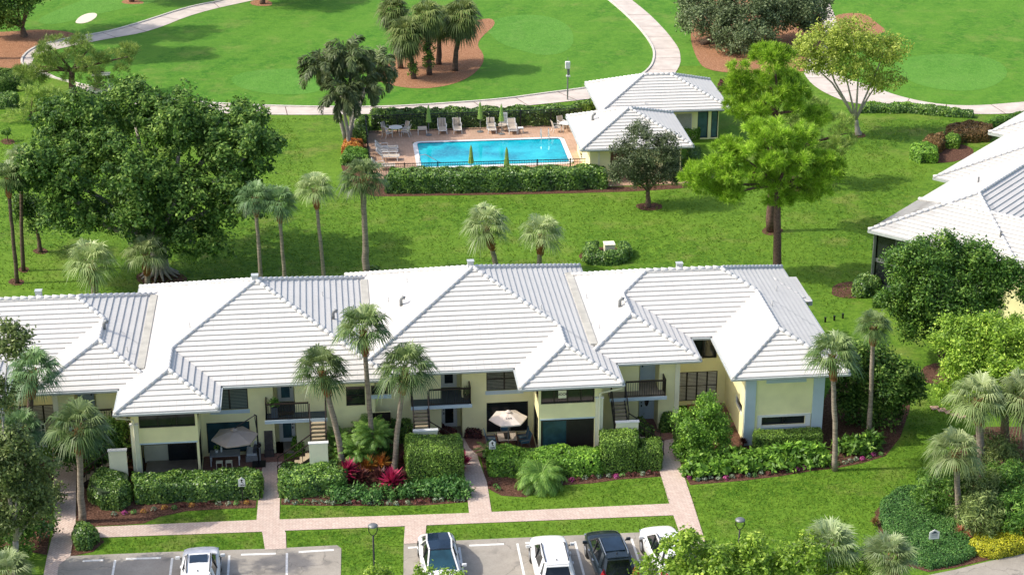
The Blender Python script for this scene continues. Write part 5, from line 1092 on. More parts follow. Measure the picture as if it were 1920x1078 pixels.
hedge('hedge', [(722, 364), (900, 362), (1136, 355), (1134, 342), (900, 346), (735, 347)], 1.42, 'long dense hedge in front of the pool, facing the condominium', 'lf_hedge', 'hedges round the pool', L=.2, Wd=.13, dens=210, bumpy=.12)
hedge('hedge', [(255, 945), (400, 940), (486, 936), (492, 912), (480, 908), (252, 918)], 1.05, 'glossy hedge screening the patio with the grey sofas', 'lf_hedge', 'hedges along the front of the row', L=.15, Wd=.1, dens=380, bumpy=.11)
hedge('round_shrub', [(168, 940), (190, 957), (225, 957), (248, 940), (246, 918), (215, 905), (180, 910)], 1.15, 'rounded dark bush left of the hedge screening the sofas', 'lf_hedge', cat='shrub', rnd=.6, dens=480, L=.12, Wd=.08)
hedge('round_shrub', [(134, 1012), (145, 1032), (168, 1032), (182, 1015), (172, 1000), (148, 998)], .8, 'small dark bush at the foot of the palm by the leftmost walk', 'lf_hedge', cat='shrub', rnd=.5, dens=480, L=.12, Wd=.08)
hedge('hedge', [(524, 935), (575, 932), (640, 925), (655, 908), (640, 893), (528, 898)], 1.0, 'low glossy hedge in front of the cream stair wall, left of the red plants', 'lf_hedge', 'hedges along the front of the row', L=.15, Wd=.1, dens=380, bumpy=.12)
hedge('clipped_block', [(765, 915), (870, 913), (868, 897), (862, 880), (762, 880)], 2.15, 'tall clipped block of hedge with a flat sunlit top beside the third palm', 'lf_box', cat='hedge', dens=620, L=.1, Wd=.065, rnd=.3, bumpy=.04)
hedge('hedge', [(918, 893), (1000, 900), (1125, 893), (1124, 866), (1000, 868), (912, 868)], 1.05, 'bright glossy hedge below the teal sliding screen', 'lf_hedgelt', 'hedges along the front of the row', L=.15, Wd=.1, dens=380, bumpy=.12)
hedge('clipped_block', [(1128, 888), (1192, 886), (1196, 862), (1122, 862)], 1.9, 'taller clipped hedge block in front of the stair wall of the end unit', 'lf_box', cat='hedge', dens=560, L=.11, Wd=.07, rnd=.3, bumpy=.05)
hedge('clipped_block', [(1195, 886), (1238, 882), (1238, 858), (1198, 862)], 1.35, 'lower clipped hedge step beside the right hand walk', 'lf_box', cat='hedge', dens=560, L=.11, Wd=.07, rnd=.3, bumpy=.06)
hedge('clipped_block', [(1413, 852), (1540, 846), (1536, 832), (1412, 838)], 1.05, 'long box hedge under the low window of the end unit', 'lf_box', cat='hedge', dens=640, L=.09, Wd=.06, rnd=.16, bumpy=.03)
hedge('shrub', [(1268, 850), (1262, 822), (1282, 818), (1292, 850)], .9, 'dark low shrub beside the right hand walk under the loose bright one', 'lf_hedge', cat='shrub', rnd=.35)
hedge('low_hedge', [(1612, 213), (1700, 213), (1780, 220), (1822, 223), (1824, 218), (1780, 214), (1700, 208), (1614, 208)], .6, 'low dark hedge line beside the cart path at right', 'lf_hedge', L=.18, Wd=.12, dens=260)
hedge('low_hedge', [(1618, 207), (1700, 209), (1780, 214), (1775, 210), (1700, 204), (1620, 203)], .55, 'thin paler hedge strip behind the dark hedge line by the cart path', 'lf_hedgelt', L=.18, Wd=.12, dens=260)
for q, h_, m_, lb in (([(1706, 300), (1725, 308), (1755, 306), (1758, 292), (1735, 285), (1708, 288)], .95, 'lf_hedgelt', 'green rounded shrub at the tip of the curved bed'), ([(1728, 284), (1760, 290), (1775, 278), (1765, 268), (1735, 270)], .9, 'lf_bronze', 'bronze tipped shrub just behind the green one in the curved bed'), ([(1768, 278), (1795, 280), (1800, 270), (1780, 264)], .85, 'lf_hedgelt', 'small bright green shrub in the middle of the curved bed'),
                      ([(1770, 262), (1800, 270), (1855, 266), (1860, 250), (1830, 244), (1775, 248)], .85, 'lf_bronze', 'wide bronze tipped shrub in the curved bed nearest the angled roof'), ([(1850, 246), (1900, 236), (1935, 226), (1935, 215), (1890, 228), (1850, 238)], .7, 'lf_oak', 'thin green shrub strip beyond the bronze shrubs by the roof')):
    hedge('shrub', q, h_, lb, m_, 'shrubs of the curved bed', 'shrub', L=.16, Wd=.1, dens=300, rnd=.4)
for q, h_, m_, lb in (([(1598, 556), (1620, 560), (1648, 552), (1650, 538), (1620, 532), (1600, 540)], .9, 'lf_hedge', 'dark shrub at the corner of the angled building'), ([(1636, 578), (1658, 576), (1658, 562), (1640, 562)], .7, 'lf_hedge', 'small dark shrub under the broad round tree'), ([(1637, 470), (1652, 472), (1652, 462), (1640, 460)], 1.2, 'lf_oak', 'small green bush against the screen of the angled building'),
                      ([(1093, 490), (1100, 497), (1135, 499), (1170, 494), (1183, 482), (1178, 470), (1160, 470), (1158, 483), (1130, 488), (1118, 480), (1122, 468), (1098, 468)], .75, 'lf_hedge', 'horseshoe of dark shrubs round the tan utility box on the lawn'), ([(-20, 175), (40, 172), (45, 150), (-20, 150)], 1.1, 'lf_ficus', 'dark hedge at the left edge below the straw bed'), ([(-20, 205), (30, 205), (35, 190), (-20, 190)], .9, 'lf_hedge', 'second dark hedge at the left edge, in front'),
                      ([(1280, 262), (1312, 262), (1322, 245), (1310, 232), (1282, 236)], 1.0, 'lf_hedgelt', 'bright shrub between the two cabanas and the pine'), ([(1286, 320), (1310, 322), (1312, 300), (1290, 296)], 1.0, 'lf_hedge', 'dark shrub against the right side of the smaller cabana'), ([(1345, 175), (1395, 180), (1400, 160), (1350, 160)], .6, 'lf_burg', 'red leaved shrubs behind the larger cabana'),
                      ([(640, 310), (690, 312), (692, 296), (650, 290)], .8, 'lf_oak', 'green shrub under the feathery palms'), ([(640, 292), (678, 296), (680, 276), (648, 274)], .8, 'lf_croton', 'orange croton shrub at the feet of the feathery palms'), ([(664, 268), (688, 270), (690, 238), (672, 236)], 1.1, 'lf_hedge', 'dark shrub behind the feathery palm trunks at the fence'), ([(1240, 810), (1262, 812), (1262, 798), (1242, 798)], 1.0, 'lf_ficus', 'slim dark shrub in a corner beside the front door with the oval glass'),
                      ([(690, 518), (710, 520), (712, 508), (692, 508)], .35, 'lf_hedge', 'small low plant at the foot of the bushy headed palm'), ([(695, 830), (770, 830), (770, 800), (700, 800)], 1.3, 'lf_hedge', 'dark green bush against the blue grey panel of the wall'), ([(810, 815), (848, 835), (858, 828), (820, 806)], .75, 'lf_burg', 'burgundy shrub along the central stair'), ([(1185, 812), (1215, 832), (1228, 822), (1198, 800)], .8, 'lf_hedge', 'dark shrub along the stair of the end unit'),
                      ([(872, 822), (902, 824), (902, 812), (876, 812)], .5, 'lf_burg', 'burgundy potted plants beside the central patio'), ([(545, 845), (568, 850), (572, 838), (552, 832)], .6, 'lf_hedgelt', 'bright plant under the left hand stair')):
    hedge('shrub', q, h_, lb, m_, None, 'shrub', L=.15, Wd=.1, dens=330, rnd=.35)
# strappy beds
def strap(name, blobs, mat, label, kind=None, cat='shrub', per=26, dens=6, L=.4, Wd=.09, group=None, low=-.2):
    c = blobs[0]; t = thing(name, label, cat, (c[0], c[1], 0), group)
    if kind: t['kind'] = kind
    crown('leaves', blobs, M[mat], t, dens=dens, per=per, cr=.22, L=L, Wd=Wd, up=.3, low=low, droop=-.2); return t
def row_blobs(pts, n, r, zr, jit=.15, z=.3):
    w_ = [G(*p) for p in pts]; out = []
    seg = [(w_[i + 1] - w_[i]).length for i in range(len(w_) - 1)]; tot = sum(seg)
    for k in range(n):
        s = tot * (k + .5) / n; i = 0
        while s > seg[i]: s -= seg[i]; i += 1
        p = w_[i].lerp(w_[i + 1], s / seg[i]); out.append((p.x + random.gauss(0, jit), p.y + random.gauss(0, jit), z, r, r, zr * random.uniform(.85, 1.2)))
    return out
for i, (a, b, lb) in enumerate((((1290, 880), (1355, 872), 'left part of the broad leaved philodendron row, beside the right hand walk'), ((1370, 872), (1440, 868), 'middle part of the broad leaved philodendron row'), ((1455, 866), (1545, 858), 'right part of the broad leaved philodendron row, under the box hedge'), ((1580, 852), (1645, 838), 'broad leaved philodendrons round the two-tone palm trunk'))):
    strap('philodendron', row_blobs([a, b], 7, .42, .42, z=.35), 'lf_hedgelt', lb, dens=9, per=18, L=.34, Wd=.15, group='philodendron row in front of the end unit')
    strap('philodendron', row_blobs([(a[0] + 5, a[1] + 14), (b[0], b[1] + 12)], 6, .38, .34, z=.28), 'lf_hedgelt', lb.replace('part of', 'front part of').replace('philodendrons', 'philodendrons in front,'), dens=9, per=18, L=.34, Wd=.15, group='philodendron row in front of the end unit') if i < 3 else None
strap('ground_cover', row_blobs([(620, 935), (700, 935), (760, 932)], 12, .42, .3, z=.22), 'lf_cover', 'low green ground cover in front of the red plants', 'stuff', dens=9, per=22, L=.2, Wd=.08)
strap('ground_cover', row_blobs([(775, 928), (870, 925)], 10, .5, .42, z=.3), 'lf_cover', 'thicker green ground cover in front of the clipped block', 'stuff', dens=9, per=22, L=.2, Wd=.08)
hedge('ground_cover', [(1648, 975), (1652, 945), (1680, 922), (1725, 915), (1765, 925), (1790, 960), (1810, 1000), (1832, 1040), (1790, 1060), (1745, 1068), (1705, 1055), (1665, 1010)], .38, 'smooth mound of dark green ground cover around the small grey sign', 'lf_cover', cat='ground cover', kind='stuff', L=.13, Wd=.05, dens=520, rnd=.3, bumpy=.05)
hedge('golden_hedge', [(1818, 1030), (1835, 1044), (1870, 1048), (1940, 1032), (1940, 1008), (1880, 1012), (1828, 1016)], .65, 'bright yellow green hedge at the corner of the road', 'lf_gold', L=.1, Wd=.07, dens=560, rnd=.25)
for i, (x, y, lb) in enumerate(((1765, 935, 'narrow leaved shrub left of the pale weeping palm trunk'), (1830, 935, 'narrow leaved shrub behind the pale weeping palm'), (1890, 930, 'narrow leaved shrub at the right edge'), (1840, 985, 'narrow leaved shrub above the yellow hedge'), (1905, 985, 'narrow leaved shrub at the right edge above the yellow hedge'), (1870, 880, 'narrow leaved shrub under the palm with the rusty collar'))):
    bb = B_(x, y + 22, x, y - 18, 86, 80); g = G(x, y + 22); t = thing('narrow_leaved_shrub', lb, 'shrub', g, 'narrow leaved shrubs of the right hand bed'); trunk(t, [g, g + Vector((.1, 0, .8))], [.06, .04], M['bark'], [((g.x, g.y, .4), (g.x + .5 * math.cos(k), g.y + .3 * math.sin(k), 1.5), .04, .02) for k in (0, 2, 4)])
    crown('leaves', [bb], M['lf_olive' if i % 2 else 'lf_oak'], t, dens=11, per=26, cr=.26, L=.26, Wd=.055, up=.2)
def rosette(name, px, py, r, mat, label, cat='plant', group=None, n=60, h=.5):
    g = G(px, py); t = thing(name, label, cat, g, group); C, D, T = [], [], []; h = max(h, r * 1.05)
    k = np.arange(n); az = k * 2.39996; el = np.radians(78 - 75 * (k / n)); d = np.stack([np.cos(az) * np.cos(el), np.sin(az) * np.cos(el), np.sin(el)], 1) + rng.normal(size=(n, 3)) * .08; base = np.array([g.x, g.y, h * .35]) + np.outer(rng.uniform(0, 1, n), [0, 0, h * .5]); C = base + d * r * .5
    leafmesh('leaves', C, np.stack([-np.cos(az) * np.sin(el), -np.sin(az) * np.sin(el), np.cos(el)], 1), r, r * .2, np.clip(rng.normal(.5, .2, n), 0, 1), M[mat], t, dirs=d)
    MB().tube([g, g + Vector((0, 0, h * .7))], [.03, .025], 6).build('stem', M['bark'], t); return t
for i, (x, y, r_, m_, lb) in enumerate(((651, 905, .8, 'lf_red', 'crimson cordyline at the palm foot, left of the croton'), (735, 922, .8, 'lf_red', 'crimson cordyline in the middle of the bed, lower than the other'), (712, 908, .6, 'lf_burg', 'dark leaved plant left of the lower crimson one'), (755, 912, .6, 'lf_burg', 'dark leaved plant right of the lower crimson one'), (826, 897, .65, 'lf_burg', 'burgundy cordyline left in the group before the clipped block'), (846, 892, .78, 'lf_burg', 'burgundy cordyline in the middle of the group before the clipped block'), (868, 880, .6, 'lf_red', 'crimson cordyline nearest the central walk'),
                                      (818, 885, .5, 'lf_red', 'small crimson cordyline at the corner of the clipped block'), (690, 890, .65, 'lf_croton', 'orange and yellow croton between the two cordylines'), (715, 885, .65, 'lf_croton', 'orange croton nearest the tallest palm trunk'), (678, 908, .6, 'lf_burg', 'dark leaved plant below the croton'), (640, 925, .5, 'lf_cover', 'spiky green lily at the edge of the bed'), (1800, 1005, .4, 'lf_peach', 'peach bromeliad left of the yellow hedge'), (1815, 1012, .36, 'lf_peach', 'peach bromeliad touching the yellow hedge'), (1832, 990, .4, 'lf_burg', 'dark red bromeliad behind the peach ones'), (665, 880, .6, 'lf_burg', 'dark leaved plant behind the left crimson cordyline'), (770, 900, .5, 'lf_cover', 'green strappy plant at the foot of the clipped block'), (700, 870, .6, 'lf_hedgelt', 'bright green leafy plant behind the crotons'), (725, 865, .6, 'lf_cover', 'deep green leafy plant between the two palm trunks'), (760, 878, .6, 'lf_burg', 'dark leaved plant at the foot of the third palm'), (680, 872, .6, 'lf_cover', 'deep green leafy plant left of the crotons'), (1640, 985, .3, 'lf_bronze', 'small brown dried plant at the edge of the ground cover'), (1393, 836, .35, 'lf_burg', 'small reddish plant at the foot of the blue pilaster'))):
    rosette('leafy_plant', x, y, r_, m_, lb, group=None, n=95, h=.6 if r_ > .4 else .3)
# border plants along the bed edges
def border(pts, step, group, mats, lab):
    w_ = [G(*p) for p in pts]; k = 0
    for i in range(len(w_) - 1):
        L_s = (w_[i + 1] - w_[i]).length; n = max(1, int(L_s / step))
        for j in range(n):
            p = w_[i].lerp(w_[i + 1], (j + .5) / n) + Vector((random.gauss(0, .04), random.gauss(0, .06), 0)); m = mats[k % len(mats)] if len(mats) < 4 else random.choice(mats); k += 1
            C, D = [], []; n2 = 46; u = sphere_pts(n2); u[:, 2] = np.abs(u[:, 2]); c = np.array([p.x, p.y, .05]) + u * np.array([.15, .15, .17])
            o = leafmesh('border_plant', c, u + rng.normal(size=u.shape) * .4, .1, .07, rng.uniform(.2, 1, n2), M[m]); tag(o, lab[m], 'flower', group)
LB = {'lf_small': 'small pale green border plant', 'lf_pink': 'small magenta flowering border plant', 'lf_burg': 'small dark red border plant', 'lf_cover': 'small green border plant', 'lf_croton': 'small orange border flower'}
def lbs(s): return {k: v + ' ' + s for k, v in LB.items()}
border([(532, 942), (620, 944), (760, 945), (873, 937)], .33, 'border plants before the red plants', ['lf_small', 'lf_cover', 'lf_small', 'lf_burg', 'lf_small'], lbs('in the bed between the two middle walks'))
border([(918, 905), (940, 922)], .33, 'border plants round the date palm', ['lf_small', 'lf_burg', 'lf_cover', 'lf_small'], lbs('beside the date palm'))
border([(1020, 912), (1065, 902), (1120, 898), (1160, 893), (1236, 889)], .33, 'border plants before the bright hedge', ['lf_small', 'lf_pink', 'lf_burg', 'lf_cover', 'lf_small', 'lf_small', 'lf_cover'], lbs('below the bright glossy hedge'))
border([(1286, 895), (1300, 902), (1395, 895), (1460, 886), (1527, 876), (1600, 866), (1655, 850)], .36, 'border plants before the end unit', ['lf_small', 'lf_cover', 'lf_small', 'lf_pink', 'lf_burg', 'lf_cover', 'lf_small'], lbs('along the curved lawn edge of the end unit'))
border([(205, 968), (260, 962), (300, 955), (370, 948), (470, 945)], .4, 'border plants before the sofa hedge', ['lf_small', 'lf_burg', 'lf_cover', 'lf_croton', 'lf_pink'], lbs('before the hedge that screens the sofas'))

# grass blades standing on the lawns nearest the camera and, thinner, on the rear lawn
def blades(polys, dens, L, W_, lab):
    Cs = []
    for poly in polys:
        A = np.array([[G(*p).x, G(*p).y] for p in poly]); lo, hi = A.min(0), A.max(0); k = int(np.prod(hi - lo) * dens); P = rng.uniform(lo, hi, (k, 2)); c = np.zeros(k, bool); n = len(A)
        for i in range(n):
            a, b = A[i], A[(i + 1) % n]; c ^= ((a[1] > P[:, 1]) != (b[1] > P[:, 1])) & (P[:, 0] < (b[0] - a[0]) * (P[:, 1] - a[1]) / (b[1] - a[1] + 1e-12) + a[0])
        Cs.append(P[c])
    P = np.vstack(Cs); n = len(P); f = np.sin(P[:, 0] * 1.7) * np.sin(P[:, 1] * 1.3) + np.sin(P[:, 0] * .6 + 2) * np.sin(P[:, 1] * .8)
    C = np.column_stack([P, np.full(n, L * .28)]); d = rng.normal(size=(n, 3)) * .7 + [0, 0, .8]
    o = leafmesh('grass', C, rng.normal(size=(n, 3)) + [0, 0, .6], L, W_, .4 + .08 * f + rng.normal(size=n) * .22, M['blade'], None, dirs=d); tag(o, lab, 'grass', kind='stuff')
blades([[(528, 950), (620, 950), (760, 951), (876, 944), (878, 959), (700, 967), (528, 972)], [(352, 961), (420, 957), (480, 955), (480, 973), (290, 981)], [(922, 932), (990, 935), (1062, 912), (1160, 902), (1242, 896), (1257, 942), (923, 959)], [(190, 1012), (490, 999), (494, 1027), (200, 1038), (186, 1028)], [(540, 998), (756, 991), (754, 1076), (642, 1076), (642, 1025), (630, 1020), (540, 1027)],
        [(800, 988), (1262, 969), (1274, 1000), (1260, 994), (845, 1011), (800, 1013)], [(1284, 900), (1296, 912), (1395, 904), (1528, 885), (1620, 871), (1664, 857), (1695, 818), (1712, 760), (1720, 725), (1790, 722), (1850, 760), (1760, 850), (1700, 920), (1660, 935), (1642, 965), (1660, 1010), (1700, 1070), (1340, 1100), (1324, 1030)]], 95, .13, .035, 'mown lawn grass between the walks, the parking lots and the end unit')
blades([[(-20, 470), (-20, 545), (250, 545), (640, 510), (860, 492), (1480, 496), (1560, 600), (1620, 560), (1630, 450), (1700, 370), (1750, 320), (1690, 300), (1600, 262), (1560, 300), (1300, 356), (1140, 366), (735, 373), (640, 350), (600, 330), (540, 230), (620, 225), (500, 222), (-20, 260)], [(1560, 224), (1820, 228), (1700, 262), (1640, 300)]], 26, .17, .05, 'rear lawn grass behind the row, thinner and yellower in patches')

for x, y, w_, h_, m_, lb in ((12, 1010, 110, 80, 'lf_oak', 'green shrub mass at the left edge under the loose olive tree'), (75, 985, 70, 70, 'lf_hedge', 'dark glossy shrub beside the leftmost walk under the olive tree'), (60, 925, 80, 70, 'lf_olive', 'olive shrub beside the leftmost walk, farther up'), (20, 905, 80, 80, 'lf_oak', 'green shrub in front of the leftmost yellow wall')):
    g = G(x, y + h_ * .45); bb = B_(x, y + h_ * .45, x, y, w_, h_); t = thing('shrub', lb, 'shrub', g, 'shrubs under the olive tree at the left edge'); trunk(t, [g, g + Vector((.05, 0, .6))], [.05, .03], M['bark']); crown('leaves', lobes([bb], 6, .42, x), M[m_], t, dens=5, per=30, cr=.26, L=.17, Wd=.09)
# ================================================================== CARS
M['carwhite'] = plain('white car paint', (.76, .76, .75), .35, 0, .02, 1, .6); M['carblack'] = plain('black blue car paint', (.012, .02, .026), .2, 0, .05, 1, .6)
M['carglass'] = glassmat('tinted car glass', (.012, .016, .02), .05); M['sunroof'] = glassmat('blue black roof glass', (.014, .03, .055), .05); M['windscreen'] = glassmat('teal windscreen glass', (.02, .07, .1), .06)
M['tyre'] = plain('tyre rubber', (.02, .02, .02), .85); M['rim'] = plain('alloy rim', (.45, .46, .48), .3, .8, .05); M['redlamp'] = plain('red tail lamp', (.42, .01, .02), .2, 0, .1); M['plate'] = plain('number plate', (.7, .7, .68), .5)
M['trim'] = plain('black car trim', (.02, .02, .022), .5)
for k_ in ('carwhite', 'carblack'):
    b_ = M[k_].node_tree.nodes['Principled BSDF']; b_.inputs['Coat Weight'].default_value = .25; b_.inputs['Coat Roughness'].default_value = .05
def car(label, name, paint, L, W_, Hh, roof0, roof1, cowl, deck, loc, rz, tail='wedge', roof='paint', glassroof=False, nose_in=True, rails=True):
    """local: +y forward, origin at ground centre. roof0/roof1: rear/front y of the roof; deck/cowl: rear/front y where the glass meets the body"""
    t = thing(name, label, 'car', (0, 0, 0), 'cars in the parking lots'); h2 = W_ / 2; hb = Hh * .6; roof1 -= .2 if nose_in else 0; y0, y1 = -L / 2, L / 2
    sec = [(y0, .80, .42, .50, .70), (y0 + .12, .90, .30, .66, .86), (y0 + .5, .97, .22, .68, .99), (deck, 1.0, .2, .62, 1.0), (0, 1.0, .2, .58, 1.0), (cowl - .1, 1.0, .2, .58, .99), (cowl + .25, .99, .2, .60, 1.05), (y1 - .5, .97, .22, .60, .98), (y1 - .15, .9, .26, .55, .90), (y1 + .04, .78, .34, .48, .76)]
    mb = MB(); n = 9
    for (y, wf, zb, zm, tf) in sec:
        w = h2 * wf; zt = Hh * .6 * tf / .99 if y < cowl + .3 else Hh * .6 * tf / .99
        ring = [(-w * .82, zb), (-w * .97, zb + .12), (-w, zm * Hh * .62), (-w * .93, zt - .06), (-w * .78, zt), (0, zt + .035), (w * .78, zt), (w * .93, zt - .06), (w, zm * Hh * .62), (w * .97, zb + .12), (w * .82, zb)]
        for x, z in ring: mb.v.append((x, y, z))
    k = 11
    for i in range(len(sec) - 1):
        for j in range(k): j2 = (j + 1) % k; mb.f.append((i * k + j, i * k + j2, (i + 1) * k + j2, (i + 1) * k + j))
    mb.f.append(tuple(range(k))); mb.f.append(tuple((len(sec) - 1) * k + j for j in range(k)))
    body = mb.build('body', M[paint], t, smooth=True, sub=2)
    zb = hb - .05; zr = Hh; wb, wr = h2 * .86, h2 * .62
    def ring(y, w, z): return [(-w, y, z), (w, y, z)]
    g = MB(); P = [(-wb * .9, deck - .0, zb), (wb * .9, deck - .0, zb), (wb, 0, zb), (wb * .92, cowl, zb), (-wb * .92, cowl, zb), (-wb, 0, zb), (-wr * .9, roof0, zr - .06), (wr * .9, roof0, zr - .06), (wr, (roof0 + roof1) / 2, zr - .02), (wr * .92, roof1, zr - .07), (-wr * .92, roof1, zr - .07), (-wr, (roof0 + roof1) / 2, zr - .02)]
    g.v = P; g.f = [(0, 1, 7, 6), (1, 2, 8, 7), (2, 3, 9, 8), (3, 4, 10, 9), (4, 5, 11, 10), (5, 0, 6, 11), (6, 7, 8, 11), (11, 8, 9, 10), (0, 5, 4, 3, 2, 1)]; g.build('windows', M['carglass'], t)
    if not nose_in:
        q = MB(); q.poly([(P[3][0] * .93, cowl + .01, zb + .03), (P[4][0] * .93, cowl + .01, zb + .03), (P[10][0] * .93, roof1 + .02, zr - .07), (P[9][0] * .93, roof1 + .02, zr - .07)]); q.build('windscreen', M['windscreen'], t)
    r = MB(); ex = .03; rv = [(-wr * .93, roof0 - .06, zr - .05), (wr * .93, roof0 - .06, zr - .05), (wr + ex, (roof0 + roof1) / 2, zr - .01), (wr * .96, roof1 + .02, zr - .055), (-wr * .96, roof1 + .02, zr - .055), (-wr - ex, (roof0 + roof1) / 2, zr - .01)]
    c1, c2 = (0, (roof0 + roof1) / 2, zr + .045), None
    top = [(x, y, z + .035) for x, y, z in rv]; r.v = rv + top + [(0, roof0 - .02, zr + .02), (0, (roof0 + roof1) / 2, zr + .06), (0, roof1, zr + .015)]
    r.f = [(i, (i + 1) % 6, 6 + (i + 1) % 6, 6 + i) for i in range(6)] + [(6, 12, 13, 11), (12, 7, 8, 13), (11, 13, 14, 10), (13, 8, 9, 14), (6, 7, 12), (9, 10, 14)]
    rp = r.build('roof_panel', M['sunroof' if glassroof else paint], t, smooth=False, bevel=.02)
    for sx in (-1, 1):
        pl = MB(); pl.bar((sx * wb * .93, cowl, zb), (sx * wr * .93, roof1, zr - .04), .07, .05); pl.bar((sx * wb * .91, deck, zb), (sx * wr * .91, roof0, zr - .04), .13, .06)
        pl.bar((sx * wr * .92, roof1, zr - .03), (sx * (wr + .01), (roof0 + roof1) / 2, zr), .07); pl.bar((sx * (wr + .01), (roof0 + roof1) / 2, zr), (sx * wr * .91, roof0, zr - .03), .07)
        pl.bar((sx * wb * 1.0, deck + .75, zb), (sx * wr * .97, roof0 + .5, zr - .03), .16, .05)
        pl.build('pillars', M[paint], t)
    bp = MB()
    for sx in (-1, 1): bp.bar((sx * wb * 1.0, .1, zb), (sx * (wr + .012), .12, zr - .03), .07, .04)
    bp.build('door_pillars', M['trim'], t)
    if roof == 'sunroof':
        MB().box(-.42, .42, roof1 - .95, roof1 - .25, zr + .035, zr + .075).build('sunroof', M['sunroof'], t, bevel=.02)
    if roof == 'panorama': MB().box(-wr * .8, wr * .8, roof0 + .45, roof1 - .2, zr + .03, zr + .075).build('sunroof', M['sunroof'], t, bevel=.02)
    if rails:
        for sx in (-1, 1): MB().tube([(sx * wr * .9, roof0 + .15, zr + .03), (sx * wr * .93, roof0 + .3, zr + .075), (sx * wr * .93, roof1 - .3, zr + .08), (sx * wr * .9, roof1 - .12, zr + .03)], .025, 6).build('roof_rail', M['trim' if paint != 'carblack' else 'chrome'], t)
    if not glassroof: MB().lathe((0, roof0 + .22, zr + .02), [(.035, 0), (.03, .05), (.008, .1)], 8).build('aerial', M['trim'], t)
    sp = MB().obox((0, roof0 - .12, zr - .07), (wr * .9, 0, 0), (0, .1, -.02), (0, .005, .018)).build('spoiler', M[paint], t) if nose_in else None
    for sx in (-1, 1):
        m = MB().obox((sx * (h2 + .12), cowl - .35, hb + .08), (.11, 0, 0), (0, .05, 0), (0, 0, .075)).build('mirror', M[paint], t, bevel=.03)
        MB().bar((sx * (h2 - .05), cowl - .32, hb), (sx * (h2 + .08), cowl - .33, hb + .04), .05).build('mirror_arm', M['trim'], m)
        if tail == 'wedge': lv = [(sx * h2 * .93, y0 + .16, hb * .92), (sx * h2 * .45, y0 + .03, hb * .82), (sx * h2 * .45, y0 + .03, hb * .76), (sx * h2 * .9, y0 + .1, hb * .68), (sx * h2 * .99, y0 + .35, hb * .9)]
        elif tail == 'vertical': lv = [(sx * h2 * .86, y0 + .2, hb * 1.28), (sx * h2 * .74, y0 + .13, hb * 1.0), (sx * h2 * .70, y0 + .0, hb * .62), (sx * h2 * .92, y0 + .06, hb * .62), (sx * h2 * .97, y0 + .3, hb * 1.0)]
        else: lv = [(sx * h2 * .9, y0 + .1, hb * .9), (sx * h2 * .5, y0 + .0, hb * .85), (sx * h2 * .5, y0 + .0, hb * .75), (sx * h2 * .9, y0 + .08, hb * .72), (sx * h2 * .99, y0 + .3, hb * .82)]
        lm = MB(); lv2 = [(x * 1.02, y - .05, z) for x, y, z in lv]; lm.poly(lv2); lm.poly([(x * .9, y + .15, z) for x, y, z in lv])
        for i in range(5): j = (i + 1) % 5; lm.poly([lv2[i], lv2[j], (lv[j][0] * .9, lv[j][1] + .15, lv[j][2]), (lv[i][0] * .9, lv[i][1] + .15, lv[i][2])])
        if nose_in: lm.build('tail_light', M['redlamp'], t)
        MB().obox((sx * h2 * .7, y1 - .12, hb * .72), (.17, 0, 0), (0, .07, 0), (0, 0, .05)).build('headlight', M['chrome'], t, bevel=.02)
        for sy, yw in ((-1, y0 + .85), (1, y1 - .92)):
            wl = MB().tube([(sx * (h2 - .22), yw, .34), (sx * (h2 + .005), yw, .34)], [.345, .345], 22).build('wheel', M['tyre'], t, bevel=.02)
            rm = MB().tube([(sx * (h2 - .03), yw, .34), (sx * (h2 + .02), yw, .34)], [.23, .21], 14).build('rim', M['rim'], wl)
            MB().tube([(sx * (h2 - .25), yw, .36), (sx * (h2 - .012), yw, .36)], [.41, .41], 22).build('wheel_arch', M['trim'], t)
        for yy in (-.35, .55): MB().box(sx * h2 * .985 - .02, sx * h2 * .985 + .02, yy - .1, yy + .1, hb * .82, hb * .86).build('door_handle', M[paint if paint == 'carwhite' else 'chrome'], t)
    MB().box(-h2 * .8, h2 * .8, y0 - .03, y0 + .1, .3, .46).build('rear_bumper_trim', M['trim'], t, bevel=.02)
    p = MB().box(-.26, .26, y0 - .045, y0 - .02, hb * .6, hb * .6 + .15).build('number_plate', M['plate'], t)
    MB().tube([(-h2 * .55, cowl - .02, zb + .09), (h2 * .1, cowl + .03, zb + .07)], .012, 5).build('wiper', M['trim'], t)
    t.location = loc; t.rotation_euler = (0, 0, rz); return t
def place_car(frontpx, z, L, rz):                # top edge of the car seen at frontpx (height z); it points away from the camera
    p = G(*frontpx, z); return Vector((p.x + math.sin(rz) * L / 2, p.y - math.cos(rz) * L / 2, 0))
car('white SUV with a small dark sunroof, alone in the left parking lot', 'parked_car', 'carwhite', 4.65, 1.86, 1.62, -1.55, .55, 1.35, -1.95, place_car((379, 1021), .9, 4.65, 0), R(1), roof='sunroof', tail='bar')
car('white car with a full black glass roof, its windscreen facing the camera', 'parked_car', 'carwhite', 4.7, 1.85, 1.5, -.95, .5, 1.6, -1.85, place_car((818, 990), .95, 4.7, 0) + Vector((0, 0, 0)), R(180 + 1.5), glassroof=True, nose_in=False, rails=False, tail='bar')
car('white SUV with red wedge tail lamps, left of the black one', 'parked_car', 'carwhite', 4.6, 1.88, 1.66, -1.7, .45, 1.3, -2.1, place_car((1025, 1000), .92, 4.6, 0), R(0), tail='wedge')
car('black SUV with tall red tail lamps and a glass roof', 'parked_car', 'carblack', 4.6, 1.88, 1.64, -1.6, .5, 1.25, -2.05, place_car((1131, 990), .92, 4.6, 0), R(3), tail='vertical', roof='panorama')
car('white SUV half hidden under the lime green foreground leaves', 'parked_car', 'carwhite', 4.6, 1.86, 1.64, -1.6, .5, 1.3, -2.05, place_car((1236, 982), .92, 4.6, 0), R(5), tail='wedge')
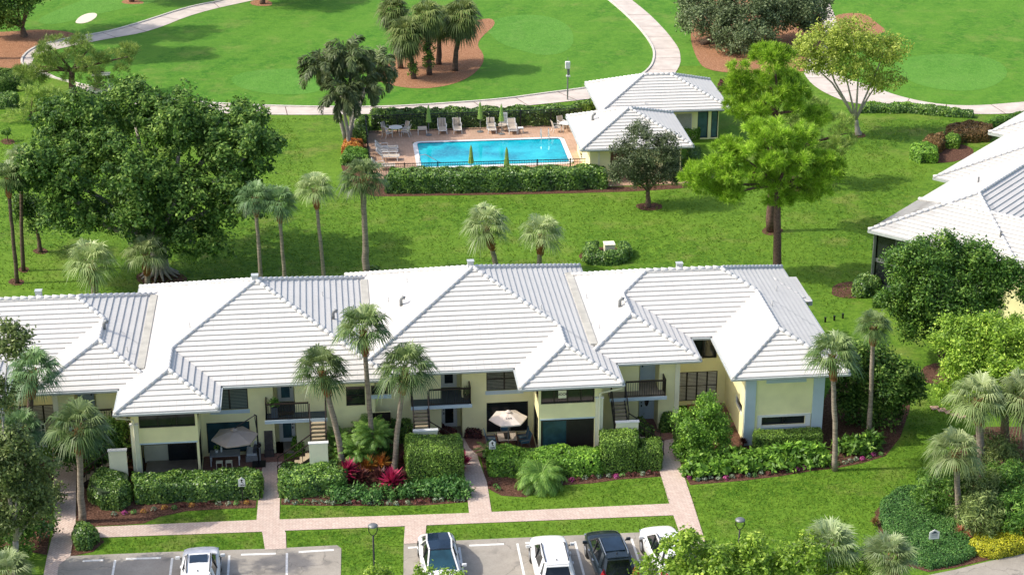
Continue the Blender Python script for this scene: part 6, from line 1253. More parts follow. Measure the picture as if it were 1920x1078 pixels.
# ================================================================== STREET LAMPS, POLE, SIGNS
def lamp(px, pytop, lab, base=None, z=3.1):
    p = G(px, pytop, z); t = thing('street_lamp', lab, 'street lamp', (p.x, p.y, 0), 'black street lamps with open ring heads')
    MB().lathe((p.x, p.y, 0), [(.1, 0), (.09, .25), (.05, .35), (.04, z - .55)], 12).build('pole', M['black'], t, smooth=True)
    y = MB()
    for s in (-1, 1): y.tube([(p.x, p.y, z - .58), (p.x + s * .12, p.y, z - .48), (p.x + s * .2, p.y, z - .3), (p.x + s * .2, p.y, z - .12), (p.x + s * .17, p.y, z - .02)], .02, 6)
    y.build('yoke', M['black'], t)
    MB().lathe((p.x, p.y, z - .06), [(.23, 0), (.24, .03), (.17, .09), (.06, .12)], 20).build('lamp_head', M['greymetal'], t, smooth=True)
    MB().lathe((p.x, p.y, z - .1), [(.13, 0), (.15, .035)], 14).build('lens', M['white'], t)
lamp(699, 984, 'black street lamp on the grass between the two parking lots')
lamp(1388, 973, 'black street lamp on the lawn above the foreground leaves at right')
b = G(1064, 188); hp = hgt(b, 116); t = thing('camera_pole', 'tall grey pole with white boxes on top beside the cart path', 'pole', b)
MB().tube([b, b + Vector((0, 0, hp - .6))], [.07, .06], 10).build('pole', M['greymetal'], t)
MB().box(b.x - .22, b.x + .18, b.y - .15, b.y + .15, hp - .6, hp).build('equipment_box', M['white'], t, bevel=.02)
MB().box(b.x - .05, b.x + .15, b.y - .1, b.y + .1, hp - 1.15, hp - .68).build('small_box', M['greymetal'], t); MB().box(b.x - .12, b.x + .2, b.y - .15, b.y + .15, hp - 1.32, hp - 1.2).build('bracket', M['white'], t)
MB().tube([b + Vector((0, 0, hp)), b + Vector((0, 0, hp + .35))], .015, 5).build('aerial', M['greymetal'], t)
def sign(px, py, label, word, z=1.25, w=.34, h=.52, mark='bird', num=''):
    p = G(px, py, z); t = thing('address_sign', label, 'sign', (p.x, p.y, 0), 'small pointed address signs'); a = -.1
    pts = [(-w / 2, -h / 2), (w / 2, -h / 2), (w / 2, h * .22), (w * .22, h * .38), (0, h / 2), (-w * .22, h * .38), (-w / 2, h * .22)]; mb = MB(); y0, y1 = p.y - .015, p.y + .015
    mb.poly([(p.x + x, y0, z + q) for x, q in pts]); mb.poly([(p.x + x, y1, z + q) for x, q in pts])
    for i in range(7): j = (i + 1) % 7; mb.poly([(p.x + pts[i][0], y0, z + pts[i][1]), (p.x + pts[j][0], y0, z + pts[j][1]), (p.x + pts[j][0], y1, z + pts[j][1]), (p.x + pts[i][0], y1, z + pts[i][1])])
    bd = mb.build('sign_board', M['white'], t)
    MB().tube([(p.x, p.y + .03, 0), (p.x, p.y + .03, z + h * .3)], .025, 6).build('post', M['black'], t)
    if mark == 'bird':
        k = MB(); yy = y0 - .004; c = [(p.x + w * .02 + .055 * math.cos(a_), yy, z + h * .2 + .05 * math.sin(a_)) for a_ in np.linspace(0, 6.28, 12, endpoint=False)]; k.poly(c)
        k.poly([(p.x - w * .04, yy, z + h * .15), (p.x + w * .08, yy, z + h * .12), (p.x + w * .06, yy, z), (p.x + w * .32, yy, z - h * .12), (p.x + w * .26, yy, z - h * .16), (p.x - w * .08, yy, z - h * .04)]); k.build('emblem', M['black'], bd)
    else:
        k = MB(); yy = y0 - .004; k.poly([(p.x - w * .38, yy, z + h * .08), (p.x + w * .38, yy, z + h * .1), (p.x + w * .02, yy, z + h * .36)]); k.build('emblem', M['balcfloor'], bd)
        for zz in (.0, -.12, -.26): MB().box(p.x - w * .32, p.x + w * .32, yy - .002, yy + .001, z + h * zz - .012, z + h * zz + .012).build('text_line', M['greymetal'], bd)
    if num: txt(num, p.x + .01, y0 - .004, z - h * .34, .13, M['black'], bd)
sign(453, 903, 'white address sign with a black bird in front of the hedge before the sofas', '', z=1.35, num='1604')
sign(923, 833, 'white address sign with a black bird beside the black planter', '', z=1.5, num='1606')
sign(1294, 822, 'small white address sign half covered by the loose bright shrub', '', z=1.2, w=.3, h=.34, num='1608')
sign(1752, 1001, 'pale grey pointed sign standing in the mound of ground cover', '', z=.9, w=.5, h=.52, mark='sail')
for i, (x, y) in enumerate(((1547, 604), (1564, 601), (1580, 597))):
    g = G(x, y); tag(MB().box(g.x - .05, g.x + .05, g.y - .05, g.y + .05, 0, .3).box(g.x - .065, g.x + .065, g.y - .065, g.y + .065, .3, .33).build('marker_post', M['black']), ('leftmost', 'middle', 'rightmost')[i] + ' of three short black posts on the lawn behind the end unit', 'post', 'three short black posts')
g = G(1142, 473); t = thing('utility_box', 'tan utility box inside the horseshoe of shrubs on the rear lawn', 'utility box', g); MB().box(g.x - .35, g.x + .35, g.y - .35, g.y + .35, 0, .6).build('cabinet', M['cream'], t, bevel=.02); MB().box(g.x - .38, g.x + .38, g.y - .38, g.y + .38, .6, .68).build('lid', M['cream'], t, bevel=.015)
# ================================================================== THE POOL FENCE
def fence(name, pts, label, h=1.45, group='black pool fences'):
    t = thing(name, label, 'fence', (*pts[0], 0), group); f_ = MB(); k = 0
    for i in range(len(pts) - 1):
        a, b = Vector((*pts[i], 0)), Vector((*pts[i + 1], 0)); L = (b - a).length; U = Vector((0, 0, 1))
        rl = MB().bar(a + U * h, b + U * h, .05).bar(a + U * .12, b + U * .12, .04).bar(a + U * (h - .2), b + U * (h - .2), .03); rl.build('rails', M['black'], t); n = int(L / .13)
        for k in range(1, n): c = a.lerp(b, k / n); f_.bar(c + U * .1, c + U * h, .022)
        n = max(1, int(round(L / 2.4)))
        for k in range(n + 1): c = a.lerp(b, k / n); MB().bar(c, c + U * (h + .08), .07).build('post', M['black'], t)
    f_.build('pickets', M['black'], t); return t
xb = G(700, 240); xc = G(1066, 236)
fence('pool_fence', [(DX0 + .1, 144.7), (21.0, 144.9)], 'black picket fence along the back of the pool deck', 1.5)
fence('pool_fence', [(DX0 + .1, 134.0), (21.1, 133.6)], 'black picket fence just behind the front pool hedge', 1.0)
fence('pool_fence', [(DX0 + .05, 134.2), (DX0 + .05, 144.5)], 'black picket fence along the left side of the pool deck', 1.5)
g = G(1142, 232); q = atY(1141, 219, 144.55); t = thing('rules_board', 'white pool rules board on the back fence behind the chaises', 'sign', (q.x, 144.5, 0)); bd = MB().box(q.x - .32, q.x + .32, 144.5, 144.53, .45, 1.5).build('board', M['white'], t)
q = atY(944, 212, 144.5); bd.location.x += 0
t.location.x += 0
for o_ in (bd,): o_.data.transform(Matrix.Translation((q.x - atY(1141, 219, 144.55).x, 0, 0)))
for k in range(6): MB().box(q.x - .24, q.x + .24, 144.485, 144.497, 1.32 - k * .13, 1.36 - k * .13).build('text_line', M['greymetal'], bd)
# ------------------------------------------------------------------ pool furniture
M['sling'] = plain('beige sling fabric', (.5, .42, .33), .8, 0, .08, 6); M['lime'] = plain('lime canopy fabric', (.25, .4, .08), .7, 0, .15, 6)
def chaise_proto():
    t = thing('sun_lounger', 'x', 'sun lounger'); f = MB()
    for s in (-1, 1):
        f.bar((s * .31, -1.0, .34), (s * .31, .25, .34), .05).bar((s * .31, .25, .34), (s * .31, .75, .85), .05)
        for y in (-.85, .3): f.bar((s * .31, y, .34), (s * .33, y - .05, 0), .045)
        f.tube([(s * .33, -.25, .34), (s * .37, -.2, .56), (s * .37, .2, .58), (s * .32, .4, .5)], .02, 6)
    f.bar((-.31, -1, .34), (.31, -1, .34), .05).bar((-.31, .75, .85), (.31, .75, .85), .05); f.build('frame', M['white'], t)
    MB().obox((0, -.38, .355), (.29, 0, 0), (0, .61, 0), (0, 0, .012)).build('seat', M['sling'], t); MB().obox((0, .5, .61), (.29, 0, 0), (0, .25, .255), (0, -.01, .01)).build('backrest', M['sling'], t); return t
def chair_proto():
    t = thing('pool_chair', 'x', 'chair'); f = MB()
    for s in (-1, 1):
        f.tube([(s * .27, -.3, 0), (s * .27, -.24, .6), (s * .27, .15, .64), (s * .26, .3, .5)], .022, 6); f.tube([(s * .25, .38, 0), (s * .25, .25, .4), (s * .24, .42, .95)], .022, 6)
        f.bar((s * .25, -.25, .4), (s * .25, .25, .4), .035)
    f.build('frame', M['white'], t); MB().obox((0, 0, .42), (.24, 0, 0), (0, .25, 0), (0, 0, .012)).build('seat', M['sling'], t); MB().obox((0, .34, .68), (.23, 0, 0), (0, .085, .27), (0, -.01, .004)).build('backrest', M['sling'], t); return t
def table_proto(r=.55, h=.7):
    t = thing('round_table', 'x', 'table'); MB().lathe((0, 0, h - .03), [(r, 0), (r, .03)], 24).build('table_top', M['white'], t)
    for k in range(4): a = k * math.pi / 2 + .78; MB().tube([(r * .75 * math.cos(a), r * .75 * math.sin(a), 0), (r * .6 * math.cos(a), r * .6 * math.sin(a), h - .03)], .022, 6).build('leg', M['white'], t)
    return t
P = {}
def put(kind, proto, loc, rz, label, group=None, scale=1.0):
    if kind not in P: P[kind] = proto(); o = P[kind]; o.location = loc; o.rotation_euler = (0, 0, rz); o['label'] = label; o.scale = (scale,) * 3
    else: o = dup(P[kind], loc, rz, label, scale)
    if group: o['group'] = group
    return o
def gd(x, y): p = G(x, y, .05); p.z = .05; return p
LG = 'sun loungers on the pool deck'
for x, y, rz, lb in ((829, 246, 0, 'beige sun lounger, left of the close pair behind the pool'), (857, 245, 0, 'beige sun lounger, right of the close pair behind the pool'), (921, 245, 0, 'beige sun lounger beside the round stone table'), (960, 246, 0, 'beige sun lounger with a green towel behind the pool')):
    put('chaise', chaise_proto, gd(x, y), rz, lb, LG)
for x, y, rz, lb in ((722, 284, 90, 'white sun lounger at the left end of the pool, the farthest of four'), (722, 291, 88, 'white sun lounger at the left end of the pool, second of four'), (724, 300, 86, 'white sun lounger at the left end of the pool, third of four'), (716, 318, 92, 'white sun lounger at the left end of the pool, nearest the front hedge')):
    put('chaise', chaise_proto, gd(x, y), R(rz), lb, LG)
p = gd(960, 240); o = MB().obox((p.x, p.y + .15, .62), (.2, 0, 0), (0, .12, .06), (0, -.03, .05)).build('towel', M['lf_hedge_plain'] if 'lf_hedge_plain' in M else M['lime'], bevel=.02); tag(o, 'crumpled green towel lying on the rightmost beige sun lounger', 'towel')
t = thing('footstool', 'low beige sling stool left of the pair of loungers', 'stool', gd(792, 252)); q = t.location; f = MB()
for sx in (-1, 1):
    for sy in (-1, 1): f.bar((q.x + sx * .35, q.y + sy * .25, .05), (q.x + sx * .33, q.y + sy * .22, .5), .045)
f.build('legs', M['white'], t); MB().obox((q.x, q.y, .56), (.36, 0, 0), (0, .26, .07), (0, 0, .015)).build('seat', M['sling'], t)
TG = 'round white tables on the pool deck'
tp = gd(742, 254); put('table', table_proto, tp, 0, 'round white table with four chairs in the rear left corner of the pool deck', TG)
for a, lb in ((35, 'chair behind right of the white table in the rear left corner'), (145, 'chair behind left of the white table in the rear left corner'), (-20, 'chair right of the white table in the rear left corner'), (215, 'chair in front left of the white table in the rear left corner')):
    put('chair', chair_proto, tp + Vector((math.cos(R(a)) * .85, math.sin(R(a)) * .85, 0)), R(a - 90), lb, 'white sling chairs on the pool deck')
tp = gd(1062, 246); put('table', table_proto, tp, 0, 'round white table beside the smaller cabana roof', TG)
for a, lb in ((110, 'chair behind the white table beside the smaller cabana roof'), (190, 'chair left of the white table beside the smaller cabana roof')):
    put('chair', chair_proto, tp + Vector((math.cos(R(a)) * .85, math.sin(R(a)) * .85, 0)), R(a - 90), lb, 'white sling chairs on the pool deck')
for x, y, lb in ((1096, 304, 'white chair under the left edge of the smaller cabana roof'), (1100, 292, 'white chair behind another at the left edge of the smaller cabana roof')): put('chair', chair_proto, gd(x, y), R(80), lb, 'white sling chairs on the pool deck')
t = thing('stone_table', 'small round stone pedestal table between two beige sun loungers', 'table', gd(942, 246)); q = t.location; MB().lathe((q.x, q.y, .05), [(.22, 0), (.1, .1), (.09, .45), (.38, .5), (.38, .56)], 16).build('pedestal', M['sling'], t, smooth=False)
t = thing('side_table', 'low white side table right of the rightmost beige sun lounger', 'table', gd(976, 249)); q = t.location; MB().box(q.x - .22, q.x + .22, q.y - .22, q.y + .22, .45, .48).build('table_top', M['white'], t); f = MB()
for sx in (-1, 1):
    for sy in (-1, 1): MB().bar((q.x + sx * .2, q.y + sy * .2, .05), (q.x + sx * .2, q.y + sy * .2, .45), .03).build('leg', M['white'], t)
def closed_umbrella():
    t = thing('closed_umbrella', 'x', 'umbrella'); MB().tube([(0, 0, 0), (0, 0, 2.55)], .025, 8).build('pole', M['greymetal'], t)
    mb = MB(); n = 20; prof = [(.03, 2.5), (.07, 2.35), (.09, 2.2), (.11, 1.9), (.14, 1.6), (.18, 1.3), (.2, 1.12)]
    for i, (r_, z) in enumerate(prof):
        for k in range(n): a = 2 * math.pi * k / n; q = r_ * (1 + .28 * (k % 2) - .14); mb.v.append((q * math.cos(a + i * .04), q * math.sin(a + i * .04), z))
    for i in range(len(prof) - 1):
        for k in range(n): k2 = (k + 1) % n; mb.f.append((i * n + k, i * n + k2, (i + 1) * n + k2, (i + 1) * n + k))
    mb.f.append(tuple(range(n))); mb.f.append(tuple((len(prof) - 1) * n + k for k in range(n))); mb.build('canopy', M['lime'], t); MB().tube([(0, 0, 1.62), (0, 0, 1.68)], .16, 12).build('strap', M['lime'], t)
    MB().lathe((0, 0, 0), [(.26, 0), (.26, .06), (.05, .1)], 16).build('base', M['greymetal'], t); return t
for x, yt, lb in ((803, 197, 'furled lime umbrella behind the pool, left of the pair of loungers'), (900, 191, 'furled lime umbrella behind the pool, middle one of the back row'), (940, 195, 'furled lime umbrella in front of the white rules board'), (883, 272, 'furled lime umbrella at the near pool edge, left one'), (950, 276, 'furled lime umbrella at the near pool edge, right one')):
    p = G(x, yt, 2.6); p.z = .05; put('umb', closed_umbrella, p, random.uniform(0, 1), lb, 'furled lime umbrellas round the pool')
# ================================================================== PATIOS
M['wicker'] = plain('grey wicker', (.3, .3, .29), .8, 0, .2, 10); M['cushion'] = plain('pale grey cushion', (.55, .57, .58), .85, 0, .06, 3); M['charcoal'] = plain('charcoal cushion', (.06, .065, .075), .85, 0, .1, 4)
M['bluesling'] = plain('blue sling fabric', (.04, .12, .19), .75, 0, .12, 5); M['taupe'] = plain('taupe canopy fabric', (.36, .3, .25), .8, 0, .08, 3); M['creamfab'] = plain('cream canopy fabric', (.66, .57, .5), .8, 0, .08, 3)
M['darkwood'] = plain('weathered dark wood', (.07, .06, .055), .8, 0, .3, 6); M['stonetop'] = plain('tan tile top', (.45, .37, .3), .6, 0, .15, 6); M['greywood'] = plain('grey table boards', (.24, .25, .26), .7, 0, .15, 6)
def canopy(t, c, r, z, n, rise, mat, rot=0):
    mb = MB(); mb.v.append((c.x, c.y, z + rise)); k0 = 1
    for ring_, (rr_, zz) in enumerate(((.5, .55), (1.0, 0.0))):
        for k in range(n * 2):
            a = rot + math.pi * k / n; q = r * rr_ * (1 if k % 2 == 0 else math.cos(math.pi / n)); mb.v.append((c.x + q * math.cos(a), c.y + q * math.sin(a), z + rise * zz - (.0 if k % 2 == 0 else .02)))
    m = n * 2
    for k in range(m): k2 = (k + 1) % m; mb.f += [(0, 1 + k, 1 + k2), (1 + k, 1 + m + k, 1 + m + k2, 1 + k2)]
    for k in range(m):
        k2 = (k + 1) % m; a, b = mb.v[1 + m + k], mb.v[1 + m + k2]; mb.poly([a, b, (b[0], b[1], b[2] - .07), (a[0], a[1], a[2] - .07)])
    cn = mb.build('canopy', M[mat], t); MB().lathe((c.x, c.y, z + rise + .01), [(r * .16, 0), (r * .1, .05), (.03, .09)], 12).build('vent_cap', M[mat], cn)
    rb = MB()
    for k in range(n): a = rot + 2 * math.pi * k / n; rb.bar((c.x, c.y, z + rise - .06), (c.x + r * .97 * math.cos(a), c.y + r * .97 * math.sin(a), z - .03), .025)
    rb.build('ribs', M['black'], t)
c = G(440, 818, 2.0); t = thing('cantilever_umbrella', 'open taupe umbrella on a side post over the grey sofas', 'umbrella', (c.x, c.y, 0)); canopy(t, c, 1.22, 2.0, 6, .38, 'taupe', .2)
pz = c.x + 1.15; MB().tube([(pz, c.y + .5, 0), (pz, c.y + .5, 2.9), (pz - .1, c.y + .42, 3.0)], .045, 8).build('post', M['black'], t); MB().tube([(pz, c.y + .48, 2.0), (pz - .1, c.y + .42, 2.95), (c.x, c.y, 2.46)], .03, 6).build('arm', M['black'], t); MB().box(pz - .35, pz + .35, c.y + .15, c.y + .85, .04, .1).build('base', M['black'], t); MB().tube([(pz + .06, c.y + .45, 1.2), (pz + .06, c.y + .4, 1.2)], [.12, .12], 12).build('crank', M['black'], t)
c = G(953, 783, 2.0); t = thing('patio_umbrella', 'open cream umbrella over the tiled dining table', 'umbrella', (c.x, c.y, 0)); canopy(t, c, 1.03, 2.0, 6, .36, 'creamfab', .05); MB().tube([(c.x, c.y, .05), (c.x, c.y, 2.36)], .03, 8).build('pole', M['greymetal'], t)
for k in range(3): MB().box(c.x - .16 + .11 * k, c.x - .1 + .11 * k, c.y - .5, c.y - .42, 2.17 + .012 * k, 2.2 + .012 * k).build('emblem', M['charcoal'], t)
# sofas
def sofa(x0, x1, y0, y1, back, label):
    t = thing('patio_sofa', label, 'sofa', ((x0 + x1) / 2, (y0 + y1) / 2, .04), 'grey wicker patio sofas'); z = .04
    MB().box(x0, x1, y0, y1, z, z + .3).build('base', M['wicker'], t, bevel=.02); MB().box(x0 + .05, x1 - .05, y0 + .05, y1 - .05, z + .305, z + .43).build('seat_cushion', M['cushion'], t, bevel=.04)
    if back == 'y':
        MB().box(x0, x1, y1, y1 + .14, z, z + .72).build('backrest', M['wicker'], t, bevel=.02); MB().box(x0 - .12, x0 - .002, y0, y1 + .14, z, z + .55).build('arm', M['wicker'], t, bevel=.02)
        n = 3
        for k in range(n): a = x0 + .08 + (x1 - x0 - .16) * k / n; MB().obox((a + (x1 - x0 - .16) / n / 2, y1 - .12, z + .62), ((x1 - x0 - .2) / n / 2, 0, 0), (0, .09, -.02), (0, .03, .2)).build('back_cushion', M['cushion'], t, bevel=.04)
        for k, (a, s) in enumerate(((.12, 1), (.3, -1), (.62, 1), (.82, -1))): xx = x0 + (x1 - x0) * a; MB().obox((xx, y1 - .3, z + .6), (.2, .03 * s, .03 * s), (0, .06, .0), (-.03 * s, .05, .18)).build('throw_pillow', M['charcoal'], t, bevel=.04)
    else:
        MB().box(x1, x1 + .14, y0, y1, z, z + .72).build('backrest', M['wicker'], t, bevel=.02)
        for k, m_ in ((.3, 'charcoal'), (.72, 'cushion')): yy = y0 + (y1 - y0) * k; MB().obox((x1 - .15, yy, z + .6), (.07, 0, -.02), (0, .2, 0), (.05, 0, .18)).build('throw_pillow', M[m_], t, bevel=.04)
    return t
s0 = G(405, 842, .04); s1 = G(452, 840, .04); s2 = G(465, 858, .04)
sofa(s0.x + .1, s1.x + .1, s0.y - .35, s0.y + .3, 'y', 'long grey wicker sofa with charcoal pillows against the wall, under the taupe umbrella')
sofa(s2.x - .1, s2.x + .55, s2.y - .5, s2.y + .7, 'x', 'grey wicker armchair sofa at the right end under the taupe umbrella')
q = G(425, 872, .04); t = thing('coffee_table', 'grey boarded outdoor table in front of the long wicker sofa', 'table', q); MB().box(q.x - .85, q.x + .72, q.y - .1, q.y + .62, .6, .65).build('table_top', M['greywood'], t)
for a in (-.8, .67):
    for b in (-.05, .57): MB().box(q.x + a - .03, q.x + a + .03, q.y + b - .03, q.y + b + .03, .04, .6).build('leg', M['white'], t)
t = thing('potted_plant', 'small pale potted plant on the grey boarded table', 'plant', (q.x - .5, q.y + .35, .65)); MB().lathe((q.x - .5, q.y + .35, .65), [(.07, 0), (.1, .16)], 12).build('pot', M['white'], t); crown('leaves', [(q.x - .5, q.y + .35, .9, .13, .13, .12)], M['lf_oak'], t, dens=60, per=12, cr=.05, L=.08, Wd=.05)
tag(MB().lathe((q.x - .25, q.y + .4, .65), [(.05, 0), (.05, .25), (.02, .3), (.02, .36)], 10).build('lantern', M['white'], bevel=0), 'small white lantern on the grey boarded table', 'lantern')
for k, lb in ((-.35, 'left cream stool tucked in front of the grey boarded table'), (.15, 'right cream stool tucked in front of the grey boarded table')):
    t = thing('stool', lb, 'stool', (q.x + k, q.y - .3, .04), 'cream stools at the grey table'); MB().box(q.x + k - .17, q.x + k + .17, q.y - .45, q.y - .17, .4, .44).build('seat', M['cream'], t)
    for a in (-.15, .15):
        for b in (-.43, -.19): MB().bar((q.x + k + a, q.y + b, .04), (q.x + k + a, q.y + b, .4), .03).build('leg', M['cream'], t)
q = G(505, 855, .04); t = thing('wooden_fountain', 'tall narrow weathered wooden fountain beside the left hand front door', 'fountain', q); MB().obox((q.x, q.y + .25, .72), (.22, 0, 0), (0, .04, .02), (0, .08, .66)).build('back_panel', M['darkwood'], t, bevel=.01); MB().box(q.x - .25, q.x + .25, q.y - .12, q.y + .3, .04, .3).build('basin', M['darkwood'], t, bevel=.01)
for s in (-.2, .2): MB().bar((q.x + s, q.y + .2, .3), (q.x + s, q.y + .34, 1.38), .05).build('upright', M['darkwood'], t)
q = G(375, 852, .04); t = thing('side_table', 'small wooden side table against the wall left of the long sofa', 'table', q); MB().box(q.x - .2, q.x + .2, q.y - .15, q.y + .15, .42, .46).build('table_top', M['stonetop'], t)
for a in (-.17, .17):
    for b in (-.12, .12): MB().bar((q.x + a, q.y + b, .04), (q.x + a, q.y + b, .42), .03).build('leg', M['darkwood'], t)
# dining set on the central patio
q = G(951, 838, .04); q = Vector((q.x, q.y, .04)); t = thing('dining_table', 'tan tiled dining table with a dark centre under the cream umbrella', 'table', q)
MB().box(q.x - .5, q.x + .5, q.y - .45, q.y + .65, .64, .68).build('table_top', M['stonetop'], t, bevel=.01); MB().box(q.x - .16, q.x + .16, q.y - .3, q.y + .45, .682, .69).build('centre_inlay', M['bronze'], t)
for a in (-.44, .44):
    for b in (-.4, .58): MB().box(q.x + a - .03, q.x + a + .03, q.y + b - .03, q.y + b + .03, .04, .64).build('leg', M['bronze'], t)
def bchair():
    t = thing('patio_chair', 'x', 'chair'); f = MB()
    for s in (-1, 1): f.tube([(s * .24, -.26, 0), (s * .25, -.22, .55), (s * .25, .2, .58)], .02, 6); f.tube([(s * .23, .3, 0), (s * .22, .22, .4), (s * .22, .36, .9)], .02, 6)
    f.build('frame', M['greymetal'], t); MB().obox((0, 0, .4), (.22, 0, 0), (0, .24, 0), (0, 0, .02)).build('seat', M['bluesling'], t); MB().obox((0, .3, .66), (.22, 0, 0), (0, .06, .26), (0, -.015, .004)).build('backrest', M['bluesling'], t); return t
for x, y, a, lb in ((0, 1.0, 0, 'blue sling chair behind the tiled dining table'), (-.85, .35, 90, 'blue sling chair at the far left of the tiled dining table'), (-.85, -.25, 90, 'blue sling chair at the near left of the tiled dining table'), (.85, .4, -90, 'blue sling chair at the far right of the tiled dining table'), (.9, -.2, -80, 'blue sling chair at the near right of the tiled dining table')):
    put('bchair', bchair, q + Vector((x, y, 0)), R(a), lb, 'blue sling chairs at the dining table')
q = G(913, 860, 0); t = thing('planter', 'black bowl planter with an arching green palm beside the address sign', 'plant', q); MB().lathe((q.x, q.y, .03), [(.12, 0), (.2, .15), (.27, .42), (.24, .42), (.2, .36)], 16).build('pot', M['black'], t, smooth=False)
V, F_, T_ = feather_crown(12, 21, arc=1.1, nleaf=20, elmin=20, lw=.02, lf=.25); rawmesh('leaves', V * .85 + np.array([q.x, q.y, .4]), F_, T_, M['lf_areca'], t)
q = Vector((mx3(7.05), YW3 - .3, 2.4)); t = thing('planter', 'upright snake plant in a pot on the navy balcony', 'plant', q); MB().lathe(q, [(.1, 0), (.16, .3), (.13, .3)], 14).build('pot', M['darkwood'], t); C = np.array([[q.x, q.y, q.z + .5]] * 26) + rng.normal(size=(26, 3)) * [.09, .09, .05]; leafmesh('leaves', C, rng.normal(size=(26, 3)) * [1, 1, .1], .6, .07, rng.uniform(.2, .8, 26), M['lf_grey'], t, dirs=np.array([[0, 0, 1.]] * 26) + rng.normal(size=(26, 3)) * .15)
q = Vector((mx2(7.15), YW2 - .62, 2.4)); q.x += .35; t = thing('planter', 'tall dark box planter with a leafy plant on the grey balcony', 'plant', q); MB().box(q.x - .16, q.x + .2, q.y - .1, q.y + .2, 2.4, 3.05).build('pot', M['balcfloor'], t, bevel=.01); crown('leaves', [(q.x, q.y, 3.25, .26, .24, .22)], M['lf_oak'], t, dens=40, per=14, cr=.08, L=.12, Wd=.07)
q = Vector((mx2(6.2), YW2 - .6, 2.4)); tag(MB().box(q.x - .4, q.x + .42, q.y - .12, q.y - .06, 2.62, 2.82).build('balcony_planter_box', M['black'], bevel=.01), 'black slatted box hung on the grey balcony railing', 'box')
q = atY(1380, 775, 90.5); t = thing('courtyard_table', 'dark brown table in the courtyard of the end unit', 'table', (20.9, 91.2, .04)); MB().lathe((20.9, 91.2, .66), [(.5, 0), (.5, .05)], 8).build('table_top', M['darkwood'], t); MB().lathe((20.9, 91.2, .04), [(.25, 0), (.05, .1), (.05, .62)], 12).build('pedestal', M['darkwood'], t)
q = G(246, 857, 0); t = thing('waste_bin', 'cream lidded bin beside the left stair wall', 'bin', q); MB().lathe((q.x, q.y, 0), [(.2, 0), (.24, .7)], 14).build('barrel', M['darkwood'], t); MB().lathe((q.x, q.y, .7), [(.27, 0), (.27, .05), (.16, .05), (.15, 0)], 16).build('rim', M['cream'], t)
# ================================================================== GOLF CART WITH ITS DRIVER
g = G(192, 178, .035); t = thing('golf_cart', 'small white golf cart on the path behind the great dark tree', 'golf cart', g); x, y = g.x, g.y
MB().box(x - 1.1, x + 1.0, y - .55, y + .55, .3, .55).box(x + .55, x + 1.1, y - .5, y + .5, .5, .8).box(x - 1.1, x - .6, y - .5, y + .5, .5, .75).build('body', M['cream'], t, bevel=.06); MB().box(x - .45, x + .1, y - .48, y + .48, .55, .75).box(x - .55, x - .42, y - .48, y + .48, .75, 1.15).build('seat', M['sling'], t, bevel=.03)
for a in (-.6, .75):
    for b in (-.48, .48): MB().tube([(x + a, y + b, .75), (x + a * .8, y + b * .95, 1.85)], .02, 6).build('post', M['white'], t)
MB().box(x - .75, x + .8, y - .52, y + .52, 1.85, 1.91).build('roof', M['cream'], t, bevel=.03)
for a in (-.75, .7):
    for b in (-.5, .5): MB().tube([(x + a, y + b - .06, .24), (x + a, y + b + .06, .24)], .22, 14).build('wheel', M['tyre'], t)
def figure(name, label, joints, bones, radii, mats, parent_loc):
    me = bpy.data.meshes.new('body'); me.from_pydata([tuple(j) for j in joints], bones, []); t = bpy.data.objects.new(name, me); COL.objects.link(t); me.materials.append(mats)
    m = t.modifiers.new('skin', 'SKIN'); t.data.skin_vertices[0].data[0].use_root = True
    for i, r_ in enumerate(radii): t.data.skin_vertices[0].data[i].radius = (r_, r_)
    s = t.modifiers.new('sub', 'SUBSURF'); s.levels = s.render_levels = 1
    dg = bpy.context.evaluated_depsgraph_get(); me2 = bpy.data.meshes.new_from_object(t.evaluated_get(dg)); t.modifiers.clear(); t.data = me2; return tag(t, label, 'person')
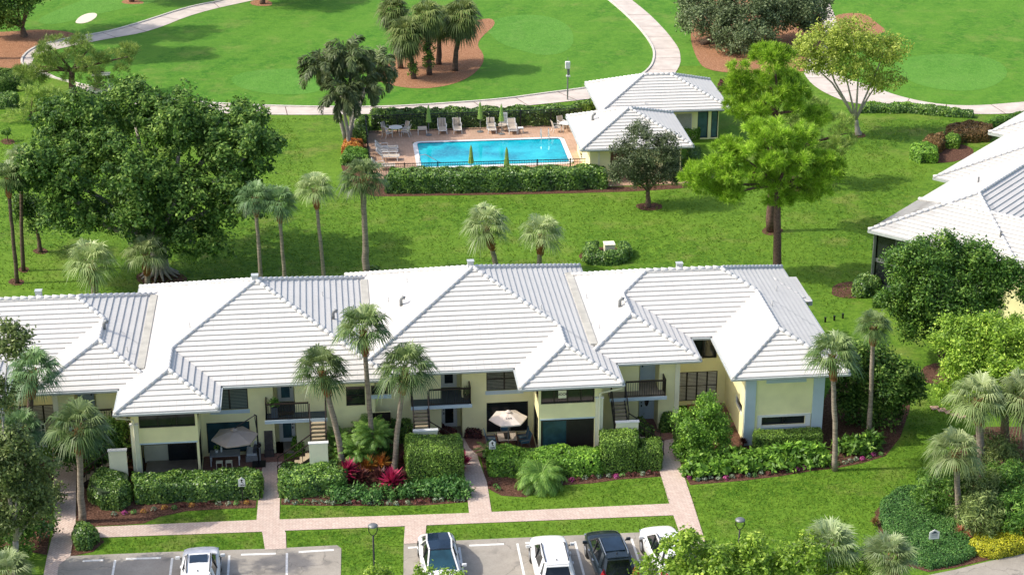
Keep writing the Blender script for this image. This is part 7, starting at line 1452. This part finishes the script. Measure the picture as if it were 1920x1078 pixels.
M['skin'] = plain('skin', (.5, .29, .2), .6, 0, .05); M['shirt'] = plain('pale shirt', (.6, .5, .42), .8); M['shorts'] = plain('dark shorts', (.04, .045, .06), .8)
hx, hy = x - .15, y
J = [(hx, hy, .85), (hx - .03, hy, 1.1), (hx, hy, 1.32), (hx + .02, hy, 1.42), (hx + .03, hy, 1.53), (hx + .03, hy, 1.63), (hx, hy - .19, 1.32), (hx + .2, hy - .24, 1.1), (hx + .42, hy - .16, 1.12), (hx + .5, hy - .13, 1.13), (hx, hy + .19, 1.32), (hx + .2, hy + .24, 1.1), (hx + .42, hy + .14, 1.12), (hx + .5, hy + .1, 1.13),
     (hx + .05, hy - .1, .83), (hx + .48, hy - .13, .84), (hx + .55, hy - .13, .42), (hx + .7, hy - .13, .4), (hx + .05, hy + .1, .83), (hx + .48, hy + .13, .84), (hx + .55, hy + .13, .42), (hx + .7, hy + .13, .4)]
Bn = [(0, 1), (1, 2), (2, 3), (3, 4), (4, 5), (2, 6), (6, 7), (7, 8), (8, 9), (2, 10), (10, 11), (11, 12), (12, 13), (0, 14), (14, 15), (15, 16), (16, 17), (0, 18), (18, 19), (19, 20), (20, 21)]
pr = figure('person', 'golfer in a pale shirt and white cap sitting in the golf cart', J, Bn, [.15, .15, .14, .055, .085, .09, .06, .045, .035, .035, .06, .045, .035, .035, .09, .065, .05, .04, .09, .065, .05, .04], M['skin'], g)
MB().lathe((hx - .02, hy, .95), [(.15, 0), (.165, .2), (.17, .36), (.1, .42)], 12).build('shirt', M['shirt'], pr, smooth=True); sh = MB()
for s in (-1, 1): sh.tube([(hx + .0, hy + s * .1, .85), (hx + .42, hy + s * .13, .86)], [.11, .085], 10)
sh.build('shorts', M['shorts'], pr); MB().lathe((hx + .03, hy, 1.62), [(.105, 0), (.1, .06), (.05, .1)], 12).box(hx + .1, hx + .22, hy - .07, hy + .07, 1.62, 1.635).build('cap', M['white'], pr)
MB().tube([(hx + .5, hy - .15, 1.12), (hx + .5, hy + .12, 1.12)], .015, 6).build('steering_wheel', M['black'], t); MB().tube([(hx + .5, hy, 1.12), (hx + .75, hy, .8)], .02, 6).build('steering_column', M['black'], t)
